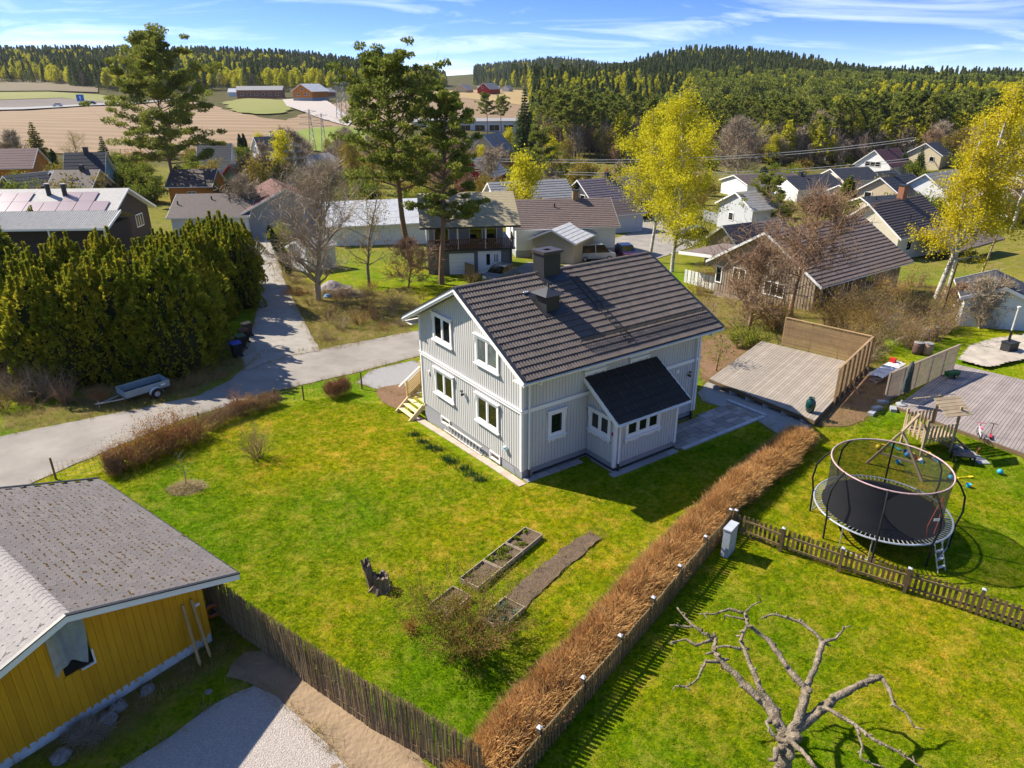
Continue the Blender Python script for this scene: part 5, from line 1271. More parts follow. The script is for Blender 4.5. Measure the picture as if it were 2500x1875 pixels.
MB().box(-.13,.13,-.006,.006,-.05,.05).build('maker_badge',M_WHITE,tp).location = (math.cos(ea_+.0)*(TRr-.3),math.sin(ea_+.0)*(TRr-.3),zf+.65); tp.children[-1].rotation_euler = (0,0,ea_+R(90))
for i in range(4):
    a = 2*math.pi*(i+.5)/4; P = [(math.cos(a+s)*(TRr-.02),math.sin(a+s)*(TRr-.02),z_) for s,z_ in ((-.22,zf-.03),(-.22,.03),(.22,.03),(.22,zf-.03))]
    MB().tube(P,.024,6).build('leg',M_GALV,tp)
la = R(-68); lr = [Vector((math.cos(la)*(TRr+.05),math.sin(la)*(TRr+.05),zf)),Vector((math.cos(la)*(TRr+.42),math.sin(la)*(TRr+.42),.0))]; sd_ = Vector((-math.sin(la),math.cos(la),0))*.17
ldr = MB()
for s in (-1,1): ldr.beam(lr[0]+sd_*s,lr[1]+sd_*s,.03,.03)
for k in range(1,4): p = lr[0].lerp(lr[1],k/3.6); ldr.beam(p-sd_,p+sd_,.09,.025)
ldr.build('ladder',M_GALV,tp)
# ---- play tower with swing frame
M_PLAY = mat('play_wood',(0.40,0.30,0.18),.85,col2=(0.29,0.215,0.13),vscale=2,rnd=.15)
def c3(x,y,z=None):
    px,py = 1700+x/2.765,780+y/2.765
    return at(px,py,z) if z is not None else G(px,py)
o_ = c3(1600,900); oz = H(o_.x,o_.y); pt = thing('play_tower','weathered wooden play tower with plank roof and swing frame','play tower',(o_.x,o_.y,oz)); O3 = Vector((o_.x,o_.y,oz))
ex = Vector((math.cos(R(12)),math.sin(R(12)),0)); ey = Vector((-math.sin(R(12)),math.cos(R(12)),0))
def tl(a,b,z): return ex*a+ey*b+Vector((0,0,z))
PA = [(-.75,-.1),(.75,-.1),(.75,1.15),(-.75,1.15)]
for i,(a,b) in enumerate(PA): MB().beam(tl(a,b,-.1),tl(a,b,(2.25 if a > 0 else 1.75)),.09,.09).build('post',M_PLAY,pt)
MB().prism([tl(*p,.78) for p in PA],(0,0,.05)).build('platform',M_PLAY,pt)
for i in range(8):
    for b,zz_ in ((-.13,1.45),(1.18,1.55)):
        a = -.68+1.36*i/7; MB().beam(tl(a,b,.62),tl(a,b,zz_),.11,.02,ey).build('rail_board',M_PLAY,pt)
for i in range(5): MB().beam(tl(-.78,.0+.27*i,.62),tl(-.78,.0+.27*i,1.5),.11,.02,ex).build('rail_board',M_PLAY,pt)
for i in range(6):
    f = i/6; 
    MB().beam(tl(-.15+.0,-.30+.16*i*1.0,1.98+.085*i),tl(1.15,-.30+.16*i,1.98+.085*i),.15,.03,tl(0,-.46,.89)).build('roof_board',M_PLAY,pt)
    MB().beam(tl(-.15,1.62-.16*i,1.98+.085*i),tl(1.15,1.62-.16*i,1.98+.085*i),.15,.03,tl(0,.46,.89)).build('roof_board',M_PLAY,pt)
MB().beam(tl(-.75,.5,1.75),tl(-2.9,-1.0,1.85),.10,.10).build('swing_beam',M_PLAY,pt)
sw = tl(-2.75,-.9,1.82)
for e_ in (Vector((-.95,.55,-1.9)),Vector((.75,-.95,-1.9))): MB().beam(sw,sw+e_,.09,.09).build('swing_leg',M_PLAY,pt)
MB().beam(sw+Vector((-.95,.55,-1.9))*.62,sw+Vector((.75,-.95,-1.9))*.62,.05,.09).build('swing_brace',M_PLAY,pt)
for i in range(5): MB().beam(tl(.85,-.2,.15+.14*i),tl(.85,1.1,.15+.14*i),.02,.1).build('sandbox_board',M_PLAY,pt)
MB().prism([tl(.8,-.2,.75),tl(.8,.25,.75),tl(1.75,.25,.02),tl(1.75,-.2,.02)],(0,0,.03)).build('ramp',M_PLAY,pt)
# low black table, bicycle, scooter, toys
g = c3(1790,960); tb = thing('low_table','low black garden table on the grass by the play tower','table',g,R(-18)); MB().box(-.42,.42,-.28,.28,.36,.40).build('table_top',mat('black_plastic',(0.012,0.012,0.015),.5),tb)
for x in (-.38,.38):
    for y in (-.24,.24): MB().box(x-.03,x+.03,y-.03,y+.03,0,.36).build('leg',bpy.data.materials['black_plastic'],tb)
def bike(g,rz):
    t = thing('childs_bicycle','small pink and white child bicycle on the terrace','bicycle',g,rz); mp_ = mat('bike_pink',(0.75,0.10,0.25),.4); mw = mat('bike_white',(0.8,0.75,0.75),.4)
    for x in (-.26,.26):
        w = MB().tube([(x+.16*math.cos(a),0,.17+.16*math.sin(a)) for a in np.linspace(0,2*math.pi,17)[:-1]],.022,5,closed=True).build('wheel',M_BLACK,t); s_ = MB()
        for k in range(6): a = k*math.pi/6; s_.tube([(x-.15*math.cos(a),0,.17-.15*math.sin(a)),(x+.15*math.cos(a),0,.17+.15*math.sin(a))],.004,3)
        s_.build('spokes',mw,w)
    MB().tube([(-.26,0,.17),(-.08,0,.40),(.20,0,.42),(.26,0,.17)],.02,6).tube([(-.26,0,.17),(0,0,.2),(.2,0,.42)],.02,6).build('frame',mw,t)
    MB().tube([(.2,0,.42),(.18,0,.60)],.015,6).tube([(.18,-.2,.62),(.18,.2,.62)],.014,6).build('handlebar',mp_,t); MB().box(-.20,-.02,-.05,.05,.46,.50).build('saddle',mp_,t)
bike(flat(c3(1905,790,.26),.26),R(70))
g = flat(c3(1985,795,.26),.26); sc_ = thing('kick_scooter','small red kick scooter standing on the terrace','scooter',g,R(60))
MB().box(-.25,.2,-.05,.05,.06,.09).build('footboard',mat('scooter_red',(0.55,0.03,0.05),.4),sc_); MB().tube([(.2,0,.08),(.16,0,.62)],.014,6).build('stem',M_BLACK,sc_); MB().tube([(.16,-.17,.63),(.16,.17,.63)],.014,6).build('handlebar',M_BLACK,sc_)
for x in (-.25,.22): MB().tube([(x,-.02,.06),(x,.02,.06)],.06,12).build('wheel',M_BLACK,sc_)
TC = [('blue',(0.02,0.22,0.5)),('red',(0.55,0.03,0.03)),('yellow',(0.75,0.55,0.02)),('green',(0.05,0.35,0.08)),('orange',(0.7,0.2,0.02)),('white',(0.7,0.7,0.7)),('turquoise',(0.03,0.35,0.5))]
TM = {k: mat('toy_plastic_'+k,c,.4) for k,c in TC}
BUCK = {k: MB().lathe([(.07,0),(.10,.14),(.11,.15),(.09,.13),(.06,.03)],12).mesh('toy_bucket',m) for k,m in TM.items()}
BALL = {k: MB().lathe([(.01,0),(.07,.02),(.11,.08),(.12,.12),(.11,.16),(.07,.22),(.01,.24)],12).mesh('toy_ball',m,True) for k,m in TM.items()}
SPADE = {k: MB().prism([(-.05,-.35,.02),(.05,-.35,.02),(.06,-.15,.02),(.015,-.12,.02),(.015,.3,.02),(.05,.35,.02),(-.05,.35,.02),(-.015,.3,.02),(-.015,-.12,.02),(-.06,-.15,.02)],(0,0,.03)).mesh('toy_spade',m) for k,m in TM.items()}
for i in range(20):
    k = TC[(i*3) % 7][0]; x,y = 1400+(i*53)%240,890+(i*37)%85; g = c3(x,y); o = link('toy_bucket',BUCK[k],None,g,(random.uniform(-1.4,1.4),0,i*1.0),random.uniform(.6,1.1)); tag(o,'%s plastic sand toy in the heap under the play tower' % k,'toy','toys under the play tower')
for (x,y,k,lab,D_) in ((1230,842,'yellow','yellow toy spade on the grass near the trampoline hoop',SPADE),(1335,862,'turquoise','turquoise toy spade beside the swing frame',SPADE),(1225,877,'yellow','small yellow ball on the grass behind the hoop',BALL),(1420,930,'blue','blue bowl-like toy left of the toy heap',BALL),(1358,975,'blue','flat blue toy under the swing brace',BUCK),(1712,1085,'turquoise','turquoise ball lying beside the trampoline frame',BALL),(2045,1045,'turquoise','turquoise ball far out on the lawn',BALL),(1833,1132,'turquoise','turquoise bucket in the tower shadow on the lawn',BUCK),(1815,1070,'yellow','long yellow toy spade on the lawn past the trampoline',SPADE),(1900,888,'orange','orange toy spade lying by the terrace edge',SPADE)):
    g = c3(x,y); o = link(D_[k].name.split('.')[0],D_[k],None,g+Vector((0,0,.01)),(0,0,random.uniform(0,3)),1.0); tag(o,lab,'toy')
# ------------------------------------------------------------------ yellow garage in the corner
M_YEL = mat('ochre_paint',(0.72,0.36,0.012),.7,col2=(0.64,0.30,0.01),vscale=2,rnd=.08,stretch=(1,1,.4))
M_SHING = mat('grey_shingle',(0.125,0.108,0.10),.95,col2=(0.18,0.16,0.148),vscale=14,rnd=.10,bump=.5,bscale=60)
M_SHINGL = mat('pale_shingle',(0.27,0.245,0.225),.95,col2=(0.32,0.295,0.27),vscale=14,rnd=.05,bump=.4,bscale=60)
M_MOSS = mat('rusty_moss',(0.17,0.095,0.02),.95,col2=(0.10,0.07,0.02),vscale=10)
GZ0 = H(-9.37,-9.25)
gar = thing('garage', 'ochre yellow boarded garage with grey mossy shingle roof', 'garage', (-9.371,-9.248,0), R(142.184))
gE_, gRd, zE, zR, gov, glen = -.81, 3.51, 2.30, 3.78, .745, 7.35
gsl = (zR-zE)/(gRd-gE_); gw = 2*gRd
def gz_(y): return zR - gsl*abs(gRd-y)
MB().box(0,glen,0,gw,-.6,.30).build('plinth', mat('white_plinth',(0.62,0.65,0.68),.8,bump=.3,bscale=12), gar)
MB().prism([(.03,.03,.301),(.03,gw-.03,.301),(.03,gw-.03,gz_(0)-.12),(.03,gRd,zR-.12),(.03,.03,gz_(0)-.12)],(glen-.06,0,0)).build('wall', M_YEL, gar)
y = -.02; i = 0
while y < gw-.03:
    w = .155; zb = random.uniform(.20,.30)
    for (x0,x1,yy,ww,o) in ((.012,.03,y,w,0),(-.012,.012,y+w-.02,.055,1)):
        a,b = yy, yy+ww-.004
        if a < 3.74 and b > 3.02:
            for z0,z1 in ((zb,1.56),):
                MB().add([(x0,a,z0),(x0,b,z0),(x0,b,z1),(x0,a,z1),(x1,a,z0),(x1,b,z0),(x1,b,z1),(x1,a,z1)],[(3,2,1,0),(4,5,6,7),(0,1,5,4),(2,3,7,6),(1,2,6,5),(3,0,4,7)]).build('wall_board' if not o else 'cover_strip', M_YEL, gar)
        else:
            MB().add([(x0,a,zb),(x0,b,zb),(x0,b,gz_(b)-.13),(x0,a,gz_(a)-.13),(x1,a,zb),(x1,b,zb),(x1,b,gz_(b)-.13),(x1,a,gz_(a)-.13)],[(3,2,1,0),(4,5,6,7),(0,1,5,4),(2,3,7,6),(1,2,6,5),(3,0,4,7)]).build('wall_board' if not o else 'cover_strip', M_YEL, gar)
    y += w+.035; i += 1
MB().prism([(.02,3.04,1.58),(.02,3.72,1.58),(.02,3.72,gz_(3.72)-.2),(.02,3.51,zR-.2),(.02,3.04,gz_(3.04)-.2)],(.008,0,0)).build('gable_opening_dark_sheet', mat('opening_shade_paint',(0.01,0.01,0.011),.6), gar)  # near-black sheet on the closed wall, coloured as the dark inside
MB().box(-.05,.0,3.0,3.04,1.58,2.0).box(-.05,.0,3.0,3.35,1.54,1.58).build('opening_frame', M_WHITE, gar)
# plastic sheet over the opening: crumpled film
nU,nV = 18,26; vs=[]
for j in range(nV):
    f = j/(nV-1); y0 = 3.05+.22*f**2; y1 = 3.90+.02*f
    for k in range(nU):
        g_ = k/(nU-1); yy = y0+(y1-y0)*g_ - .18*f*(g_<.5)*(0.5-g_); vs.append((-.07-.035*math.sin(g_*9+f*2)-.03*math.sin(g_*17+f*5), yy, gz_(yy)-.22-1.75*f*(1-.12*math.sin(g_*3))))
fs=[(j*nU+k,j*nU+k+1,(j+1)*nU+k+1,(j+1)*nU+k) for j in range(nV-1) for k in range(nU-1)]
MB().add(vs,fs).build('plastic_sheet', mat('clear_film',(0.55,0.60,0.60),.15,spec=.8,alpha=.62), gar, True)
MB().box(-.03,.0,.14,.28,1.46,1.56).build('wall_label', M_WHITE, gar)
rf = MB(); rf.prism([(-gov+.03,gE_+.02,zE-.03),(-gov+.03,gRd,zR-.03),(-gov+.03,gw-gE_-.02,zE-.03),(-gov+.03,gw-gE_-.02,zE-.12),(-gov+.03,gRd,zR-.12),(-gov+.03,gE_+.02,zE-.12)],(glen+gov*2-.06,0,0))
groof = rf.build('roof', mat('roof_deck',(0.25,0.2,0.15),.8), gar)
for s_ in (0,1):
    Y = (lambda q: 2*gRd-q) if s_ else (lambda q: q)
    p = [(-gov,Y(gE_),zE-.0),(-gov,Y(gRd),zR-.0),(-gov,Y(gRd),zR-.18),(-gov,Y(gE_),zE-.18)]; MB().prism(p if not s_ else p[::-1],(.03,0,0)).build('bargeboard', M_WHITE, groof)
    p = [(-gov-.02,Y(gE_-.03),zE+.03),(-gov-.02,Y(gRd),zR+.035),(-gov-.02,Y(gRd),zR+.0),(-gov-.02,Y(gE_-.03),zE-.005)]; MB().prism(p if not s_ else p[::-1],(.10,0,0)).build('verge_cap', M_BLACKF, groof)
    p = [(glen+gov-.08,Y(gE_-.03),zE+.03),(glen+gov-.08,Y(gRd),zR+.035),(glen+gov-.08,Y(gRd),zR+.0),(glen+gov-.08,Y(gE_-.03),zE-.005)]; MB().prism(p if not s_ else p[::-1],(.10,0,0)).build('verge_cap', M_BLACKF, groof)
def shingles(m, name, y0, z0, y1, z1, courses, w, single, flip=False, moss=False):
    dy,dz = y1-y0, z1-z0; sl_ = math.hypot(dy,dz); ln = sl_/courses; ang = math.atan2(dz,dy)
    x0,x1 = -gov+.10, glen+gov-.10; cols = int((x1-x0)/w); w = (x1-x0)/cols
    me = MB().add([(0,-.004,-.002),(w*.42,-.004,-.002),(w*.46,.045,-.002),(w*.96,.045,-.002),(w*.99,-.004,-.002),(w*.99,ln*1.25,.0),(0,ln*1.25,.0)]+[(0,-.004,.011),(w*.42,-.004,.011),(w*.46,.045,.011),(w*.96,.045,.011),(w*.99,-.004,.011),(w*.99,ln*1.25,.001),(0,ln*1.25,.001)],
        [(7,8,9,10,11,12,13)]+[(i,i+1,i+8,i+7) for i in range(4)]+[(4,5,12,11),(6,0,7,13)]).mesh(name, m)
    up = Vector((0,math.cos(ang),math.sin(ang))); cells=[]; lc = gar.matrix_world
    for c in range(courses):
        for k in range(cols):
            x = x0+k*w-(w*.5 if c%2 else 0)*.999
            if x < x0-.01: x = x0
            if x+w > x1+.01: continue
            cells.append((x, y0+dy*c/courses, z0+dz*c/courses+.005))
    Rz = Matrix.Rotation(R(142.184),4,'Z'); W0 = Vector((-9.371,-9.248,0)); cells.sort(key=lambda q: ((Rz@Vector(q))+W0-Vector(CAM)).length)
    V = np.array([v.co[:] for v in me.vertices]); mb = MB(); polys = [tuple(p.vertices) for p in me.polygons]; tilt = ang-.012; ca,sa = math.cos(tilt),math.sin(tilt); ms = MB()
    for i,q in enumerate(cells):
        if flip: q = (q[0],2*gRd-q[1],q[2])
        if i < single: link(name, me, groof, q if not flip else (q[0]+w,q[1],q[2]), (tilt,0,random.gauss(0,.004)) if not flip else (tilt,0,math.pi))
        else:
            sgn = -1 if flip else 1; vv = [(q[0]+(v[0] if not flip else w-v[0]), q[1]+sgn*(v[1]*ca-v[2]*sa), q[2]+v[1]*sa+v[2]*ca) for v in V]; mb.add(vv, polys)
        if moss and random.random() < .8*min(1,max(.12,1.25-abs((q[1]-1.3)/2.0)**2)):
            for _ in range(random.randint(1,4)):
                mx = q[0]+random.choice((random.uniform(.0,.05),random.uniform(.40,.52),random.uniform(.42,.96)))*w; my = q[1]+random.uniform(-.012,.05); mz = q[2]+(my-q[1])*math.tan(ang)+.004; r_ = random.uniform(.02,.06)
                ms.add([(mx-r_*1.5,my,mz),(mx,my-r_*.6,mz),(mx+r_*1.5,my,mz),(mx,my+r_*.6,mz),(mx,my,mz+r_*.7)],[(0,1,4),(1,2,4),(2,3,4),(3,0,4)])
    if mb.v: mb.build(name+'s', m, groof, kind='stuff')
    if ms.v: ms.build('moss_tufts', M_MOSS, groof, kind='stuff')
shingles(M_SHING,'shingle',gE_-.02,zE,gRd-.02,zR-.008,22,.36,300,moss=True)
shingles(M_SHINGL,'pale_shingle',gE_-.02,zE,gRd-.02,zR-.008,22,.36,0,flip=True)
rc = MB()
for k in range(44):
    x = -gov+.1+k*.197; rc.add([(x,gRd-.13,gz_(gRd-.13)+.016),(x+.22,gRd-.13,gz_(gRd-.13)+.008),(x+.22,gRd,zR+.016),(x,gRd,zR+.024),(x,gRd+.13,gz_(gRd-.13)+.016),(x+.22,gRd+.13,gz_(gRd-.13)+.008)],[(0,1,2,3),(3,2,5,4)])
rc.build('ridge_shingles', M_SHINGL, groof, kind='stuff')
gt = MB(); gutter(gt,-gov+.1,glen+gov-.1,gE_-.05,zE-.06,.05); gt.build('gutter', M_BLACKF, groof)
# two pointed stakes leaning on the gable
M_STAKE = mat('stake_wood',(0.50,0.33,0.14),.8,col2=(0.40,0.25,0.10),vscale=4)
RG_ = Matrix.Rotation(R(142.184),4,'Z')
for i,((bx0,by0),(ty,tz_),lab) in enumerate((((-.66,.76),(.62,1.80),'long pointed wooden stake leaning on the ochre garage, nearer the window'),((-.585,.40),(.36,1.82),'long pointed wooden stake leaning on the garage, nearest its corner'))):
    a = (RG_@Vector((bx0,by0,0)))+Vector((-9.371,-9.248,0)); b = (RG_@Vector((-.06,ty,tz_)))+Vector((-9.371,-9.248,0)); a.z = H(a.x,a.y)-.02
    o = MB().tube([(0,0,0),(b-a)*.06,(b-a)*.5,(b-a)],[.012,.045,.045,.042],8).build('wooden_stake', M_STAKE); o.location = a; tag(o,lab,'stake')
# hose reel by the corner
g = G(522,1508); hr = thing('hose_reel','orange and blue hose reel at the garage corner','hose reel',g,R(40))
for k,m in enumerate((mat('hose_orange',(0.65,0.17,0.02),.5),mat('hose_blue',(0.03,0.08,0.3),.5))): MB().tube([(.20*math.cos(a),.06*k-.05,.30+.20*math.sin(a)) for a in np.linspace(0,2*math.pi,21)[:-1]],.05,6,closed=True).build('hose_coil', m, hr)
MB().beam((-.2,0,0),(0,0,.3),.03,.03).beam((.2,0,0),(0,0,.3),.03,.03).build('stand', M_BLACK, hr)
# weeds, rubble and dry shrubs below the garage wall
for i,(px,py,h_,lab) in enumerate(((160,1755,.9,'dry leafless twigs against the ochre wall, farthest from the stakes'),(255,1690,1.1,'spindly bare shrub against the ochre garage wall'),(335,1640,1.0,'thin bare shrub midway along the ochre wall'))):
    shrub(lab, G(px,py), shrub_mesh(h_,.7,40+i,9,M_TWIG,3,2,60,L_RUST,.05,.006))
tuft_heap('dry grass heap among rubble below the garage wall','dry_grass_clump',G(215,1790),.5,.4,.25,900,M_TWIGP,.3,.006,'plant')
ROCK = []
def rock_mesh(seed, m):
    r = np.random.default_rng(seed); mb = MB(); prof = [(.35,0),(.5,.12),(.46,.3),(.25,.42),(.02,.46)]; mb.lathe(prof,9); mb.v = [tuple(np.array(v)*(1+r.normal(size=3)*.13)) for v in mb.v]; return mb.mesh('rock', m)
M_ROCK = mat('grey_rock',(0.27,0.255,0.24),.9,col2=(0.16,0.15,0.14),vscale=5,bump=.6,bscale=12)
ROCK = [rock_mesh(k,M_ROCK) for k in range(4)]
RL = ['rock at the foot of the reed fence beside the sandy track','small stone on the sand near the reed fence foot','stone in the dark grass near the gravel','dark rubble stone below the yellow wall beside the dry grass','jagged rubble stone under the spindly shrub','rubble stone nearest the image corner below the garage','small rubble stone between dry twigs and garage wall','stone among weeds midway along the garage wall']
for i,(px,py,s_) in enumerate(((708,1604,.5),(745,1625,.25),(510,1690,.2),(265,1760,.5),(290,1730,.45),(150,1850,.5),(190,1800,.4),(360,1688,.4))):
    o = link('rock',ROCK[i%4],None,G(px,py)-Vector((0,0,.03)),(0,0,i*1.3),s_); tag(o,RL[i],'rock')
# ------------------------------------------------------------------ trailer and bins across the road
M_GALVB = mat('trailer_steel',(0.27,0.345,0.37),.5,col2=(0.22,0.285,0.305),vscale=2,metal=.1)
tA,tB = G(275,972),G(385,940); tg = G(335,965)
def c4(x,y): return G(x/2.304,860+y/2.304)
w0 = c4(825,258); dirv = (c4(905,190)-c4(690,248)); rz = math.atan2(dirv.y,dirv.x)
tl_ = thing('car_trailer','small galvanised open car trailer parked beside the road','trailer',(w0.x+.05,w0.y+.5,w0.z),rz)
bx0,bx1,by0,by1,zb_,zt = -1.55,.85,-.62,.62,.42,.80
MB().box(bx0,bx1,by0,by1,zb_,zb_+.03).build('floor', mat('trailer_floor',(0.07,0.075,0.075),.8), tl_)
for q in ((bx0,bx1,by0,by0+.03),(bx0,bx1,by1-.03,by1),(bx0,bx0+.03,by0+.031,by1-.031),(bx1-.03,bx1,by0+.031,by1-.031)): MB().box(*q,zb_+.031,zt).build('side_panel', M_GALVB, tl_)
MB().tube([(bx0,by0+.015,zt),(bx1,by0+.015,zt),(bx1,by1-.015,zt),(bx0,by1-.015,zt)],.022,6,closed=True).build('top_rail', M_GALVB, tl_)
MB().beam((bx0,-.35,zb_-.04),(bx0-1.1,0,zb_-.04),.06,.06).beam((bx0,.35,zb_-.04),(bx0-1.1,0,zb_-.04),.06,.06).tube([(bx0-1.1,0,zb_-.03),(bx0-1.35,0,zb_+.0)],.035,8).tube([(bx0-1.15,.12,.0),(bx0-1.15,.12,.5)],.025,6).build('drawbar', M_GALV, tl_)
for s_ in (-1,1):
    yw = s_*.76; w = MB().tube([(0,yw-.07,.27),(0,yw+.07,.27)],.27,18).build('wheel', M_BLACK, tl_); MB().tube([(0,yw-.08,.27),(0,yw+.08,.27)],.15,14).build('rim', mat('grey_rim',(0.5,0.5,0.5),.4) if s_<0 else bpy.data.materials['grey_rim'], w)
    vs=[]; k=12
    for j in range(k+1):
        a = math.pi*j/k; 
        for yy in (yw-.11,yw+.11): vs.append((.36*math.cos(a),yy,.30+.34*math.sin(a)))
    MB().add(vs,[(2*j,2*j+1,2*j+3,2*j+2) for j in range(k)]).build('mudguard', mat('white_mudguard',(0.7,0.7,0.7),.5) if s_<0 else bpy.data.materials['white_mudguard'], tl_)
MB().box(bx1,bx1+.03,-.5,-.3,.42,.5).build('tail_lamp', bpy.data.materials['red_can'], tl_); MB().box(.35,.6,by0-.004,by0,.6,.68).build('maker_label', M_WHITE, tl_)
def bin_(label, g, rz, lidm, bodym):
    t = thing('wheelie_bin',label,'bin',g,rz,'bins beside the drive'); MB().add([(-.24,-.24,.06),(.24,-.24,.06),(.24,.24,.06),(-.24,.24,.06),(-.29,-.29,.95),(.29,-.29,.95),(.29,.29,.95),(-.29,.29,.95)],[(3,2,1,0),(0,1,5,4),(1,2,6,5),(2,3,7,6),(3,0,4,7),(4,5,6,7)]).build('bin_body',bodym,t)
    MB().add([(-.31,-.32,.952),(.31,-.32,.952),(.31,.32,.952),(-.31,.32,.952),(-.31,-.32,1.0),(.31,-.32,1.0),(.29,.28,1.08),(-.29,.28,1.08)],[(3,2,1,0),(0,1,5,4),(1,2,6,5),(2,3,7,6),(3,0,4,7),(4,5,6,7)]).build('lid',lidm,t)
    for s_ in (-.2,.2): MB().tube([(s_-.03,.27,.10),(s_+.03,.27,.10)],.10,12).build('wheel',M_BLACK,t)
    MB().tube([(-.2,.34,.98),(.2,.34,.98)],.018,6).build('handle',M_BLACK,t)
M_BIN = mat('bin_plastic',(0.010,0.013,0.022),.45); bl = [mat('blue_lid',(0.01,0.06,0.42),.4),mat('green_lid',(0.03,0.10,0.04),.4),mat('brown_lid',(0.10,0.03,0.015),.4),mat('black_lid',(0.012,0.012,0.014),.4)]
for i,(px,py,lab) in enumerate(((580,872,'black wheelie bin with bright blue lid, nearest the road'),(590,853,'wheelie bin with dark green lid behind the blue-lidded one'),(598,838,'wheelie bin with brown lid in the row by the drive'),(606,822,'wheelie bin with black lid, deepest in the row along the drive'))):
    bin_(lab, G(px,py), R(-52), bl[i], M_BIN)
# ------------------------------------------------------------------ neighbouring houses
def wallmat(n, c, v=.05): return mat('paint_'+n, c, .75, var=v, vscale=1.2)
WM = {'white':wallmat('white',(0.72,0.72,0.70)),'offwhite':wallmat('offwhite',(0.60,0.60,0.58)),'cream':wallmat('cream',(0.66,0.60,0.48)),'beige':wallmat('beige',(0.52,0.42,0.28)),'brown':wallmat('brown_boards',(0.34,0.265,0.19),.12),
      'dark':wallmat('dark_brown',(0.045,0.032,0.028)),'orange':wallmat('orange',(0.50,0.18,0.02)),'red':wallmat('red',(0.33,0.02,0.025)),'blue':wallmat('blue',(0.16,0.31,0.42)),'grey':wallmat('grey_paint',(0.26,0.28,0.30)),'lgrey':wallmat('light_grey',(0.48,0.50,0.51)),
      'green':wallmat('green',(0.12,0.19,0.13)),'brick':wallmat('brick',(0.32,0.13,0.07)),'yellow':wallmat('pale_yellow',(0.62,0.52,0.33)),'charcoal':wallmat('charcoal',(0.06,0.065,0.07)),'blueg':wallmat('blue_grey',(0.13,0.20,0.26))}
def roofmat(n, c, c2=None): return mat('roof_'+n, c, .75, col2=c2, var=.12, vscale=2.5, bump=.4, bscale=14)
RM = {'black':roofmat('black',(0.035,0.038,0.048)),'brown':roofmat('brown',(0.17,0.125,0.105),(0.12,0.09,0.08)),'dbrown':roofmat('dark_brown',(0.10,0.075,0.065)),'red':roofmat('red',(0.12,0.034,0.02),(0.085,0.028,0.018)),'grey':roofmat('grey',(0.27,0.26,0.25)),'pale':roofmat('pale',(0.55,0.55,0.55)),
      'shingle':roofmat('olive_shingle',(0.36,0.30,0.18),(0.30,0.25,0.15)),'maroon':roofmat('maroon',(0.11,0.045,0.05)),'mossy':roofmat('mossy',(0.19,0.14,0.12),(0.13,0.10,0.085)),'lt':roofmat('light_tile',(0.42,0.40,0.36),(0.33,0.31,0.28)),'copper':roofmat('patched',(0.20,0.13,0.11),(0.09,0.10,0.13))}
DEBUG = []
def slope_mesh(mb, x0, x1, y0, z0, y1, z1, n, step, mi=0):
    """stepped courses from the eave (y0,z0) up to the ridge (y1,z1)"""
    vs = []; fs = []
    for i in range(n):
        a, b = i/n, (i+1)/n; ya, za, yb, zb = y0+(y1-y0)*a, z0+(z1-z0)*a, y0+(y1-y0)*b, z0+(z1-z0)*b; k = len(vs)
        vs += [(x0,ya,za-.01),(x1,ya,za-.01),(x1,ya,za+step),(x0,ya,za+step),(x1,yb,zb+.006),(x0,yb,zb+.006)]
        fs += [(k,k+1,k+2,k+3),(k+3,k+2,k+4,k+5)]
    mb.add(vs, fs, mi)
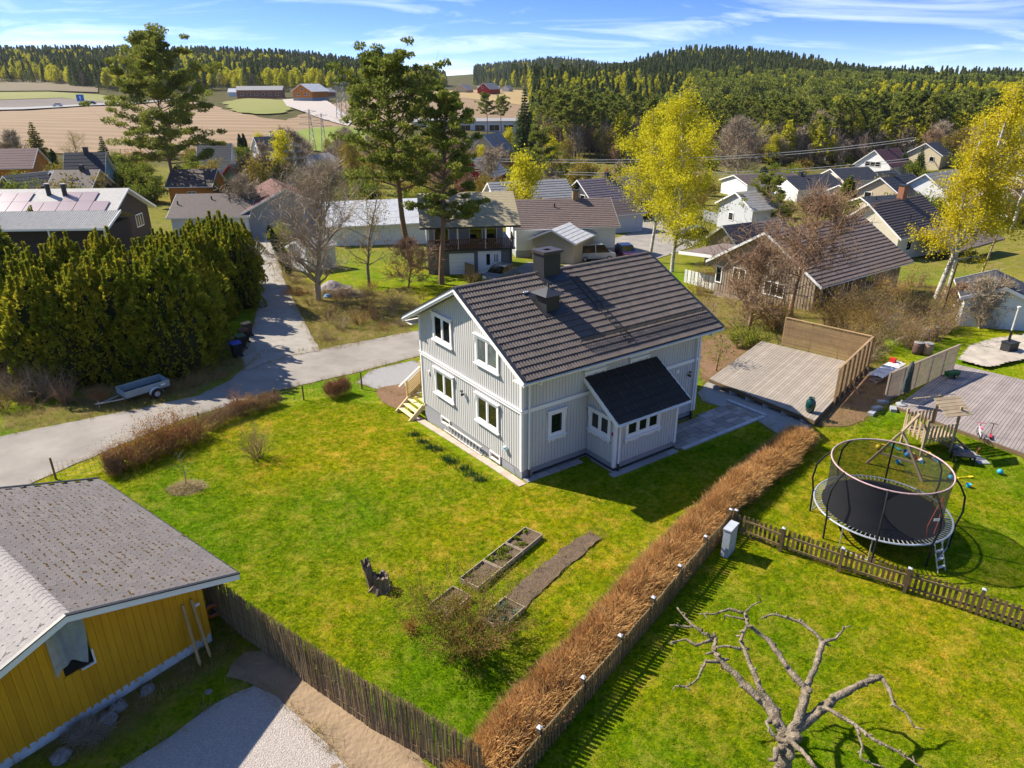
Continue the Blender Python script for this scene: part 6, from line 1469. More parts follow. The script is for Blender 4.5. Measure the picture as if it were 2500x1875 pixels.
def cottage(label, px, py, d, yaw, W, L, eave, rise, wall, roofm, trim=None, wins=(), chim=None, og=.4, oe=.5, name='neighbour_house', cat='house', courses=14, step=.03, boards_=0, plinth=None, stack=None, base=None):
    # slide along the line of sight until the house stands on the terrain, keeping its size in the view
    ds = d*np.linspace(.72, 1.42, 71); Q = CAM + ds[:, None]*ray(px, py); f = ds/d
    miss = np.abs(Q[:, 2] - (eave+rise)*f - height(Q[:, 0], Q[:, 1])) + .15*d*np.abs(np.log(f)) * .02
    k_ = int(np.argmin(miss)); f = float(f[k_]); d = float(ds[k_])
    if not locals().get('keep'): W, L, eave, rise = W*f, L*f, eave*f, rise*f
    wins = [(w[0], w[1]*f, w[2]*f, w[3]*f, w[4]*f) + tuple(w[5:]) for w in wins]
    if chim: chim = (chim[0]*f,) + tuple(chim[1:])
    P = atd(px, py, d); yawr = R(yaw); z0 = P[2] - eave - rise if base is None else base
    t = thing(name, label, cat, (P[0], P[1], z0), yawr); wm = WM[wall] if isinstance(wall, str) else wall; rm = RM[roofm]; tm = WM[trim] if trim else M_WHITE
    DEBUG.append((label[:40], round(z0 - H(P[0], P[1]), 2), round(f, 2), round(d)))
    t['size_factor'] = f
    h = W/2; low = -4.0
    MB().prism([(0,-h,low),(0,h,low),(0,h,eave),(0,0,eave+rise),(0,-h,eave)], (L,0,0)).build('wall', wm, t)
    if plinth: MB().box(-.03,L+.03,-h-.03,h+.03,low,plinth).build('plinth', M_CONC, t)
    sl = rise/h
    def Z(y): return eave + rise - sl*abs(y)
    r = MB(); 
    for s in (-1, 1):
        slope_mesh(r, -og, L+og, s*(h+oe), Z(h+oe)+.10, 0, eave+rise+.10, courses, step) if s < 0 else r.add([(-og,h+oe,Z(h+oe)+.1),(L+og,h+oe,Z(h+oe)+.1),(L+og,0,eave+rise+.1),(-og,0,eave+rise+.1)],[(0,3,2,1)])
    ro = r.build('roof', rm, t)
    MB().prism([(-og,-h-oe,Z(h+oe)+.085),(-og,0,eave+rise+.085),(-og,h+oe,Z(h+oe)+.085),(-og,h+oe,Z(h+oe)-.02),(-og,0,eave+rise-.02),(-og,-h-oe,Z(h+oe)-.02)], (L+2*og,0,0)).build('roof_deck', tm, ro)
    for x in (-og-.03, L+og):
        for s in (-1, 1):
            p = [(x,s*(h+oe),Z(h+oe)+.12),(x,0,eave+rise+.12),(x,0,eave+rise-.10),(x,s*(h+oe),Z(h+oe)-.10)]
            MB().prism(p if s < 0 else p[::-1], (.03,0,0)).build('bargeboard', tm, ro)
    if boards_:
        b = MB(); n = int(W/boards_)
        for i in range(n):
            y = -h+.05+i*boards_; b.add([(-.03,y,.1),(-.03,y+boards_*.5,.1),(-.03,y+boards_*.5,Z(y+boards_*.5)-.08),(-.03,y,Z(y)-.08),(.0,y,.1),(.0,y+boards_*.5,.1),(.0,y+boards_*.5,Z(y)-.08),(.0,y,Z(y)-.08)],[(3,2,1,0),(0,1,5,4),(1,2,6,5),(3,0,4,7)])
        n = int(L/boards_)
        for i in range(n):
            x = .05+i*boards_; b.box(x,x+boards_*.5,-h-.03,-h,.1,eave-.05)
        b.build('weatherboards', wm, t, kind='stuff')
    for w in wins:
        f, u, zb, ww, hh = w[:5]; n = w[5] if len(w) > 5 else 1
        pl = {'g': lambda u,z,o: (-.03-o,u,z), 'r': lambda u,z,o: (u,-h-.03-o,z), 'l': lambda u,z,o: (u,h+.03+o,z)}[f]
        simple_window(t, pl, u-ww/2, u+ww/2, zb, zb+hh, n)
    if chim:
        x, cw, ch, cm = chim[:4]; o = MB().box(x,x+cw,-.35+ (chim[4] if len(chim) > 4 else 0),.35+(chim[4] if len(chim) > 4 else 0),eave+rise-1.0,eave+rise+ch).build('chimney', cm, t)
        yy = chim[4] if len(chim) > 4 else 0; MB().box(x-.06,x+cw+.06,-.41+yy,.41+yy,eave+rise+ch,eave+rise+ch+.09).build('chimney_cap', M_BLACKF, o)
    if stack:
        for (x,y) in stack: MB().tube([(x,y,Z(y)),(x,y,Z(y)+.55)],.09,8).build('vent_pipe', M_BLACK, t)
    return t
def simple_window(t, pl, u0, u1, z0, z1, n=1, gm=None):
    def bx(mb, a, b, c, d, o0, o1):
        P = [pl(a,c,o0),pl(b,c,o0),pl(b,d,o0),pl(a,d,o0),pl(a,c,o1),pl(b,c,o1),pl(b,d,o1),pl(a,d,o1)]; mb.add(P,[(0,1,2,3),(7,6,5,4),(0,4,5,1),(1,5,6,2),(2,6,7,3),(3,7,4,0)])
    f = MB(); k = .09
    for q in ((u0-k,u0,z0-k,z1+k),(u1,u1+k,z0-k,z1+k),(u0,u1,z1,z1+k),(u0,u1,z0-k,z0)): bx(f,*q,-.02,.05)
    for i in range(1,n): x = u0+(u1-u0)*i/n; bx(f,x-.04,x+.04,z0,z1,-.02,.04)
    w = f.build('window', M_WHITE, t)
    for i in range(n):
        a = u0+(u1-u0)*i/n+(.04 if i else 0); b = u0+(u1-u0)*(i+1)/n-(.04 if i < n-1 else 0); g = MB(); bx(g,a,b,z0,z1,-.02,.012); g.build('pane', gm or M_GLASS, w)
    return w
def gdoor(t, pl, u0, u1, z0, z1, m, rows=4, name='door'):
    def bx(mb,a,b,c,d,o0,o1):
        P = [pl(a,c,o0),pl(b,c,o0),pl(b,d,o0),pl(a,d,o0),pl(a,c,o1),pl(b,c,o1),pl(b,d,o1),pl(a,d,o1)]; mb.add(P,[(0,1,2,3),(7,6,5,4),(0,4,5,1),(1,5,6,2),(2,6,7,3),(3,7,4,0)])
    f = MB(); bx(f,u0-.1,u0,z0,z1+.1,0,.06); bx(f,u1,u1+.1,z0,z1+.1,0,.06); bx(f,u0,u1,z1,z1+.1,0,.06); o = f.build(name+'_frame', M_WHITE, t)
    for i in range(rows):
        p = MB(); a,b = z0+(z1-z0)*i/rows, z0+(z1-z0)*(i+1)/rows-.02; bx(p,u0,u1,a,b,0,.035); p.build(name+'_panel', m, o)
BRK = WM['brick']; DKM = M_BLACKF
# --- nearer neighbours ------------------------------------------------
brown = cottage('weathered brown board house with mossy tile roof behind the slatted deck',1878,567,57,36,9.6,13.0,3.0,2.9,'brown','mossy',trim='white',boards_=.26,courses=17,step=.06,og=.5,oe=.75,
   wins=(('g',2.3,1.35,1.15,1.05,2),('g',-1.2,.95,1.75,1.0,3),('g',.2,3.3,1.1,.9,1),('r',1.5,1.2,1.2,1.1,2),('r',4.6,1.2,1.2,1.1,2),('r',8,1.2,1.2,1.1,2),('g',4.4,.9,.5,1.3,1)),stack=((5.2,-2.4),))
MB().prism([(-.5,4.8,3.0),(-.5,8.4,2.75),(-.5,8.4,2.6),(-.5,4.8,2.8)],(6,0,0)).build('side_roof', RM['mossy'], brown)
MB().prism([(-.55,4.8,3.1),(-.55,8.45,2.82),(-.55,8.45,2.55),(-.55,4.8,2.85)],(.05,0,0)).build('bargeboard', M_WHITE, brown)
for i in range(9): MB().box(.6+i*.0,.64,5.0+i*.4,5.3+i*.4,-.2,1.0).build('fence_board', M_WHITE if i % 2 else WM['offwhite'], brown)
cream = cottage('cream clapboard house with red brick chimney and black-brown roof',2125,498,92,36,9.0,13,3.4,3.4,'cream','dbrown',courses=15,step=.07,wins=(('g',.0,3.4,1.1,1.2,1),('g',2.4,2.6,1.2,1.3,1),('r',3,1.2,1.2,1.2,1)),chim=(7.4,1.0,1.5,BRK),stack=((4.8,-2.6),))
MB().prism([(4,-4.6,3.2),(4,-9.0,1.6),(4,-9.0,1.4),(4,-4.6,3.0)],(12,0,0)).build('lean_to_roof', RM['mossy'], cream)
ver = thing('veranda_house','grey house with olive shingle roof, upstairs veranda and white garage doors','house',(0,0,0))
# veranda house: ridge roughly along the picture, roof slope facing the camera
vb_ = np.array(G(1182,669)); vz_ = vb_[2]; ver.location = (vb_[0],vb_[1],vz_); ver.rotation_euler = (0,0,R(8))
MB().box(-5.6,2.9,.0,8,-3,2.55).build('lower_wall', mat('grey_render',(0.17,0.165,0.155),.9,bump=.3), ver)
MB().box(-5.6,2.2,1.9,8,2.7,5.2).build('upper_wall', mat('grey_cladding',(0.30,0.30,0.335),.75,var=.05), ver)
MB().box(-5.7,3.2,-.4,8,2.551,2.70).build('veranda_floor', M_BLACK, ver)
for x in (-5.5,-2.6,.2,3.05): MB().box(x-.07,x+.07,-.32,-.18,2.7,5.2).build('veranda_post', M_WHITE, ver)
M_BROWNR = mat('brown_railing',(0.22,0.10,0.045),.7)
for k in range(42): x = -5.55+k*.205; MB().box(x,x+.09,-.36,-.32,2.75,3.62).build('baluster', M_BROWNR, ver)
for k in range(10): y = -.2+k*.205; MB().box(3.08,3.12,y,y+.09,2.75,3.62).build('baluster', M_BROWNR, ver)
MB().box(-5.6,3.15,-.40,-.28,3.62,3.68).box(-5.6,3.15,-.315,-.30,2.78,2.84).build('handrail', M_BROWNR, ver)
r = MB(); slope_mesh(r,-6.3,3.6,-1.1,5.05,4.2,7.6,20,.02); r.add([(-6.3,9.2,5.1),(3.6,9.2,5.1),(3.6,4.2,7.6),(-6.3,4.2,7.6)],[(0,3,2,1)]); ro = r.build('roof', RM['shingle'], ver)
MB().prism([(-6.3,-1.1,5.03),(-6.3,4.2,7.57),(-6.3,9.2,5.05),(-6.3,9.2,4.9),(-6.3,4.2,7.4),(-6.3,-1.1,4.88)],(9.9,0,0)).build('fascia', M_BLACKF, ro)
for x0,x1 in ((-1.2,.0),(.5,1.5),(-4.8,-3.4)): simple_window(ver, lambda u,z,o: (u,1.87-o,z), x0,x1,2.8,4.7,1)
MB().prism([(2.2,1.9,5.1),(2.2,8,5.1),(2.2,4.2,7.3)],(.0,0,0) if False else (.02,0,0)).build('gable_panel', bpy.data.materials['grey_cladding'], ver)
gdoor(ver, lambda u,z,o: (u,-.0-o,z), -3.4,-1.1,.05,2.1,M_WHITE,5,'garage_door')
MB().box(-.6,1.75,-.05,-.0,.05,2.35).build('door', M_WHITE, ver); MB().box(.25,.62,-.06,-.05,.95,2.05).build('door_pane', M_GLASS, ver)
for k in range(3): MB().box(1.05+.16*k,1.12+.16*k,-.06,-.05,1.2,2.0).build('door_pane', M_GLASS, ver)
MB().box(.9,.95,-.09,-.05,1.0,1.2).build('door_handle', M_BLACK, ver)
MB().tube([(2.75,-.45,5.0),(2.75,-.1,4.7),(2.75,-.06,.1)],.05,6).build('downpipe', M_BLACK, ver)
for x in (-.9,.9): MB().box(x-.35,x+.35,.6,1.3,2.72,3.5).build('veranda_chair', M_BLACK, ver)
fen = [G(*p) for p in ((1045,642),(1082,652),(1120,664),(1160,678))]
bf = thing('board_fence','low orange-brown board fence beside the veranda house','fence',fen[0])
for a,b in zip(fen[:-1],fen[1:]):
    n = int((b-a).length/.16)
    for k in range(n):
        q = a.lerp(b,k/n)-fen[0]; MB().box(-.06,.06,-.012,.012,-.3,1.25).build('fence_board', M_SLATW, bf).location = q; bf.children[-1].rotation_euler = (0,0,math.atan2((b-a).y,(b-a).x))
wt = cottage('white house with brown pantile roof and square brick chimney beyond the veranda house',1247,490,82,8,8.5,11.5,3.6,2.3,'white','brown',courses=16,step=.05,wins=(('r',2.5,1.5,1.0,1.2,1),('r',8.4,1.4,1.0,1.2,1),('g',-1.5,1.4,1.2,1.2,1)),chim=(7.3,.7,1.0,mat('tan_brick',(0.30,0.20,0.11),.85)),stack=((5.0,-1.4),),plinth=1.0)
cottage('small pale gabled garage below the pantile roof',1350,561,78,62,5.0,6,2.6,1.1,'beige','pale',name='small_garage',cat='garage',courses=6)
cottage('white gabled house with grey ribbed roof between pine trees',1196,447,105,20,8,12,3,2.6,'white','grey',courses=10,step=.06,wins=(('g',0,2.6,1,.9,1),),stack=((4,-1.6),))
dk_ = cottage('dark charcoal house with white trim and patchy slate roof',1414,440,112,30,8.6,11,3.0,3.0,'charcoal','copper',courses=11,step=.06,wins=(('g',.4,2.4,1.2,1.4,2),('g',-1.2,2.4,1.1,1.4,1)),chim=(5.2,.8,.8,DKM))
cottage('small dark-gabled garage with white lower wall beyond the dark house',1462,494,100,28,5.2,6,2.8,1.3,'lgrey','dbrown',name='small_garage',cat='garage',courses=6)
cottage('mossy brown tiled outbuilding beside the weathered brown house',1770,552,74,28,5,8,2.6,1.8,'brown','mossy',name='outbuilding',cat='outbuilding',courses=10,step=.05)
lg = cottage('pale grey-green house with a white fence beside the young pine',1800,470,112,24,8.0,5.5,3.8,2.0,'lgrey','grey',courses=8,wins=(('g',.8,1.4,1.0,1.1,1),))
pf = [G(*p) for p in ((1718,540),(1752,548),(1772,546))]
wfn = thing('white_fence','white upright board fence in front of the pale grey house','fence',pf[0])
for a,b in zip(pf[:-1],pf[1:]):
    n = max(2,int((b-a).length/.22))
    for k in range(n): MB().box(-.09,.09,-.015,.015,-.3,1.7).build('fence_board', M_WHITE, wfn).location = a.lerp(b,k/n)-pf[0]
# --- right-hand slope ------------------------------------------------
cottage('low white house with flat brown roof beyond the round pine',1795,428,135,20,8,13,2.6,1.2,'white','dbrown',courses=6,wins=(('r',3,1,1.4,1,2),))
cottage('white bungalow with dark slate roof and a street lamp before it',1915,432,140,25,8,12,2.6,1.9,'white','black',courses=8,chim=(4,.6,.7,DKM),wins=(('r',6,1,1,1.1,1),('g',0,1,1,1,1)))
cottage('cream garage with dark roof and one square window',2030,413,150,22,7.5,10,2.8,1.9,'cream','black',name='small_garage',cat='garage',courses=8,wins=(('r',3.4,1.1,1.0,.9,1),('g',-1.6,1.2,1.0,.9,1)))
cottage('tall white gabled house with balcony and dark maroon roof below the wood',2137,367,200,36,10.5,12,4.2,4.0,'white','maroon',courses=10,wins=(('g',3.0,1.0,1.1,1.0,1),('g',-2.6,1.0,1.2,1.0,1),('g',0,3.9,4.4,1.2,3)),chim=(6,.7,.6,DKM))
cottage('beige timber house with black roof and two small windows',2152,434,135,36,9.5,11,3.6,3.0,'beige','black',courses=9,wins=(('g',2.0,2.6,1.3,1.1,1),('g',-2.0,2.4,1.3,1.1,1)),chim=(3.6,.7,.5,DKM))
cottage('small grey garage between the cream garage and the beige house',2052,452,130,30,4,6,2.4,1,'lgrey','dbrown',name='small_garage',cat='garage',courses=5)
cottage('small pale grey garage behind the beige house',2135,420,160,30,5,7,2.5,1.3,'offwhite','black',name='small_garage',cat='garage',courses=5)
cottage('dark-roofed extension in front of the beige house',2105,482,112,20,6,7,2.4,1.2,'beige','black',courses=7,stack=((2,-1),))
cottage('white house behind the golden birch',2262,425,140,36,10,12,4,3.4,'white','grey',courses=8)
cottage('pale yellow house high on the slope near the wood edge',2262,350,215,40,10,14,5,3,'yellow','black',courses=8,wins=(('g',1,3,1.2,1.2,1),('g',-2.4,3,1.2,1.2,1)))
cottage('dark-gabled house peeping over the pale yellow one',2248,336,235,36,9,9,3.5,2.4,'charcoal','black',courses=7)
cottage('white house with square window at the picture edge',2478,452,128,28,9,12,3.4,2.4,'white','grey',courses=8,wins=(('g',.6,2.2,1.4,1.2,1),))
cottage('pale house far up beside the leaning birch',2478,420,165,30,9,12,3.4,2.2,'cream','grey',courses=7)
gw_ = cottage('white boarded garage with dark roof at the garden edge',2454,703,49,64,4.3,5,2.05,.85,'white','black',name='garden_garage',cat='garage',courses=8,og=.3,oe=.35)
# --- left side ---------------------------------------------------------
sol = cottage('dark brown house with solar panels on its tiled roof',296,461,74,183,10.5,26,3.0,2.5,'dark','lt',courses=18,step=.05,og=.9,oe=.6,wins=(('g',2.6,1.0,1.1,1.5,1),('g',-2.6,1.2,1.6,1.2,3)),chim=None)
# solar panels on the roof slope that faces the camera (local +y side, turned by 183 degrees)
M_SOLAR = mat('solar_glass',(0.30,0.215,0.215),.22,col2=(0.27,0.19,0.19),vscale=.5,spec=.8)
SF = sol['size_factor']; sl_ = 2.5/5.25
def sroof(y): return (5.5-sl_*abs(y))*SF+.2
ps_me = MB().prism([(0.02,0,0),(1.58,0,0),(1.58,1.66,0),(0.02,1.66,0)],(0,0,.04)).mesh('solar_panel',M_SOLAR)
ang = math.atan2(sl_,1)
for r_ in range(3):
    for c_ in range(15):
        if r_ == 2 and c_ in (0,3,4): continue
        if r_ == 1 and c_ > 14: continue
        x = .3+c_*1.62; y = 5.3-r_*1.52; link('solar_panel',ps_me,sol,((x+1.6)*SF,y*SF,sroof(y)),(ang,0,math.pi),SF)
for x,y in ((5.2,1.2),(6.9,1.0)):
    x,y=x*SF,y*SF; MB().tube([(x,y,5.0*SF),(x,y,6.15*SF)],.28,10).build('vent_stack',M_BLACK,sol); MB().tube([(x,y,6.15*SF),(x,y,6.25*SF)],.33,10).build('vent_lid',RM['lt'],sol)
sol_wing = thing('carport_wing','low wing with pale corrugated tile roof before the solar house','carport',(0,0,0))
P = atd(286,514,79); sol_wing.location = (P[0],P[1],P[2]-3.5*1.2); sol_wing.scale = (1.2,)*3; sol_wing.rotation_euler = (0,0,R(183))
vs=[]; fs=[]; n=150
for i in range(n*3+1):
    x = -.3+30.3*i/(n*3); zz_ = .035*math.cos(2*math.pi*i/3.0); 
    for y,z in ((0,3.52),(3.0,2.45)): vs.append((x,y,z+zz_))
for i in range(n*3): fs.append((2*i,2*i+1,2*i+3,2*i+2))
MB().add(vs,fs).build('corrugated_roof',RM['lt'],sol_wing)
MB().add([(-.3,0,3.5),(30,0,3.5),(30,-3.0,2.5),(-.3,-3.0,2.5)],[(0,1,2,3)]).build('rear_roof',RM['lt'],sol_wing)
MB().prism([(-.36,0,3.6),(-.36,3.05,2.52),(-.36,3.05,2.28),(-.36,0,3.36)],(.05,0,0)).build('bargeboard',M_WHITE,sol_wing); MB().box(-.3,30,3.0,3.04,2.25,2.45).build('fascia',M_WHITE,sol_wing)
MB().box(.3,29,-2.6,2.2,-3,2.4).build('wall',WM['dark'],sol_wing)
for x in (.1,5,10): MB().box(x,x+.14,2.7,2.84,-1.5,2.4).build('post',M_WHITE,sol_wing)
cottage('long low house with dark brown pantile roof beside the red-roofed garage',618,472,78,186,8,7.8,2.8,1.7,'white','dbrown',courses=12,step=.05,stack=((5,1.4),(9,2.4)))
rg_ = cottage('grey garage with rusty red tile roof and white bargeboards',694,462,72,115,8.4,9,2.9,2.0,'grey','red',courses=10,step=.05,og=.5,oe=.5,name='red_roofed_garage',cat='garage')
cottage('large pale metal-roofed building behind the bare tree',800,494,84,14,8,13,2.6,2.0,'white','pale',courses=4,step=.02)
cottage('orange timber house with brown roof beyond the big pine',525,413,112,185,7,6.4,2.8,2.0,'orange','dbrown',courses=10,step=.05,wins=(('l',3,.9,1.2,.9,2),))
cottage('small orange shed with brown roof beside the red garage roof',640,428,98,70,4,4.5,2.0,1.4,'orange','dbrown',name='garden_shed',cat='shed',courses=6,wins=(('g',0,1.0,.8,.8,1),))
gg = cottage('dark-roofed garage with green gable and red trim, door open',565,402,118,55,6.5,5.5,2.6,2.2,'green','black',trim='red',courses=8,og=.5,oe=.6,name='open_garage',cat='garage')
MB().box(-.06,-.03,-.2,2.6,-.2,2.2).build('doorway_dark_panel',bpy.data.materials['opening_shade_paint'],gg); MB().box(-.06,-.03,-3,-.4,-.2,2.3).build('door_panel',M_WHITE,gg)  # black panel on the closed wall stands in for the shaded garage inside
cottage('pale house with dark roof half hidden by the big pine branches',486,352,165,10,7,7,3.4,3.0,'offwhite','black',courses=8)
cottage('white two-storey house with black roof and twin cypresses',622,335,205,36,8.5,8,5.2,3.4,'white','black',courses=9,wins=(('g',1.0,4.9,1.0,1.1,1),('g',2,1.5,1.1,1.1,1),('g',-1.4,1.5,1.1,1.1,1),('r',8,2.6,1.4,1.1,2)),chim=(4.4,.9,1.2,mat('pale_chimney',(0.5,0.5,0.5),.8)))
cottage('grey lean-to wing of the white two-storey house',668,366,198,36,5,6,3.0,1.8,'lgrey','black',courses=6)
cottage('pale blue house with black roof among gardens',163,374,125,12,6.5,6,3.8,3.6,'blue','black',courses=8,wins=(('g',.9,3.0,.9,1.2,2),('g',-1.0,3.0,.9,1.2,1)),chim=(2.8,.7,.9,DKM))
cottage('brown tiled house roof beside the dark spruce',238,415,108,184,7,6,2.6,2.2,'beige','dbrown',courses=10,step=.05,chim=(2.0,.6,.8,DKM))
cottage('pale blue garage beside the brown tiled roof',128,418,110,55,4.5,6,2.3,1.2,'blue','grey',name='small_garage',cat='garage',courses=5)
cottage('grey shed with one white window between gardens',62,424,112,60,4,5,2.4,1.1,'lgrey','grey',name='garden_shed',cat='shed',courses=4,wins=(('g',0,1.2,.9,.7,2),))
cottage('dark-roofed hut at the picture edge',12,430,105,60,4.5,6,2.2,1.4,'charcoal','black',name='garden_shed',cat='shed',courses=4)
cottage('orange house with maroon roof at the picture edge',-20,365,160,12,10,9,4.5,3.4,'orange','maroon',courses=8,wins=(('r',6,1.2,1.2,1.2,1),))
cottage('low orange shed beside the maroon roof',70,404,150,185,4,9,2.3,1.0,'orange','grey',name='garden_shed',cat='shed',courses=4)
cottage('red cottage with white bargeboards behind the pines',1150,389,150,66,8.5,9,3.4,3.2,'red','grey',courses=8,wins=(('g',0,4.2,.9,.9,1),('g',.2,.9,1.8,1.9,2)))
sh = cottage('tiny red shed with white door in a green garden',1208,376,165,62,4,3.6,2.0,1.4,'red','grey',name='garden_shed',cat='shed',courses=5,wins=(('g',1.0,1.0,.8,.8,1),))
MB().box(-.06,-.02,-1.2,-.4,-.3,1.7).build('door',M_WHITE,sh)
cottage('white-walled house with pale red roof beyond the pylon',780,378,178,170,7,8,2.8,2.2,'white','red',courses=7)
cottage('pale green-grey house beside the pylon foot',728,382,170,60,8,10,2.8,2.0,'offwhite','grey',courses=6)
cottage('grey terrace house with steep white-edged gables',1180,330,190,70,9,12,4,4.5,'beige','grey',courses=8)
cottage('slate-roofed house with steep gable beside the thin pines',1150,334,196,70,8,10,4,4.0,'beige','copper',courses=8)
cottage('long white commercial building with flat grey roof in the valley',1260,288,300,186,16,44,4.5,.8,'white','grey',name='commercial_building',cat='building',courses=3,wins=tuple(('l',4+6*k,.8,4,2.2,2) for k in range(7)))
cottage('grey hall roof behind the spruce in the valley',1300,240,470,20,18,40,5,3,'lgrey','grey',name='farm_hall',cat='building',courses=4)
# farm across the valley
fm_ = cottage('big orange timber barn-house on brick base across the fields',735,205,400,68,13,16,6.0,3.6,'orange','pale',courses=4,og=.8,oe=.8,name='farmhouse',cat='house',plinth=2.2,wins=(('g',2.2,3.6,1.1,1.2,1),('g',-2.2,3.6,1.1,1.2,1),('g',0,6.3,1.6,1.0,2),('g',-4.2,3.6,1,1.1,1),('g',4.2,3.6,1,1.1,1)))
cottage('low orange-brown barn beside the big orange house',690,210,420,186,9,26,4.6,2.0,'brick','grey',courses=4,name='barn',cat='barn',wins=tuple(('l',3+4*k,1.5,1.6,1.3,1) for k in range(6)))
cottage('small brick outbuilding beside the orange farmhouse',780,215,405,60,8,9,3,2,'brick','grey',courses=4,name='outbuilding',cat='outbuilding')
cottage('white shed near the farm track at the wood edge',600,216,430,186,5,10,2.4,1.8,'white','pale',courses=3,name='garden_shed',cat='shed')
cottage('dark red farm barn on the stubble field horizon',1180,203,620,66,12,22,5,4.5,'red','grey',courses=4,name='barn',cat='barn',wins=(('g',1,5,1.6,1.6,1),))
cottage('long dark red barn beside the farm on the horizon',1218,210,620,186,9,18,3.2,2.2,'red','grey',courses=4,name='barn',cat='barn')
cottage('small white farm cottage on the horizon field',1234,209,640,66,7,9,3,2.6,'white','grey',courses=4)
cottage('brown gabled barn behind the stubble field',1125,206,640,66,11,14,3.5,4.0,'beige','grey',courses=4,name='barn',cat='barn')
# ------------------------------------------------------------------ single trees round the houses
def base_of(px, py): p = G(px, py); return (p.x, p.y, p.z)
def hgt(px, py, top):
    """height of something standing at pixel (px,py) whose tip is at row `top`"""
    q = np.array(G(px, py)) - CAM; d = q @ _fw; k = (937.5 - top)/FPX
    return float((k*d - q @ UP)/(math.cos(PITCH) + k*math.sin(PITCH)))
# big pines
h = hgt(433,488,116); T = pine(h,.26,h*.36,21,2.1,200,-.03,.34,h*.017); tree_of('pine_tree','tall lone pine towering over the solar roof with spreading lower limbs','tree',*T,base_of(433,488),.6)
h = hgt(1006,650,152); T = pine(h,.42,h*.30,5,1.6,130,-.10,.36,h*.016); tree_of('pine_tree','tall many-topped pine beside the veranda house, leaning slightly','tree',*T,base_of(1006,650),0)
h = hgt(1078,694,236); T = pine(h,.36,h*.24,8,1.6,130,.0,.30,h*.017); tree_of('pine_tree','dark bushy pine with a dead tip in front of the veranda','tree',*T,base_of(1078,694),0)
h = hgt(1313,487,322); T = pine(h,.06,h*.48,9,1.5,110,.02,.16,h*.022,flat_top=False); tree_of('pine_tree','young bushy pine between white gable and brown pantile roof','tree',*T,base_of(1313,487),0)
h = hgt(1868,562,443); T = pine(h,.10,h*.52,12,1.4,120,.02,.14,h*.030); tree_of('pine_tree','round dense young pine beside the pale grey house','tree',*T,base_of(1868,562),0)
for i,(px,py,top,sd_,lab) in enumerate(((1190,335,234,31,'thin flat-topped pine before the valley building'),(1225,332,240,32,'second thin flat-topped pine, beside the big spruce'))):
    h = hgt(px,py,top); T = pine(h,.55,h*.28,sd_,.9,60,.0,.22,h*.03); tree_of('pine_tree',lab,'tree',*T,base_of(px,py),i)
# spruces
SPR = [spruce(14,3.0,41,None,28,30,.55), spruce(14,3.4,42,None,26,30,.6)]
h = hgt(1280,405,212); tree_of('spruce_tree','large dark spruce standing before the pine wood','tree',*SPR[0],base_of(1280,405),0,h/14)
h = hgt(270,455,330); tree_of('spruce_tree','dark blue-green spruce between the blue house and the tall pine','tree',*SPR[1],base_of(272,455),0,h/14)
T = spruce(12,3.6,43,L_SPRUCEG,24,26,.55); h = hgt(105,420,295); tree_of('spruce_tree','golden-green spruce on the field edge','tree',*T,base_of(105,420),0,h/12)
for i,(px,py,top,lab) in enumerate(((2200,425,358,'dark spruce beside the white balcony house'),(2240,425,356,'second dark spruce, next to the yellow house'),(2132,425,393,'small young spruce before the white balcony house'))):
    h = hgt(px,py,top); tree_of('spruce_tree',lab,'tree',*SPR[i%2],base_of(px,py),i,(h/14*1.1,h/14*1.1,h/14))
# birches in spring leaf
h = hgt(1637,664,222); T = leafy(h,h*.25,51,26000,.17,L_BIRCH,M_BIRCHB,.22,.10,.22,.42,1,3,6,1.0,1.3,-.02); tree_of('birch_tree','bright yellow-green birch in fresh leaf behind the main roof','tree',*T,base_of(1640,664),0)
T = leafy(h*.93,h*.23,52,20000,.17,L_BIRCH,M_BIRCHB,.25,.10,.20,.42,1,3,6,1.0,1.3,-.03); tree_of('birch_tree','second yellow-green birch, half behind the main roof ridge','tree',*T,base_of(1585,640),1.5)
h = hgt(2285,733,215); T = leafy(h,h*.22,53,20000,.15,L_BIRCHO,M_BIRCHB,.24,.14,.24,.40,1,3,5,.9,1.2,.13); tree_of('birch_tree','tall golden birch with white trunk leaning outwards at the garden edge','tree',*T,base_of(2284,731),0)
T = leafy(h*.85,h*.18,54,10000,.15,L_BIRCHO,M_BIRCHB,.28,.14,.20,.40,1,3,4,.9,1.2,.16); tree_of('birch_tree','golden birch with thicker white trunk beside its taller twin','tree',*T,base_of(2300,740),.4)
T = leafy(h*1.1,h*.34,55,5200,.13,L_BIRCHO,M_BIRCHB,.3,.10,.24,.5,1,3,5,.8,.8,.04); tree_of('birch_tree','large sparse rust-gold birch at the picture edge','tree',*T,base_of(2470,560),.9)
# bare deciduous trees
def bare(label, px, py, top, wf, seed, m=M_BARK_, r=.16, lev=3, kids=4, tf=.25, up=.9, leaves=0, lm=None, spread=.85, lean=0, stems=1):
    h = hgt(px,py,top); T = leafy(h,h*wf,seed,leaves,.12,lm,m,tf,-.02,r*1.2,spread,stems,lev,kids,up,0,lean,.3,.58,6,0 if leaves else 2600,.016 if py > 500 else .045); return tree_of('bare_tree',label,'tree',*T,base_of(px,py),seed)
bare('pollarded bare tree with pale twigs on the bank by the drive',777,733,425,.40,61,M_TWIGP,.26,3,6,.22,1.0,0,None,.75)
bare('slender bare birch on the sunny bank',902,698,470,.30,62,M_BARK_,.15,3,5,.25,.8,1500,L_OLIVE)
bare('small crooked bare fruit tree on the sunny bank',997,702,595,.50,63,M_TWIG,.09,3,4,.2,.6)
bare('bare cherry tree with brown twigs before the weathered house roof',1931,775,492,.38,64,M_TWIG,.15,3,6,.35,.8)
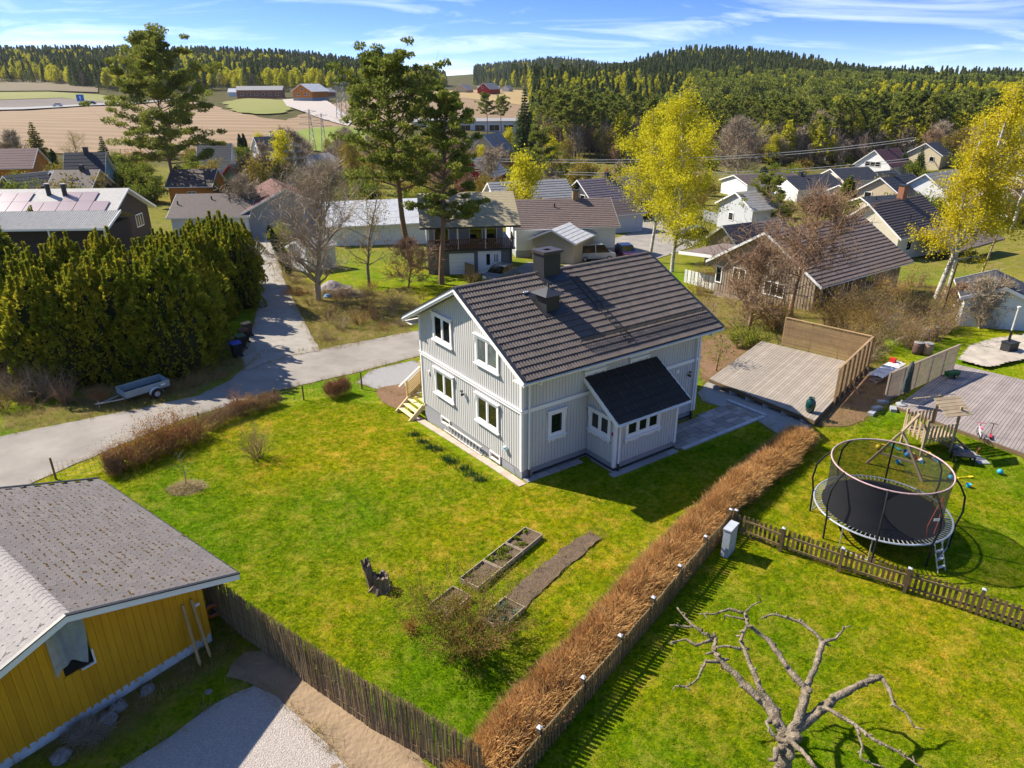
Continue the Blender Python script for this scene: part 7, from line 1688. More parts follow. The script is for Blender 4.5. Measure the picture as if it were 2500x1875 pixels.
bare('bare spreading tree in front of the weathered house gable',1827,805,600,.42,65,M_TWIG,.11,3,5,.2,.8)
bare('small bare rowan on the lawn bed near the house corner',1747,905,820,.40,66,M_TWIG,.05,3,3,.3,.8,200,L_GREEN)
bare('tall bare ash behind the yellow birch with reddish twigs',1800,450,300,.34,67,M_TWIGP,.22,3,6,.15,1.0)
bare('pale bare aspen at the edge of the pine wood',1990,380,280,.30,68,M_TWIGP,.2,3,6,.1,1.1)
bare('slim bare birch among the aspens at the wood edge',2015,392,262,.18,69,M_BIRCHB,.16,3,4,.2,1.0,500,L_OLIVE)
bare('bare hawthorn beside the rust-red bush',2330,780,700,.5,70,M_TWIG,.06,3,4,.1,.9)
bare('bare willow with upright pale shoots by the white garage',2395,800,690,.45,71,M_TWIGP,.05,3,5,.05,1.3,0,None,.5,0,4)
bare('leafless tree between the pines and the grey roofs',850,560,420,.4,72,M_TWIGP,.14,3,5,.2,.8,900,L_OLIVE)
bare('thin bare tree on the left field edge',40,420,330,.35,73,M_TWIGP,.15,3,4,.2,.9)
bare('yellowish budding tree at the field edge',190,405,320,.40,74,M_TWIGP,.18,3,5,.15,.9,3500,L_OLIVE)
# cypress-like columns
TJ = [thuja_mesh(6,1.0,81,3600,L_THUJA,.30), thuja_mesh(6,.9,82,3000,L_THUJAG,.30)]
def col(label, px, py, top, m, wf=1.0, name='thuja_tree', group=None):
    h = hgt(px,py,top); return thuja(label, base_of(px,py), TJ[m], random.uniform(0,6), (h/6*wf,h/6*wf,h/6), name, group)
col('large golden thuja column before the beige house',2058,530,432,0,1.5); col('dark thuja column beside the beige house wall',2150,500,440,1,1.2); col('slim dark twin thuja next to the beige house wall',2138,502,448,1,1.0)
col('round golden-topped thuja beside the tall pine trunk',355,492,432,0,2.4)
col('dark cypress left of the white two-storey house',592,388,325,1,.9); col('dark cypress right next to its twin by the white house',602,388,324,1,.9)
col('dark thuja beside the golden spruce',138,420,362,1,1.2)
col('thuja cone rising before the corrugated roof',100,620,505,0,1.0); col('thick thuja at the picture edge before the corrugated wing',8,700,540,0,2.0)
col('small cypress before the pale grey house wall',1785,545,520,1,1.0); col('slim cypress pair before the pale grey house',1776,547,523,1,1.0)
# clipped thuja hedge along the drive: one plant after another
for i in range(9):
    f = i/8; px = 655+(705-655)*f; py = 575+(672-575)*f; h = 2.1+.35*f
    thuja('clipped dark thuja in the row lining the drive', base_of(px,py), TJ[1], i*1.1, (h/6*1.15,h/6*1.15,h/6), 'hedge_thuja', 'clipped thujas along the drive')
for i in range(10):
    px = 690+i*17; thuja('small pointed thuja in the row below the red-roofed garage', base_of(px,560+(i%2)*3), TJ[1], i*.7, (.34,.34,.36), 'hedge_thuja', 'thuja row below the red-roofed garage')
shrub('rounded yellow-green evergreen bush beside the thuja row', base_of(690,595), shrub_mesh(2.0,2.2,83,16,M_TWIG,4,2,3000,leafmat('lime_leaves',(0.16,0.18,0.01),(0.30,0.30,0.02),(0.42,0.40,0.04)),.14,.012))
# great thuja hedge trees left of the drive
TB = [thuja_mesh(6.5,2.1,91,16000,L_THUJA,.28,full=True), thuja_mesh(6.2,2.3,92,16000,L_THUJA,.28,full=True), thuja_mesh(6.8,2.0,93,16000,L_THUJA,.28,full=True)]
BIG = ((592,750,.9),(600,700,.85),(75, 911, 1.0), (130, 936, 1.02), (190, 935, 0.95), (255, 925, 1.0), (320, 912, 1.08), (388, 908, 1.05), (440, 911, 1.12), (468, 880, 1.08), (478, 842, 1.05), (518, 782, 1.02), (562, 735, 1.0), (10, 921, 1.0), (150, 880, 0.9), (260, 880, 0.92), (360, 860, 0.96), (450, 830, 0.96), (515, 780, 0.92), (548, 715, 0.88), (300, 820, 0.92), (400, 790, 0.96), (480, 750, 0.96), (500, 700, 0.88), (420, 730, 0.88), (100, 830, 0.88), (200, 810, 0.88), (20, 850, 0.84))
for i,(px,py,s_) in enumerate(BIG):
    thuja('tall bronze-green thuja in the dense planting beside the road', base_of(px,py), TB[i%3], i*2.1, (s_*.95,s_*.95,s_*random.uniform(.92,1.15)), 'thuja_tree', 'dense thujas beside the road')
RD = [shrub_mesh(1.35,1.5,150,30,M_TWIGR,5,2,1500,L_RUST,.06,.009,.9), shrub_mesh(1.3,1.5,151,30,M_TWIG,5,2,900,L_OLIVE,.06,.009,.9)]
RDL = ['orange-leaved arching bush on the wire fence, tallest of the row','tangled russet bush on the wire fence beside the sapling','olive-brown bush on the wire fence between two russet ones','russet bush at the wire fence nearest the dark low hedge','brown bush at the wire fence behind the pale lawn bush','small brown bush on the wire fence past the dark low hedge','dark brown bush overhanging the road side of the wire fence']
for i,(px,py,s_) in enumerate(((420,1092,1.2),(345,1125,1.0),(380,1108,.95),(475,1066,.9),(585,1012,.75),(640,1000,.6),(300,1140,.8))):
    shrub(RDL[i], base_of(px,py), RD[i % 2 if i != 0 else 0], i*1.1, s_)
# undergrowth on the road bank under the thujas
for i,(px,py,h_,m,lab) in enumerate(((40,960,1.6,M_TWIGP,'tall dry thicket at the picture edge beside the thujas'),(95,985,1.2,M_TWIG,'dry brown thicket beside the road below the thujas'),(210,975,.8,M_TWIG,'low brown brambles behind the trailer drawbar'),(440,948,.7,M_TWIGR,'low russet brambles beyond the trailer tail'),(520,920,.7,M_TWIGR,'low russet brambles near the blue-lidded bin'))):
    shrub(lab, base_of(px,py), shrub_mesh(h_,2.4,100+i,34,m,5,2,0,None,.05,.010,.7), i)
for i,(px,py,s_) in enumerate(((15,905,1.4),(45,925,1.3),(80,948,1.2),(120,968,1.0),(10,960,1.3),(60,975,1.1),(165,985,.8),(10,1000,.9),(250,985,.6),(480,940,.6))):
    shrub('dead brown brush on the road bank below the thujas', base_of(px,py), RD[i%2] if i > 6 else shrub_mesh(1.7,1.8,160+i%3,34,M_TWIGP if i%2 else M_TWIG,5,2,0,None,.05,.012,.9), i, s_, 'bank_brush', 'dead brush below the thujas')
# bank bushes below the sunny slope
BB = [shrub_mesh(1.0,1.4,110,26,M_TWIG,4,2,250,L_OLIVE,.07,.008), shrub_mesh(1.1,1.5,111,26,M_TWIGP,4,2,500,L_OLIVE,.07,.008), shrub_mesh(.9,1.6,112,26,M_TWIGR,4,2,150,L_RUST,.07,.008)]
BL = ['brown brush on the bank below the pollarded tree','tan brush on the bank near the road fork','olive brush on the bank above the road','russet brush halfway along the bank','tan brush on the bank toward the house roof','brown brush close to the main house eave','olive brush below the slender birch','low brush at the tip of the bank by the road','brown brush behind the debris heap','russet bush by the board fence','dark brush beside the clipped thujas','brown creeper bush against the white shed']
for i,(px,py,s_) in enumerate(((800,775,1.2),(830,800,1.2),(880,790,1.3),(920,780,1.3),(960,760,1.3),(1010,770,1.2),(900,740,1.0),(790,830,.9),(830,735,1.0),(1150,690,1.3),(720,690,1.3),(712,655,1.5))):
    shrub(BL[i], base_of(px,py), BB[i%3], i*1.3, s_)
# brush round the weathered house
RB = ['tall brown brush beside the weathered house wall','dense tan brush below the cherry tree','brown brush behind the slat screen corner','rust-orange bush by the birch trunks','olive brush below the dense brush','yellow-green bush beside the deck screen','tan brush beyond the barrels','brown bush at the weathered house corner','dry grasses beside the slat screen','dark evergreen bush by the deck corner','glossy green rhododendron near the house corner','second green bush near the deck corner','brown bush near the white fence','brown bush below the cream house','olive bush at the far lawn edge']
RS = ((2030,770,1.9,0),(2090,780,2.0,1),(2140,800,1.8,0),(2330,760,1.9,2),(2180,770,1.8,1),(2135,850,1.5,1),(2240,780,1.6,1),(1975,760,1.5,0),(2115,880,1.2,1),(1800,800,1.2,1),(1810,850,1.0,3),(1845,848,.9,3),(1700,720,1.6,0),(2230,700,1.8,0),(2420,740,1.5,1))
BB.append(shrub_mesh(1.2,1.4,113,18,M_TWIG,4,2,1600,L_GREEN,.10,.008))
for i,(px,py,s_,k) in enumerate(RS): shrub(RB[i], base_of(px,py), BB[k], i*.9, s_)
# the brown thicket round the weathered house, bush by bush
TK = [shrub_mesh(2.0,2.0,140,26,M_TWIG,5,2,700,L_OLIVE,.09,.012), shrub_mesh(2.2,1.9,141,26,M_TWIGP,5,2,350,L_RUST,.09,.012), shrub_mesh(1.9,2.2,142,26,M_TWIGR,5,2,900,L_OLIVE,.09,.012)]
TKL = ('tangled brown bush in the thicket round the weathered house','tangled tan bush in the thicket round the weathered house','tangled russet bush in the thicket round the weathered house')
for i in range(46):
    if i < 34: px = random.uniform(2005,2330); py = random.uniform(735,860) - (px-2150)*.12
    else: px = random.uniform(1700,1960); py = random.uniform(770,830) if i % 2 else random.uniform(690,740)
    k = i % 3; shrub(TKL[k], base_of(px,py), TK[k], i*1.7, random.uniform(.6,1.15), 'thicket_bush', ('brown thicket bushes','tan thicket bushes','russet thicket bushes')[k])
for i in range(26):
    px = random.uniform(690,1040); py = random.uniform(700,840); k = i % 3
    if py > 730+ (px-690)*.35: py = 720
    shrub(('low brown brush on the bank above the road','low tan brush on the bank above the road','low russet brush on the bank above the road')[k], base_of(px,py), BB[k], i, random.uniform(.5,.9), 'bank_brush', ('brown bank brush','tan bank brush','russet bank brush')[k])
# village gardens: hedges, bushes and small trees
VG = [shrub_mesh(2.2,2.4,120,16,M_TWIGP,4,2,2000,L_OLIVE,.25,.02), shrub_mesh(2.2,2.4,121,16,M_TWIG,4,2,2400,L_GREEN,.25,.02), shrub_mesh(2.2,2.6,122,18,M_TWIGR,4,2,1400,L_RUST,.25,.02), thuja_mesh(2.2,1.3,123,900,L_THUJAG,.3)]
pos = []
for k in range(240):
    px = random.uniform(0,2500); py = random.uniform(395,560) if px > 1500 else random.uniform(380,560)
    if 250 < px < 600 and py > 500: continue
    pos.append((px,py))
for i,(px,py) in enumerate(pos):
    p = G(px,py); k = random.choice((0,0,1,1,2,3)); s_ = random.uniform(.7,1.6)
    if k == 3: thuja('clipped green bush in the village gardens', tuple(p), VG[3], i, s_, 'garden_bush', 'clipped green village bushes')
    else: shrub(('tan budding bush in the village gardens','green bush in the village gardens','russet bush in the village gardens')[k], tuple(p), VG[k], i, s_, 'garden_bush', ('tan village bushes','green village bushes','russet village bushes')[k])
MT = [leafy(7,2.4,130,0,.2,None,M_TWIGP,.2,-.02,.12,.6,1,3,4,.9,twigs=1500,tw=.03), leafy(7,2.2,131,2600,.22,L_OLIVE,M_BARK_,.2,-.02,.12,.6,1,3,4,.9), leafy(8,2.2,132,4200,.24,L_BIRCH,M_BIRCHB,.2,.03,.12,.5,1,3,4,1.0), leafy(6,2.6,133,0,.2,None,M_TWIG,.15,-.02,.12,.7,2,3,4,.8,twigs=1500,tw=.03)]
MN = ('bare tan tree among the village houses','olive budding tree among the village houses','small yellow-green birch among the village houses','bare brown tree among the village houses')
for i in range(200):
    right = i % 2 != 0
    px = random.uniform(1480,2520) if right else random.uniform(620,1400)
    py = (random.uniform(376,402) if random.random() < .72 else random.uniform(405,560)) if right else (random.uniform(385,470) if random.random() < .62 else random.uniform(470,580))
    if right and any(a < px < b and c < py < d for a,b,c,d in ((1690,2010,425,570),(1990,2130,410,480),(2080,2260,372,640),(2240,2330,400,560),(1720,2000,560,800))): continue
    if not right and 780 < px < 1120 and py > 500: continue
    if 1560 < px < 1700 and py > 500: continue
    k = random.choice((0,0,1,1,2,3)); tree_of('garden_tree',MN[k],'tree',*MT[k],tuple(G(px,py)),i,random.uniform(.6,1.35)*(.75 if right and py > 402 else 1.0),('tan bare village trees','olive village trees','small village birches','brown bare village trees')[k])
# white garden shed and debris heap on the bank
cottage('small white garden shed with grey felt roof beside the drive',722,590,60,50,2.6,3.0,1.9,.6,'white','grey',name='garden_shed',cat='shed',courses=4,og=.2,oe=.2)
g = G(812,705); dh = thing('debris_heap','heap of garden rubbish under pinkish-grey sheets by the bare tree','rubbish heap',g)
X,Y = np.meshgrid(np.linspace(-1.6,1.6,26),np.linspace(-1,1,20)); Z = .75*np.exp(-(X/1.1)**2-(Y/.7)**2)+.12*rng.random(X.shape)-.05; ii = np.arange(520).reshape(20,26)
link('sheet',fast_mesh('sheet',np.stack([X,Y,Z],-1).reshape(-1,3),np.stack([ii[:-1,:-1],ii[:-1,1:],ii[1:,1:],ii[1:,:-1]],-1).reshape(-1,4),mat('pinkish_sheet',(0.30,0.25,0.25),.7,col2=(0.10,0.09,0.10),vscale=1.5)),dh)
tuft_heap('brush pile beside the rubbish heap','brush_pile',G(845,722),1.3,.9,.7,1500,M_TWIGP,.6,.012,'brush pile')
o = MB().lathe([(.3,0),(.35,.1),(.2,.28),(.02,.32)],9).build('rubbish_sack',mat('blue_sack',(0.10,0.25,0.45),.6)); o.location = G(800,726); tag(o,'blue plastic sack at the foot of the rubbish heap','sack')
# ------------------------------------------------------------------ cars, pylons, wires, lamp
def car(label, g, rz, paint, L_=4.3, W_=1.75, H_=1.48, van=False, name='parked_car', cat='car'):
    t = thing(name, label, cat, g, rz); h = W_/2; x0, x1 = -L_/2, L_/2
    low = [(x0,.30),(x0,.62),(x0+.08,.86),(x0+.9 if not van else x0+.75,.98),(x1-.25,1.0),(x1-.02,.85),(x1,.32)]
    vs = []; n = len(low)
    for y, k in ((-h,1),(-h*.96,1),(h*.96,1),(h,1)):
        for x, z in low: vs.append((x*(.985 if abs(y) == h else 1), y, z if abs(y) != h else z*.98+.01))
    fs = [(j*n+i,j*n+(i+1)%n,(j+1)*n+(i+1)%n,(j+1)*n+i) for j in range(3) for i in range(n)] + [tuple(range(n))[::-1], tuple(3*n+i for i in range(n))]
    MB().add(vs,fs).build('body', paint, t)
    if van: gr = [(x0+.75,.97),(x0+1.45,H_),(x1-.15,H_),(x1-.05,.98)]
    else: gr = [(x0+.95,.97),(x0+1.65,H_),(x1-1.0,H_),(x1-.22,.98)]
    g_ = MB(); g_.add([(x,s*h*(.95 if z < 1.1 else .80),z) for s in (-1,1) for x,z in gr],[(0,1,2,3)[::-1],(4,5,6,7),(0,4,5,1)[::-1],(2,6,7,3)[::-1]]); g_.build('windows', M_GLASS, t)
    MB().add([(x,s*h*.80,z) for s in (-1,1) for x,z in ((gr[1][0],H_),(gr[2][0],H_),(gr[2][0],H_+.035),(gr[1][0]+.1,H_+.035))],[(0,1,2,3)[::-1],(4,5,6,7),(3,2,6,7),(0,4,5,1),(0,3,7,4),(1,5,6,2)]).build('roof', paint, t)
    pl = MB()
    for s in (-1,1):
        for x in (gr[1][0]+.9 if not van else gr[1][0]+1.0,): pl.beam((x,s*h*.955,.97),(x+.02,s*h*.805,H_),.09,.03)
    pl.build('pillar', paint, t)
    for x in (x0+.8,x1-.8):
        for s in (-1,1):
            w = MB().tube([(x,s*(h-.18),.31),(x,s*(h+.01),.31)],.31,14).build('wheel', M_BLACK, t); MB().tube([(x,s*(h+.0),.31),(x,s*(h+.02),.31)],.18,10).build('rim', M_GALV, w)
    for s in (-1,1):
        MB().box(x0-.01,x0+.1,s*h*.65-.16,s*h*.65+.16,.62,.76).build('headlight', M_WHITE, t); MB().box(x1-.08,x1+.01,s*h*.72-.12,s*h*.72+.12,.68,.86).build('tail_light', bpy.data.materials['red_can'], t)
    return t
CP_ = {'silver':mat('silver_paint',(0.45,0.46,0.48),.3,coat=.5,metal=.3),'white':mat('white_car_paint',(0.68,0.68,0.68),.3,coat=.5),'dark':mat('dark_car_paint',(0.02,0.022,0.028),.3,coat=.5),'maroon':mat('maroon_car_paint',(0.12,0.01,0.03),.3,coat=.5),'grey':mat('grey_car_paint',(0.16,0.17,0.18),.3,coat=.5)}
car('dark grey car parked below the veranda house', G(1222,684), R(62), CP_['grey'])
car('silver van parked beside the lower street', G(1452,634), R(-168), CP_['silver'],4.5,1.8,1.85,True,'parked_van','van')
car('dark maroon car behind the silver van', G(1526,628), R(100), CP_['maroon'])
car('dark car parked under the yellow birch', G(1690,580), R(20), CP_['dark'])
car('white car in front of the small garages', G(2018,468), R(10), CP_['white'])
car('silver car inside the open green-gabled garage', G(585,455), R(60), CP_['silver'])
car('dark car parked beside the beige house', G(2090,452), R(30), CP_['dark'])
car('pale car driving on the distant highway', G(142,264)+Vector((0,0,.9)), R(12), CP_['white'],4.6)
car('dark estate car with a pale trailer on the distant highway', G(222,259)+Vector((0,0,.9)), R(12), CP_['dark'],5.5,1.9,1.5)
car('silver car on a distant garden drive', G(830,400), R(10), CP_['grey'])
car('black car on the drive near the pylon', G(770,398), R(15), CP_['dark'])
# blue road sign on the highway
g = G(200,258); rs = thing('road_sign','blue road sign beside the distant highway','sign',g); MB().box(-2.0,2.0,-.1,.1,2.2,5.6).build('sign_panel',mat('sign_blue',(0.01,0.16,0.55),.5),rs)
for x in (-1.2,1.2): MB().tube([(x,0,0),(x,0,2.2)],.1,6).build('post',M_GALV,rs)
MB().prism([(-.2,-.12,2.8),(.2,-.12,2.8),(.2,-.12,4.2),(.6,-.12,4.2),(0,-.12,5.0),(-.6,-.12,4.2),(-.2,-.12,4.2)],(0,.02,0)).build('arrow',M_WHITE,rs)
# lattice pylons
M_PYL = mat('pylon_steel',(0.33,0.34,0.34),.6,metal=.3)
def pylon(label, px, py, top, wf=.16):
    g = G(px,py); h = hgt(px,py,top); t = thing('lattice_pylon',label,'pylon',g,R(20)); w = h*wf/2; n = 8; leg = MB()
    def P(i,sx,sy): f = i/n; k = w*(1-.88*f**.8); return Vector((sx*k,sy*k,h*f-.5))
    r = max(.05,h*.0045)
    for sx,sy in ((-1,-1),(1,-1),(1,1),(-1,1)): MB().tube([P(i,sx,sy) for i in range(n+1)],r,4).build('leg',M_PYL,t)
    br = MB(); C4 = ((-1,-1),(1,-1),(1,1),(-1,1))
    for i in range(n):
        for a in range(4):
            A,B = C4[a],C4[(a+1)%4]; br.tube([P(i,*A),P(i+1,*B)],r*.6,3,False); br.tube([P(i,*B),P(i+1,*A)],r*.6,3,False)
    br.build('bracing',M_PYL,t,kind='stuff')
    for f,s_ in ((.66,.26),(.80,.22),(.93,.16)):
        z = h*f-.5; MB().tube([(-h*s_,0,z+h*.02),(0,0,z),(h*s_,0,z+h*.02)],r*.9,4).tube([(-h*s_,0,z+h*.02),(0,0,z+h*.05),(h*s_,0,z+h*.02)],r*.7,4).build('crossarm',M_PYL,t)
    return t, h
PY = [pylon('lattice pylon on the green field',765,372,262), pylon('slimmer lattice pylon behind the first on the field',793,369,272), pylon('nearest lattice pylon among the houses',728,458,342), pylon('lattice pylon far off beside the farm track',828,292,205), pylon('lattice pylon on the farm slope before the wood',842,290,178)]
def wire(label, A, B, sag, r=.03, group='overhead wires'):
    A,B = Vector(A),Vector(B); n = 18; o = MB().tube([A.lerp(B,i/n)-Vector((0,0,sag*4*(i/n)*(1-i/n)))-A for i in range(n+1)],r,3,False).build('power_line',mat('wire_metal',(0.45,0.43,0.40),.6) if 'wire_metal' not in bpy.data.materials else bpy.data.materials['wire_metal']); o.location = A; tag(o,label,'wire',group)
for k,(a,b) in enumerate((((1150,386),(2232,336)),((1150,392),(2232,342)),((1150,410),(2225,386)),((1150,416),(2225,392)))):
    wire(('uppermost overhead wire crossing before the wood','overhead wire just under the uppermost one','overhead wire of the lower pair crossing the gardens','lowest overhead wire crossing the gardens')[k], atd(*a,135), atd(*b,185), 2.2, .07)
wire('overhead wire from the near pylon to the field pylon', PY[2][0].location+Vector((-1.2,0,PY[2][1]*.8)), PY[0][0].location+Vector((-2,0,PY[0][1]*.8)), 3, .03)
wire('second overhead wire from the near pylon to the field pylon', PY[2][0].location+Vector((1.2,0,PY[2][1]*.8)), PY[0][0].location+Vector((2,0,PY[0][1]*.8)), 3, .03)
def pole(label, px, py, top, lean=0, r=.12, m=None):
    h = hgt(px,py,top); o = MB().tube([(0,0,-.3),(lean*h,0,h)],[r,r*.7],7).build('utility_pole',m or mat('pole_wood',(0.38,0.26,0.16),.85)); o.location = base_of(px,py); return tag(o,label,'pole')
pole('brown utility pole leaning at the wood edge above the white house',2226,372,287,.10,.16); pole('wooden pole standing by the golden birch and fence',2385,694,562,.14,.10)
pole('dark wooden pole standing close to the birch trunks',2288,800,640,.06,.09,M_POST); pole('thin pole among the aspens at the wood edge',2035,395,300,.0,.10,M_GALV)
g = G(1943,470); h = hgt(1943,470,424); sl = thing('street_lamp','curved grey street lamp before the white bungalow','street lamp',g); MB().tube([(0,0,0),(0,0,h*.85),(.3,0,h*.97),(1.2,0,h)],[.09,.07,.06,.05],7).build('post',M_GALV,sl); MB().box(1.0,1.7,-.12,.12,h-.06,h+.06).build('lamp_head',M_GALV,sl)
# back garden: fence of the far plot, shed fence and path stones
for i,(px,py) in enumerate(((2155,985),(2140,1000),(2128,1012),(2180,1002))):
    o = MB().box(-.25,.25,-.14,.14,-.05,.16).build('kerb_block',M_CONC); o.location = G(px,py); o.rotation_euler = (0,0,i*.4); tag(o,('concrete block at the parasol foot','concrete block on the grass corner near the bark path','outermost concrete block on the bark path edge','concrete block under the grey screen end')[i],'block')
for i in range(5):
    o = MB().prism([(-.25,-.2,0),(.25,-.22,0),(.28,.2,0),(-.22,.24,0)],(0,0,.05)).build('stepping_stone',M_SLAB); o.location = G(2340+i*14,1092+i*9); tag(o,'flat grey stepping stone between play tower and terrace','paving','stepping stones by the terrace')
# ------------------------------------------------------------------ woods: near rows as single trees, the rest one mass
def far_tree(kind, seed):
    r = np.random.default_rng(seed)
    if kind == 'spruce':
        n = 420; t = r.random(n)**.75; z = 1.2+t*17; rad = 3.1*(1-t)**.8*np.sqrt(r.random(n)*.75+.25)+.1; a = r.random(n)*6.283
        C = np.column_stack([np.cos(a)*rad,np.sin(a)*rad,z-rad*.25]); O = np.column_stack([np.cos(a),np.sin(a),np.full(n,-.25)]); size = 1.5; tr = (.22,18); asp = .5
    elif kind == 'pine':
        n = 380; d = r.normal(size=(n,3)); d /= np.linalg.norm(d,axis=1,keepdims=True); C = d*(r.random((n,1))**.4)*[3.0,3.0,4.6]; C[:,:2] *= (1.15-.07*C[:,2:3]); C[:,2] += 13; C += (np.sin(C*1.7)*.5); O = d+[0,0,.4]; size = 1.25; tr = (.24,15); asp = .5
    elif kind == 'birch':
        n = 460; d = r.normal(size=(n,3)); d /= np.linalg.norm(d,axis=1,keepdims=True); C = d*(r.random((n,1))**.4)*[2.9,2.9,6.0]; C[:,:2] *= (1.1-.08*C[:,2:3]); C[:,2] += 9; O = d; size = 1.1; tr = (.16,13); asp = .7
    else:
        n = 260; a = r.random(n)*6.283; t = r.random(n); C = np.column_stack([np.cos(a)*2.4*t,np.sin(a)*2.4*t,3+r.random(n)*9*(1-.3*t)]); O = np.column_stack([np.cos(a)*.4,np.sin(a)*.4,np.full(n,1.2)]); size = 2.2; tr = (.16,11); asp = .05
    V,F_ = leaf_quads(C,size,asp,0,.55,O,1.0); Vt,Ft = seg_mesh([(0,0,-1)],[(0,0,tr[1])],[tr[0]],[tr[0]*.3],5)
    return np.concatenate([V,Vt]), np.concatenate([F_,Ft+len(V)]), np.concatenate([np.zeros(len(F_),int),np.ones(len(Ft),int)])
FL = {'spruce':leafmat('far_spruce',(0.06,0.092,0.03),(0.115,0.15,0.04),(0.20,0.215,0.05),.25,.01),'pine':leafmat('far_pine',(0.10,0.14,0.026),(0.19,0.225,0.036),(0.31,0.30,0.05),.25,.01),'birch':leafmat('far_birch',(0.26,0.27,0.016),(0.42,0.40,0.022),(0.58,0.52,0.035),.45,.01),'bare':mat('far_twigs',(0.21,0.16,0.115),.9,rnd=.2)}
PROTO = {}
for kind in FL:
    for k in range(2):
        V,F_,mi = far_tree(kind,200+k+hash(kind)%7 if False else 200+k); me = fast_mesh('far_'+kind,V,F_,[FL[kind],M_BARK_],mi=mi); PROTO[kind,k] = me
_fr = np.random.default_rng(5)
def vnoise(x,y,s):
    return np.sin(x/s*1.3+1.7*np.sin(y/s*.9))+np.sin(y/s*1.1+1.3*np.sin(x/s*.7+2))
def sample(pxa,pxb,n,d0,d1):
    px = _fr.uniform(pxa,pxb,n); a = np.interp(px,*d0); b = np.interp(px,*d1); u = _fr.random(n); d = np.sqrt(a*a+u*(b*b-a*a))
    az = (px-1250)/FPX; x = CAM[0]+d*az*1.0; y = CAM[1]+d*math.cos(PITCH)+0*d; 
    y = CAM[1]+d/math.cos(PITCH)*1.0-0.0*d; z = height(x,y); return px,d,x,y,z
trees = []   # (x,y,z,kind,scale,depth)
def add(px,d,x,y,z,pk):
    nb = vnoise(x,y,38.0)+.8*vnoise(x+50,y-20,13.0)
    for i in range(len(x)):
        k = pk(px[i],d[i],nb[i],_fr.random()); trees.append((x[i],y[i],z[i],k,_fr.uniform(.72,1.15)*(.80 if px[i] > 1250 and d[i] < 420 else 1.0),d[i]))
def kA(px,d,nb,r):
    if d > 900: return 'spruce' if r < .8 else 'birch'
    y = .42+.30*nb
    if px > 250: y += .12
    return 'birch' if r < y else ('bare' if r > .93 else 'spruce')
def kB(px,d,nb,r): return 'birch' if r < .20+.12*nb else ('bare' if r < .2 else 'spruce')
def kC(px,d,nb,r):
    if d < 330: return 'pine' if r < .50 else ('spruce' if r < .66 else ('birch' if r < .86 else 'bare'))
    if d < 620:
        if px < 1700: return 'birch' if r < .5+.2*nb else ('bare' if r < .75 else 'spruce')
        return 'birch' if r < .58+.25*nb else ('pine' if r < .85 else 'spruce')
    return ('spruce' if r < .9-.25*max(0,nb) else 'birch') if px < 2000 else ('birch' if r < .3+.3*nb else 'spruce')
add(*sample(-200,1090,7000,([-200,100,200,300,420,500,640,800,950,1050,1090],[640,640,540,480,480,520,500,500,560,760,850]),([-200,950,1090],[1150,1120,1050])),kA)
add(*sample(1160,1530,2600,([1160,1250,1530],[1200,980,950]),([1160,1530],[1700,1700])),kB)
add(*sample(1250,1350,260,([1250,1330],[640,420]),([1250,1350],[950,900])),lambda px,d,nb,r:'birch' if r < .45 else ('bare' if r < .7 else 'spruce'))
add(*sample(1300,2700,7500,([1300,1340,1420,1560,1700,1900,2100,2250,2400,2700],[290,225,206,214,236,226,216,213,216,222]),([1300,1480,1560,1950,2100,2700],[560,600,920,900,780,780])),kC)
add(*sample(1330,2600,420,([1330,1420,1560,1700,1900,2100,2600],[205,190,195,214,206,198,204]),([1330,1420,1560,1700,1900,2100,2600],[226,212,216,238,228,218,222])),lambda px,d,nb,r:'bare' if r < .7 else ('birch' if r < .85 else 'pine'))
trees.sort(key=lambda q: q[5])
single = [t for t in trees if t[3] in ('pine','spruce') and t[5] < 330 and -60 < 1250+(t[0]-CAM[0])/t[5]*FPX < 2560][:220]
ids = set(id(t) for t in single)
PW = {}
for i,t in enumerate(single):
    k = t[3]
    if k not in PW:
        if k == 'pine': PW[k] = [pine(17,.55,3.6,300+j,.8,34,0,.22,.62) for j in range(3)]
        else: PW[k] = [spruce(17,3.3,310+j,None,20,16,.95) for j in range(2)]
    T = PW[k][i % len(PW[k])]; s_ = t[4]*(1.12 if k == 'pine' else 1.05)
    tree_of('wood_pine' if k == 'pine' else 'wood_spruce', 'tall pine in the front rows of the wood beyond the village' if k == 'pine' else 'dark spruce in the front rows of the wood beyond the village','tree',T[0],T[1],(t[0],t[1],t[2]),i*1.7,s_,'pines of the wood edge' if k == 'pine' else 'spruces of the wood edge')
rest = [t for t in trees if id(t) not in ids]
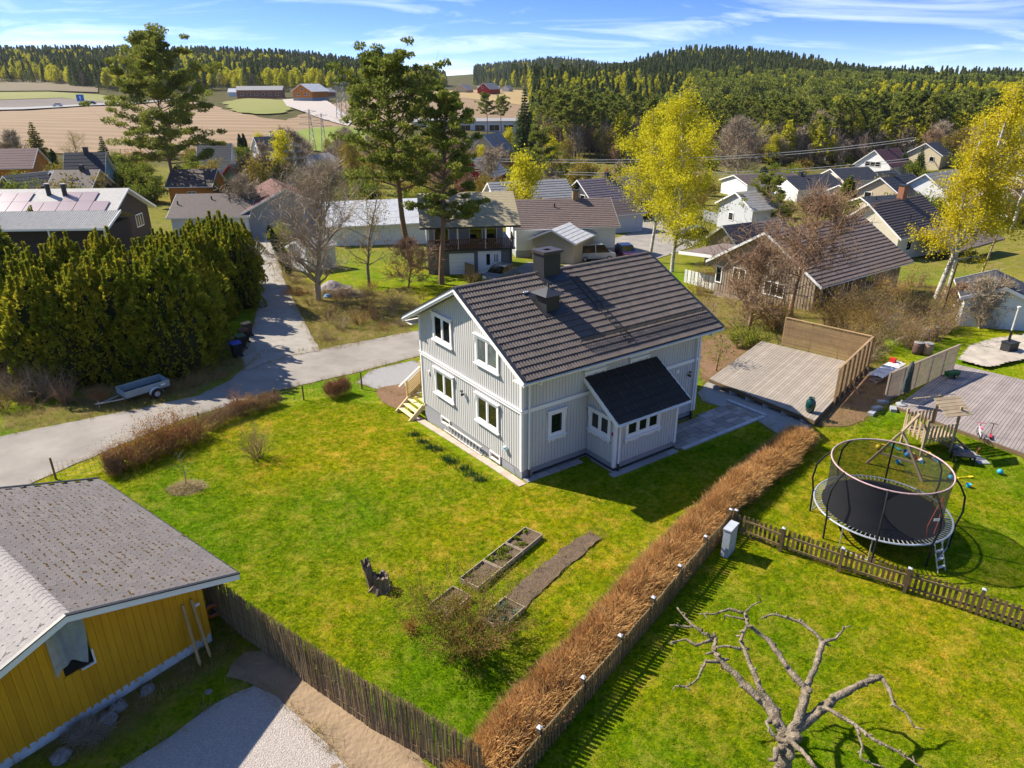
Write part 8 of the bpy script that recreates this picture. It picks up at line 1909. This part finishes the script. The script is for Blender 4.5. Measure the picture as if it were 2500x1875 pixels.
def scatter(name, label, cat, pts, me, rots=None):
    """one mass of copies of a small mesh, set on points"""
    n = len(pts); pm = bpy.data.meshes.new(name); pm.vertices.add(n); pm.vertices.foreach_set('co', np.array([p[:3] for p in pts],np.float32).ravel())
    a = pm.attributes.new('size','FLOAT','POINT'); a.data.foreach_set('value', np.array([p[3] for p in pts],np.float32))
    a = pm.attributes.new('turn','FLOAT','POINT'); a.data.foreach_set('value', (_fr.random(n)*6.283).astype(np.float32))
    o = link(name, pm); src = bpy.data.objects.new(name+'_piece', me)
    ng = bpy.data.node_groups.new(name,'GeometryNodeTree'); ng.interface.new_socket('Geometry',in_out='INPUT',socket_type='NodeSocketGeometry'); ng.interface.new_socket('Geometry',in_out='OUTPUT',socket_type='NodeSocketGeometry')
    N = ng.nodes; gi = N.new('NodeGroupInput'); go = N.new('NodeGroupOutput'); ip = N.new('GeometryNodeInstanceOnPoints'); oi = N.new('GeometryNodeObjectInfo'); oi.inputs['Object'].default_value = src; oi.inputs['As Instance'].default_value = True
    sz = N.new('GeometryNodeInputNamedAttribute'); sz.data_type = 'FLOAT'; sz.inputs['Name'].default_value = 'size'; tn = N.new('GeometryNodeInputNamedAttribute'); tn.data_type = 'FLOAT'; tn.inputs['Name'].default_value = 'turn'
    cx = N.new('ShaderNodeCombineXYZ'); er = N.new('FunctionNodeEulerToRotation'); L_ = ng.links
    L_.new(gi.outputs[0],ip.inputs['Points']); L_.new(oi.outputs['Geometry'],ip.inputs['Instance']); L_.new(tn.outputs[0],cx.inputs[2]); L_.new(cx.outputs[0],er.inputs[0]); L_.new(er.outputs[0],ip.inputs['Rotation']); L_.new(sz.outputs[0],ip.inputs['Scale']); L_.new(ip.outputs[0],go.inputs[0])
    md = o.modifiers.new('scatter','NODES'); md.node_group = ng
    o['kind'] = 'stuff'; o['label'] = label; o['category'] = cat
    return o
FN = {'spruce':('spruce_forest','dark spruce forest covering the far hills'),'pine':('pine_forest','mixed pine forest behind the village'),'birch':('birch_forest','fresh yellow-green birch woods on the far slopes'),'bare':('leafless_woods','grey-brown leafless trees among the far woods')}
for kind in FL:
    for k in range(2):
        pts = [(t[0],t[1],t[2],t[4]*(1.0 if kind != 'birch' else .95)) for i,t in enumerate(rest) if t[3] == kind and i % 2 == k]
        if pts: scatter(FN[kind][0], FN[kind][1]+(', lighter stems' if False else ''), 'forest', pts, PROTO[kind,k])
# ------------------------------------------------------------------ air
hz = MB().box(-5600,5600,-700,5600,-40,165).build('haze', None) if False else None
hm = bpy.data.meshes.new('haze'); _b = MB().box(-5300,5300,-650,5500,-60,170); hm.from_pydata(_b.v,[],_b.f)
M_HAZE = bpy.data.materials.new('haze_air'); M_HAZE.use_nodes = True; nn = M_HAZE.node_tree.nodes; nn.remove(nn['Principled BSDF'])
pv = nn.new('ShaderNodeVolumePrincipled'); pv.inputs['Color'].default_value = (0.82,0.90,1.0,1); pv.inputs['Density'].default_value = 0.00004; pv.inputs['Anisotropy'].default_value = 0.2
M_HAZE.node_tree.links.new(pv.outputs[0], nn['Material Output'].inputs['Volume']); hm.materials.append(M_HAZE)
hz = link('haze', hm); hz['kind'] = 'stuff'; hz['label'] = 'faint blue haze over the valley'; hz['category'] = 'haze'
SC.cycles.volume_bounces = 0
# ------------------------------------------------------------------ grass blades on the near lawns
L_GRASS = nodes_ground(True)
def tuft_mesh(seed, n=8, h=.06, w=.06):
    r = np.random.default_rng(seed); P = np.column_stack([r.normal(size=(n,2))*w,np.zeros(n)]); d = r.normal(size=(n,3))*[.9,.9,.1]+[0,0,1]; d /= np.linalg.norm(d,axis=1,keepdims=True)
    a = r.random(n)*6.283; s = np.column_stack([np.cos(a),np.sin(a),np.zeros(n)])*.007; T = P+d*(h*(.5+r.random(n)))[:,None]
    V = np.stack([P-s,P+s,T],1).reshape(-1,3); return fast_mesh('grass_tuft',V,np.arange(3*n).reshape(n,3),L_GRASS)
LAWN = [[(-15.5,-4.5),(-9.2,-9.2),(-6,-11.5),(3,-17),(14,-17),(20,-9),(22,3),(15.5,8),(9.5,3.5),(6,1.5),(0.3,-.6),(-.6,-.3),(-5.6,6.3),(-6.5,9),(-11,10),(-19,1)]]
NG = 120000
gxx = _fr.uniform(-20,24,NG*2); gyy = _fr.uniform(-17,11,NG*2); okk = inpoly(gxx,gyy,LAWN[0])
for o in ('soil_strip','gravel_court','sandy_track','gravel_strip','bark_path'):
    ob = bpy.data.objects[o]
gxx,gyy = gxx[okk][:NG],gyy[okk][:NG]; gzz = height(gxx,gyy)
def clear(poly): 
    global gxx,gyy,gzz
    k = ~inpoly(gxx,gyy,poly); gxx,gyy,gzz = gxx[k],gyy[k],gzz[k]
clear(GP([(1425,1306),(1470,1315),(1445,1335),(1320,1450),(1268,1500),(1240,1480),(1290,1405),(1370,1345)]))
clear(GP([(300,1875),(415,1800),(540,1708),(562,1628),(600,1596),(760,1640),(935,1760),(1010,1830),(1100,1990),(200,2000)]))
clear([tuple((Matrix.Rotation(TH,3,'Z')@Vector(p))[:2]) for p in ((-.5,-.5,0),(3.0,-.5,0),(3.0,-2.4,0),(13.7,-2.4,0),(13.7,9,0),(-.5,9,0))])
clear([tuple(((Matrix.Rotation(R(142.184),3,'Z')@Vector(p))+Vector((-9.371,-9.248,0)))[:2]) for p in ((-.1,-.1,0),(8,-.1,0),(8,8,0),(-.1,8,0))])
pts = [(x,y,z,s) for x,y,z,s in zip(gxx,gyy,gzz-.005,_fr.uniform(.6,1.35,len(gxx)))]
for k in range(3): scatter('grass','short tufted spring grass on the lawns','grass',pts[k::3],tuft_mesh(400+k))
# rough dry grass on the verges, banks and under the brush
L_DRY = leafmat('dry_blades',(0.16,0.13,0.03),(0.30,0.23,0.07),(0.46,0.36,0.15),.3,.6)
def dry_tuft(seed, n=16, h=.28, w=.12):
    m = tuft_mesh(seed,n,h,w); m.materials.clear(); m.materials.append(L_DRY); return m
dp = []
for poly in WILD:
    xs = [p[0] for p in poly]; ys = [p[1] for p in poly]; area = (max(xs)-min(xs))*(max(ys)-min(ys)); n = int(min(30000,area*16)); X = _fr.uniform(min(xs),max(xs),n); Y = _fr.uniform(min(ys),max(ys),n); k = inpoly(X,Y,poly); dp += list(zip(X[k],Y[k]))
for name in ('road','driveway','gravel_court','sandy_track','soil_strip','gravel_strip','bark_path','garden_bed','gravel_forecourt'):
    ob = bpy.data.objects[name]; E_ = {}
    for p in ob.data.polygons:
        for e in p.edge_keys: E_[e] = E_.get(e,0)+1
    for (a,b),c in E_.items():
        if c == 1:
            A,B = ob.data.vertices[a].co,ob.data.vertices[b].co
            for _ in range(max(1,int((B-A).length*9))): q = A.lerp(B,_fr.random()); dp.append((q.x+_fr.normal()*.10,q.y+_fr.normal()*.10))
dp = np.array(dp); onroad = np.zeros(len(dp),bool)
dz_ = height(dp[:,0],dp[:,1])
pts2 = [(x,y,z-.01,s) for (x,y),z,s in zip(dp,dz_,_fr.uniform(.35,1.1,len(dp)))]
for k in range(2): scatter('dry_grass','rough straw-coloured grass on verges and banks','grass',pts2[k::2],dry_tuft(420+k))
for d_ in DEBUG:
    if abs(d_[1]) > .6 or abs(d_[2]-1)>.15: print('DBG', d_)
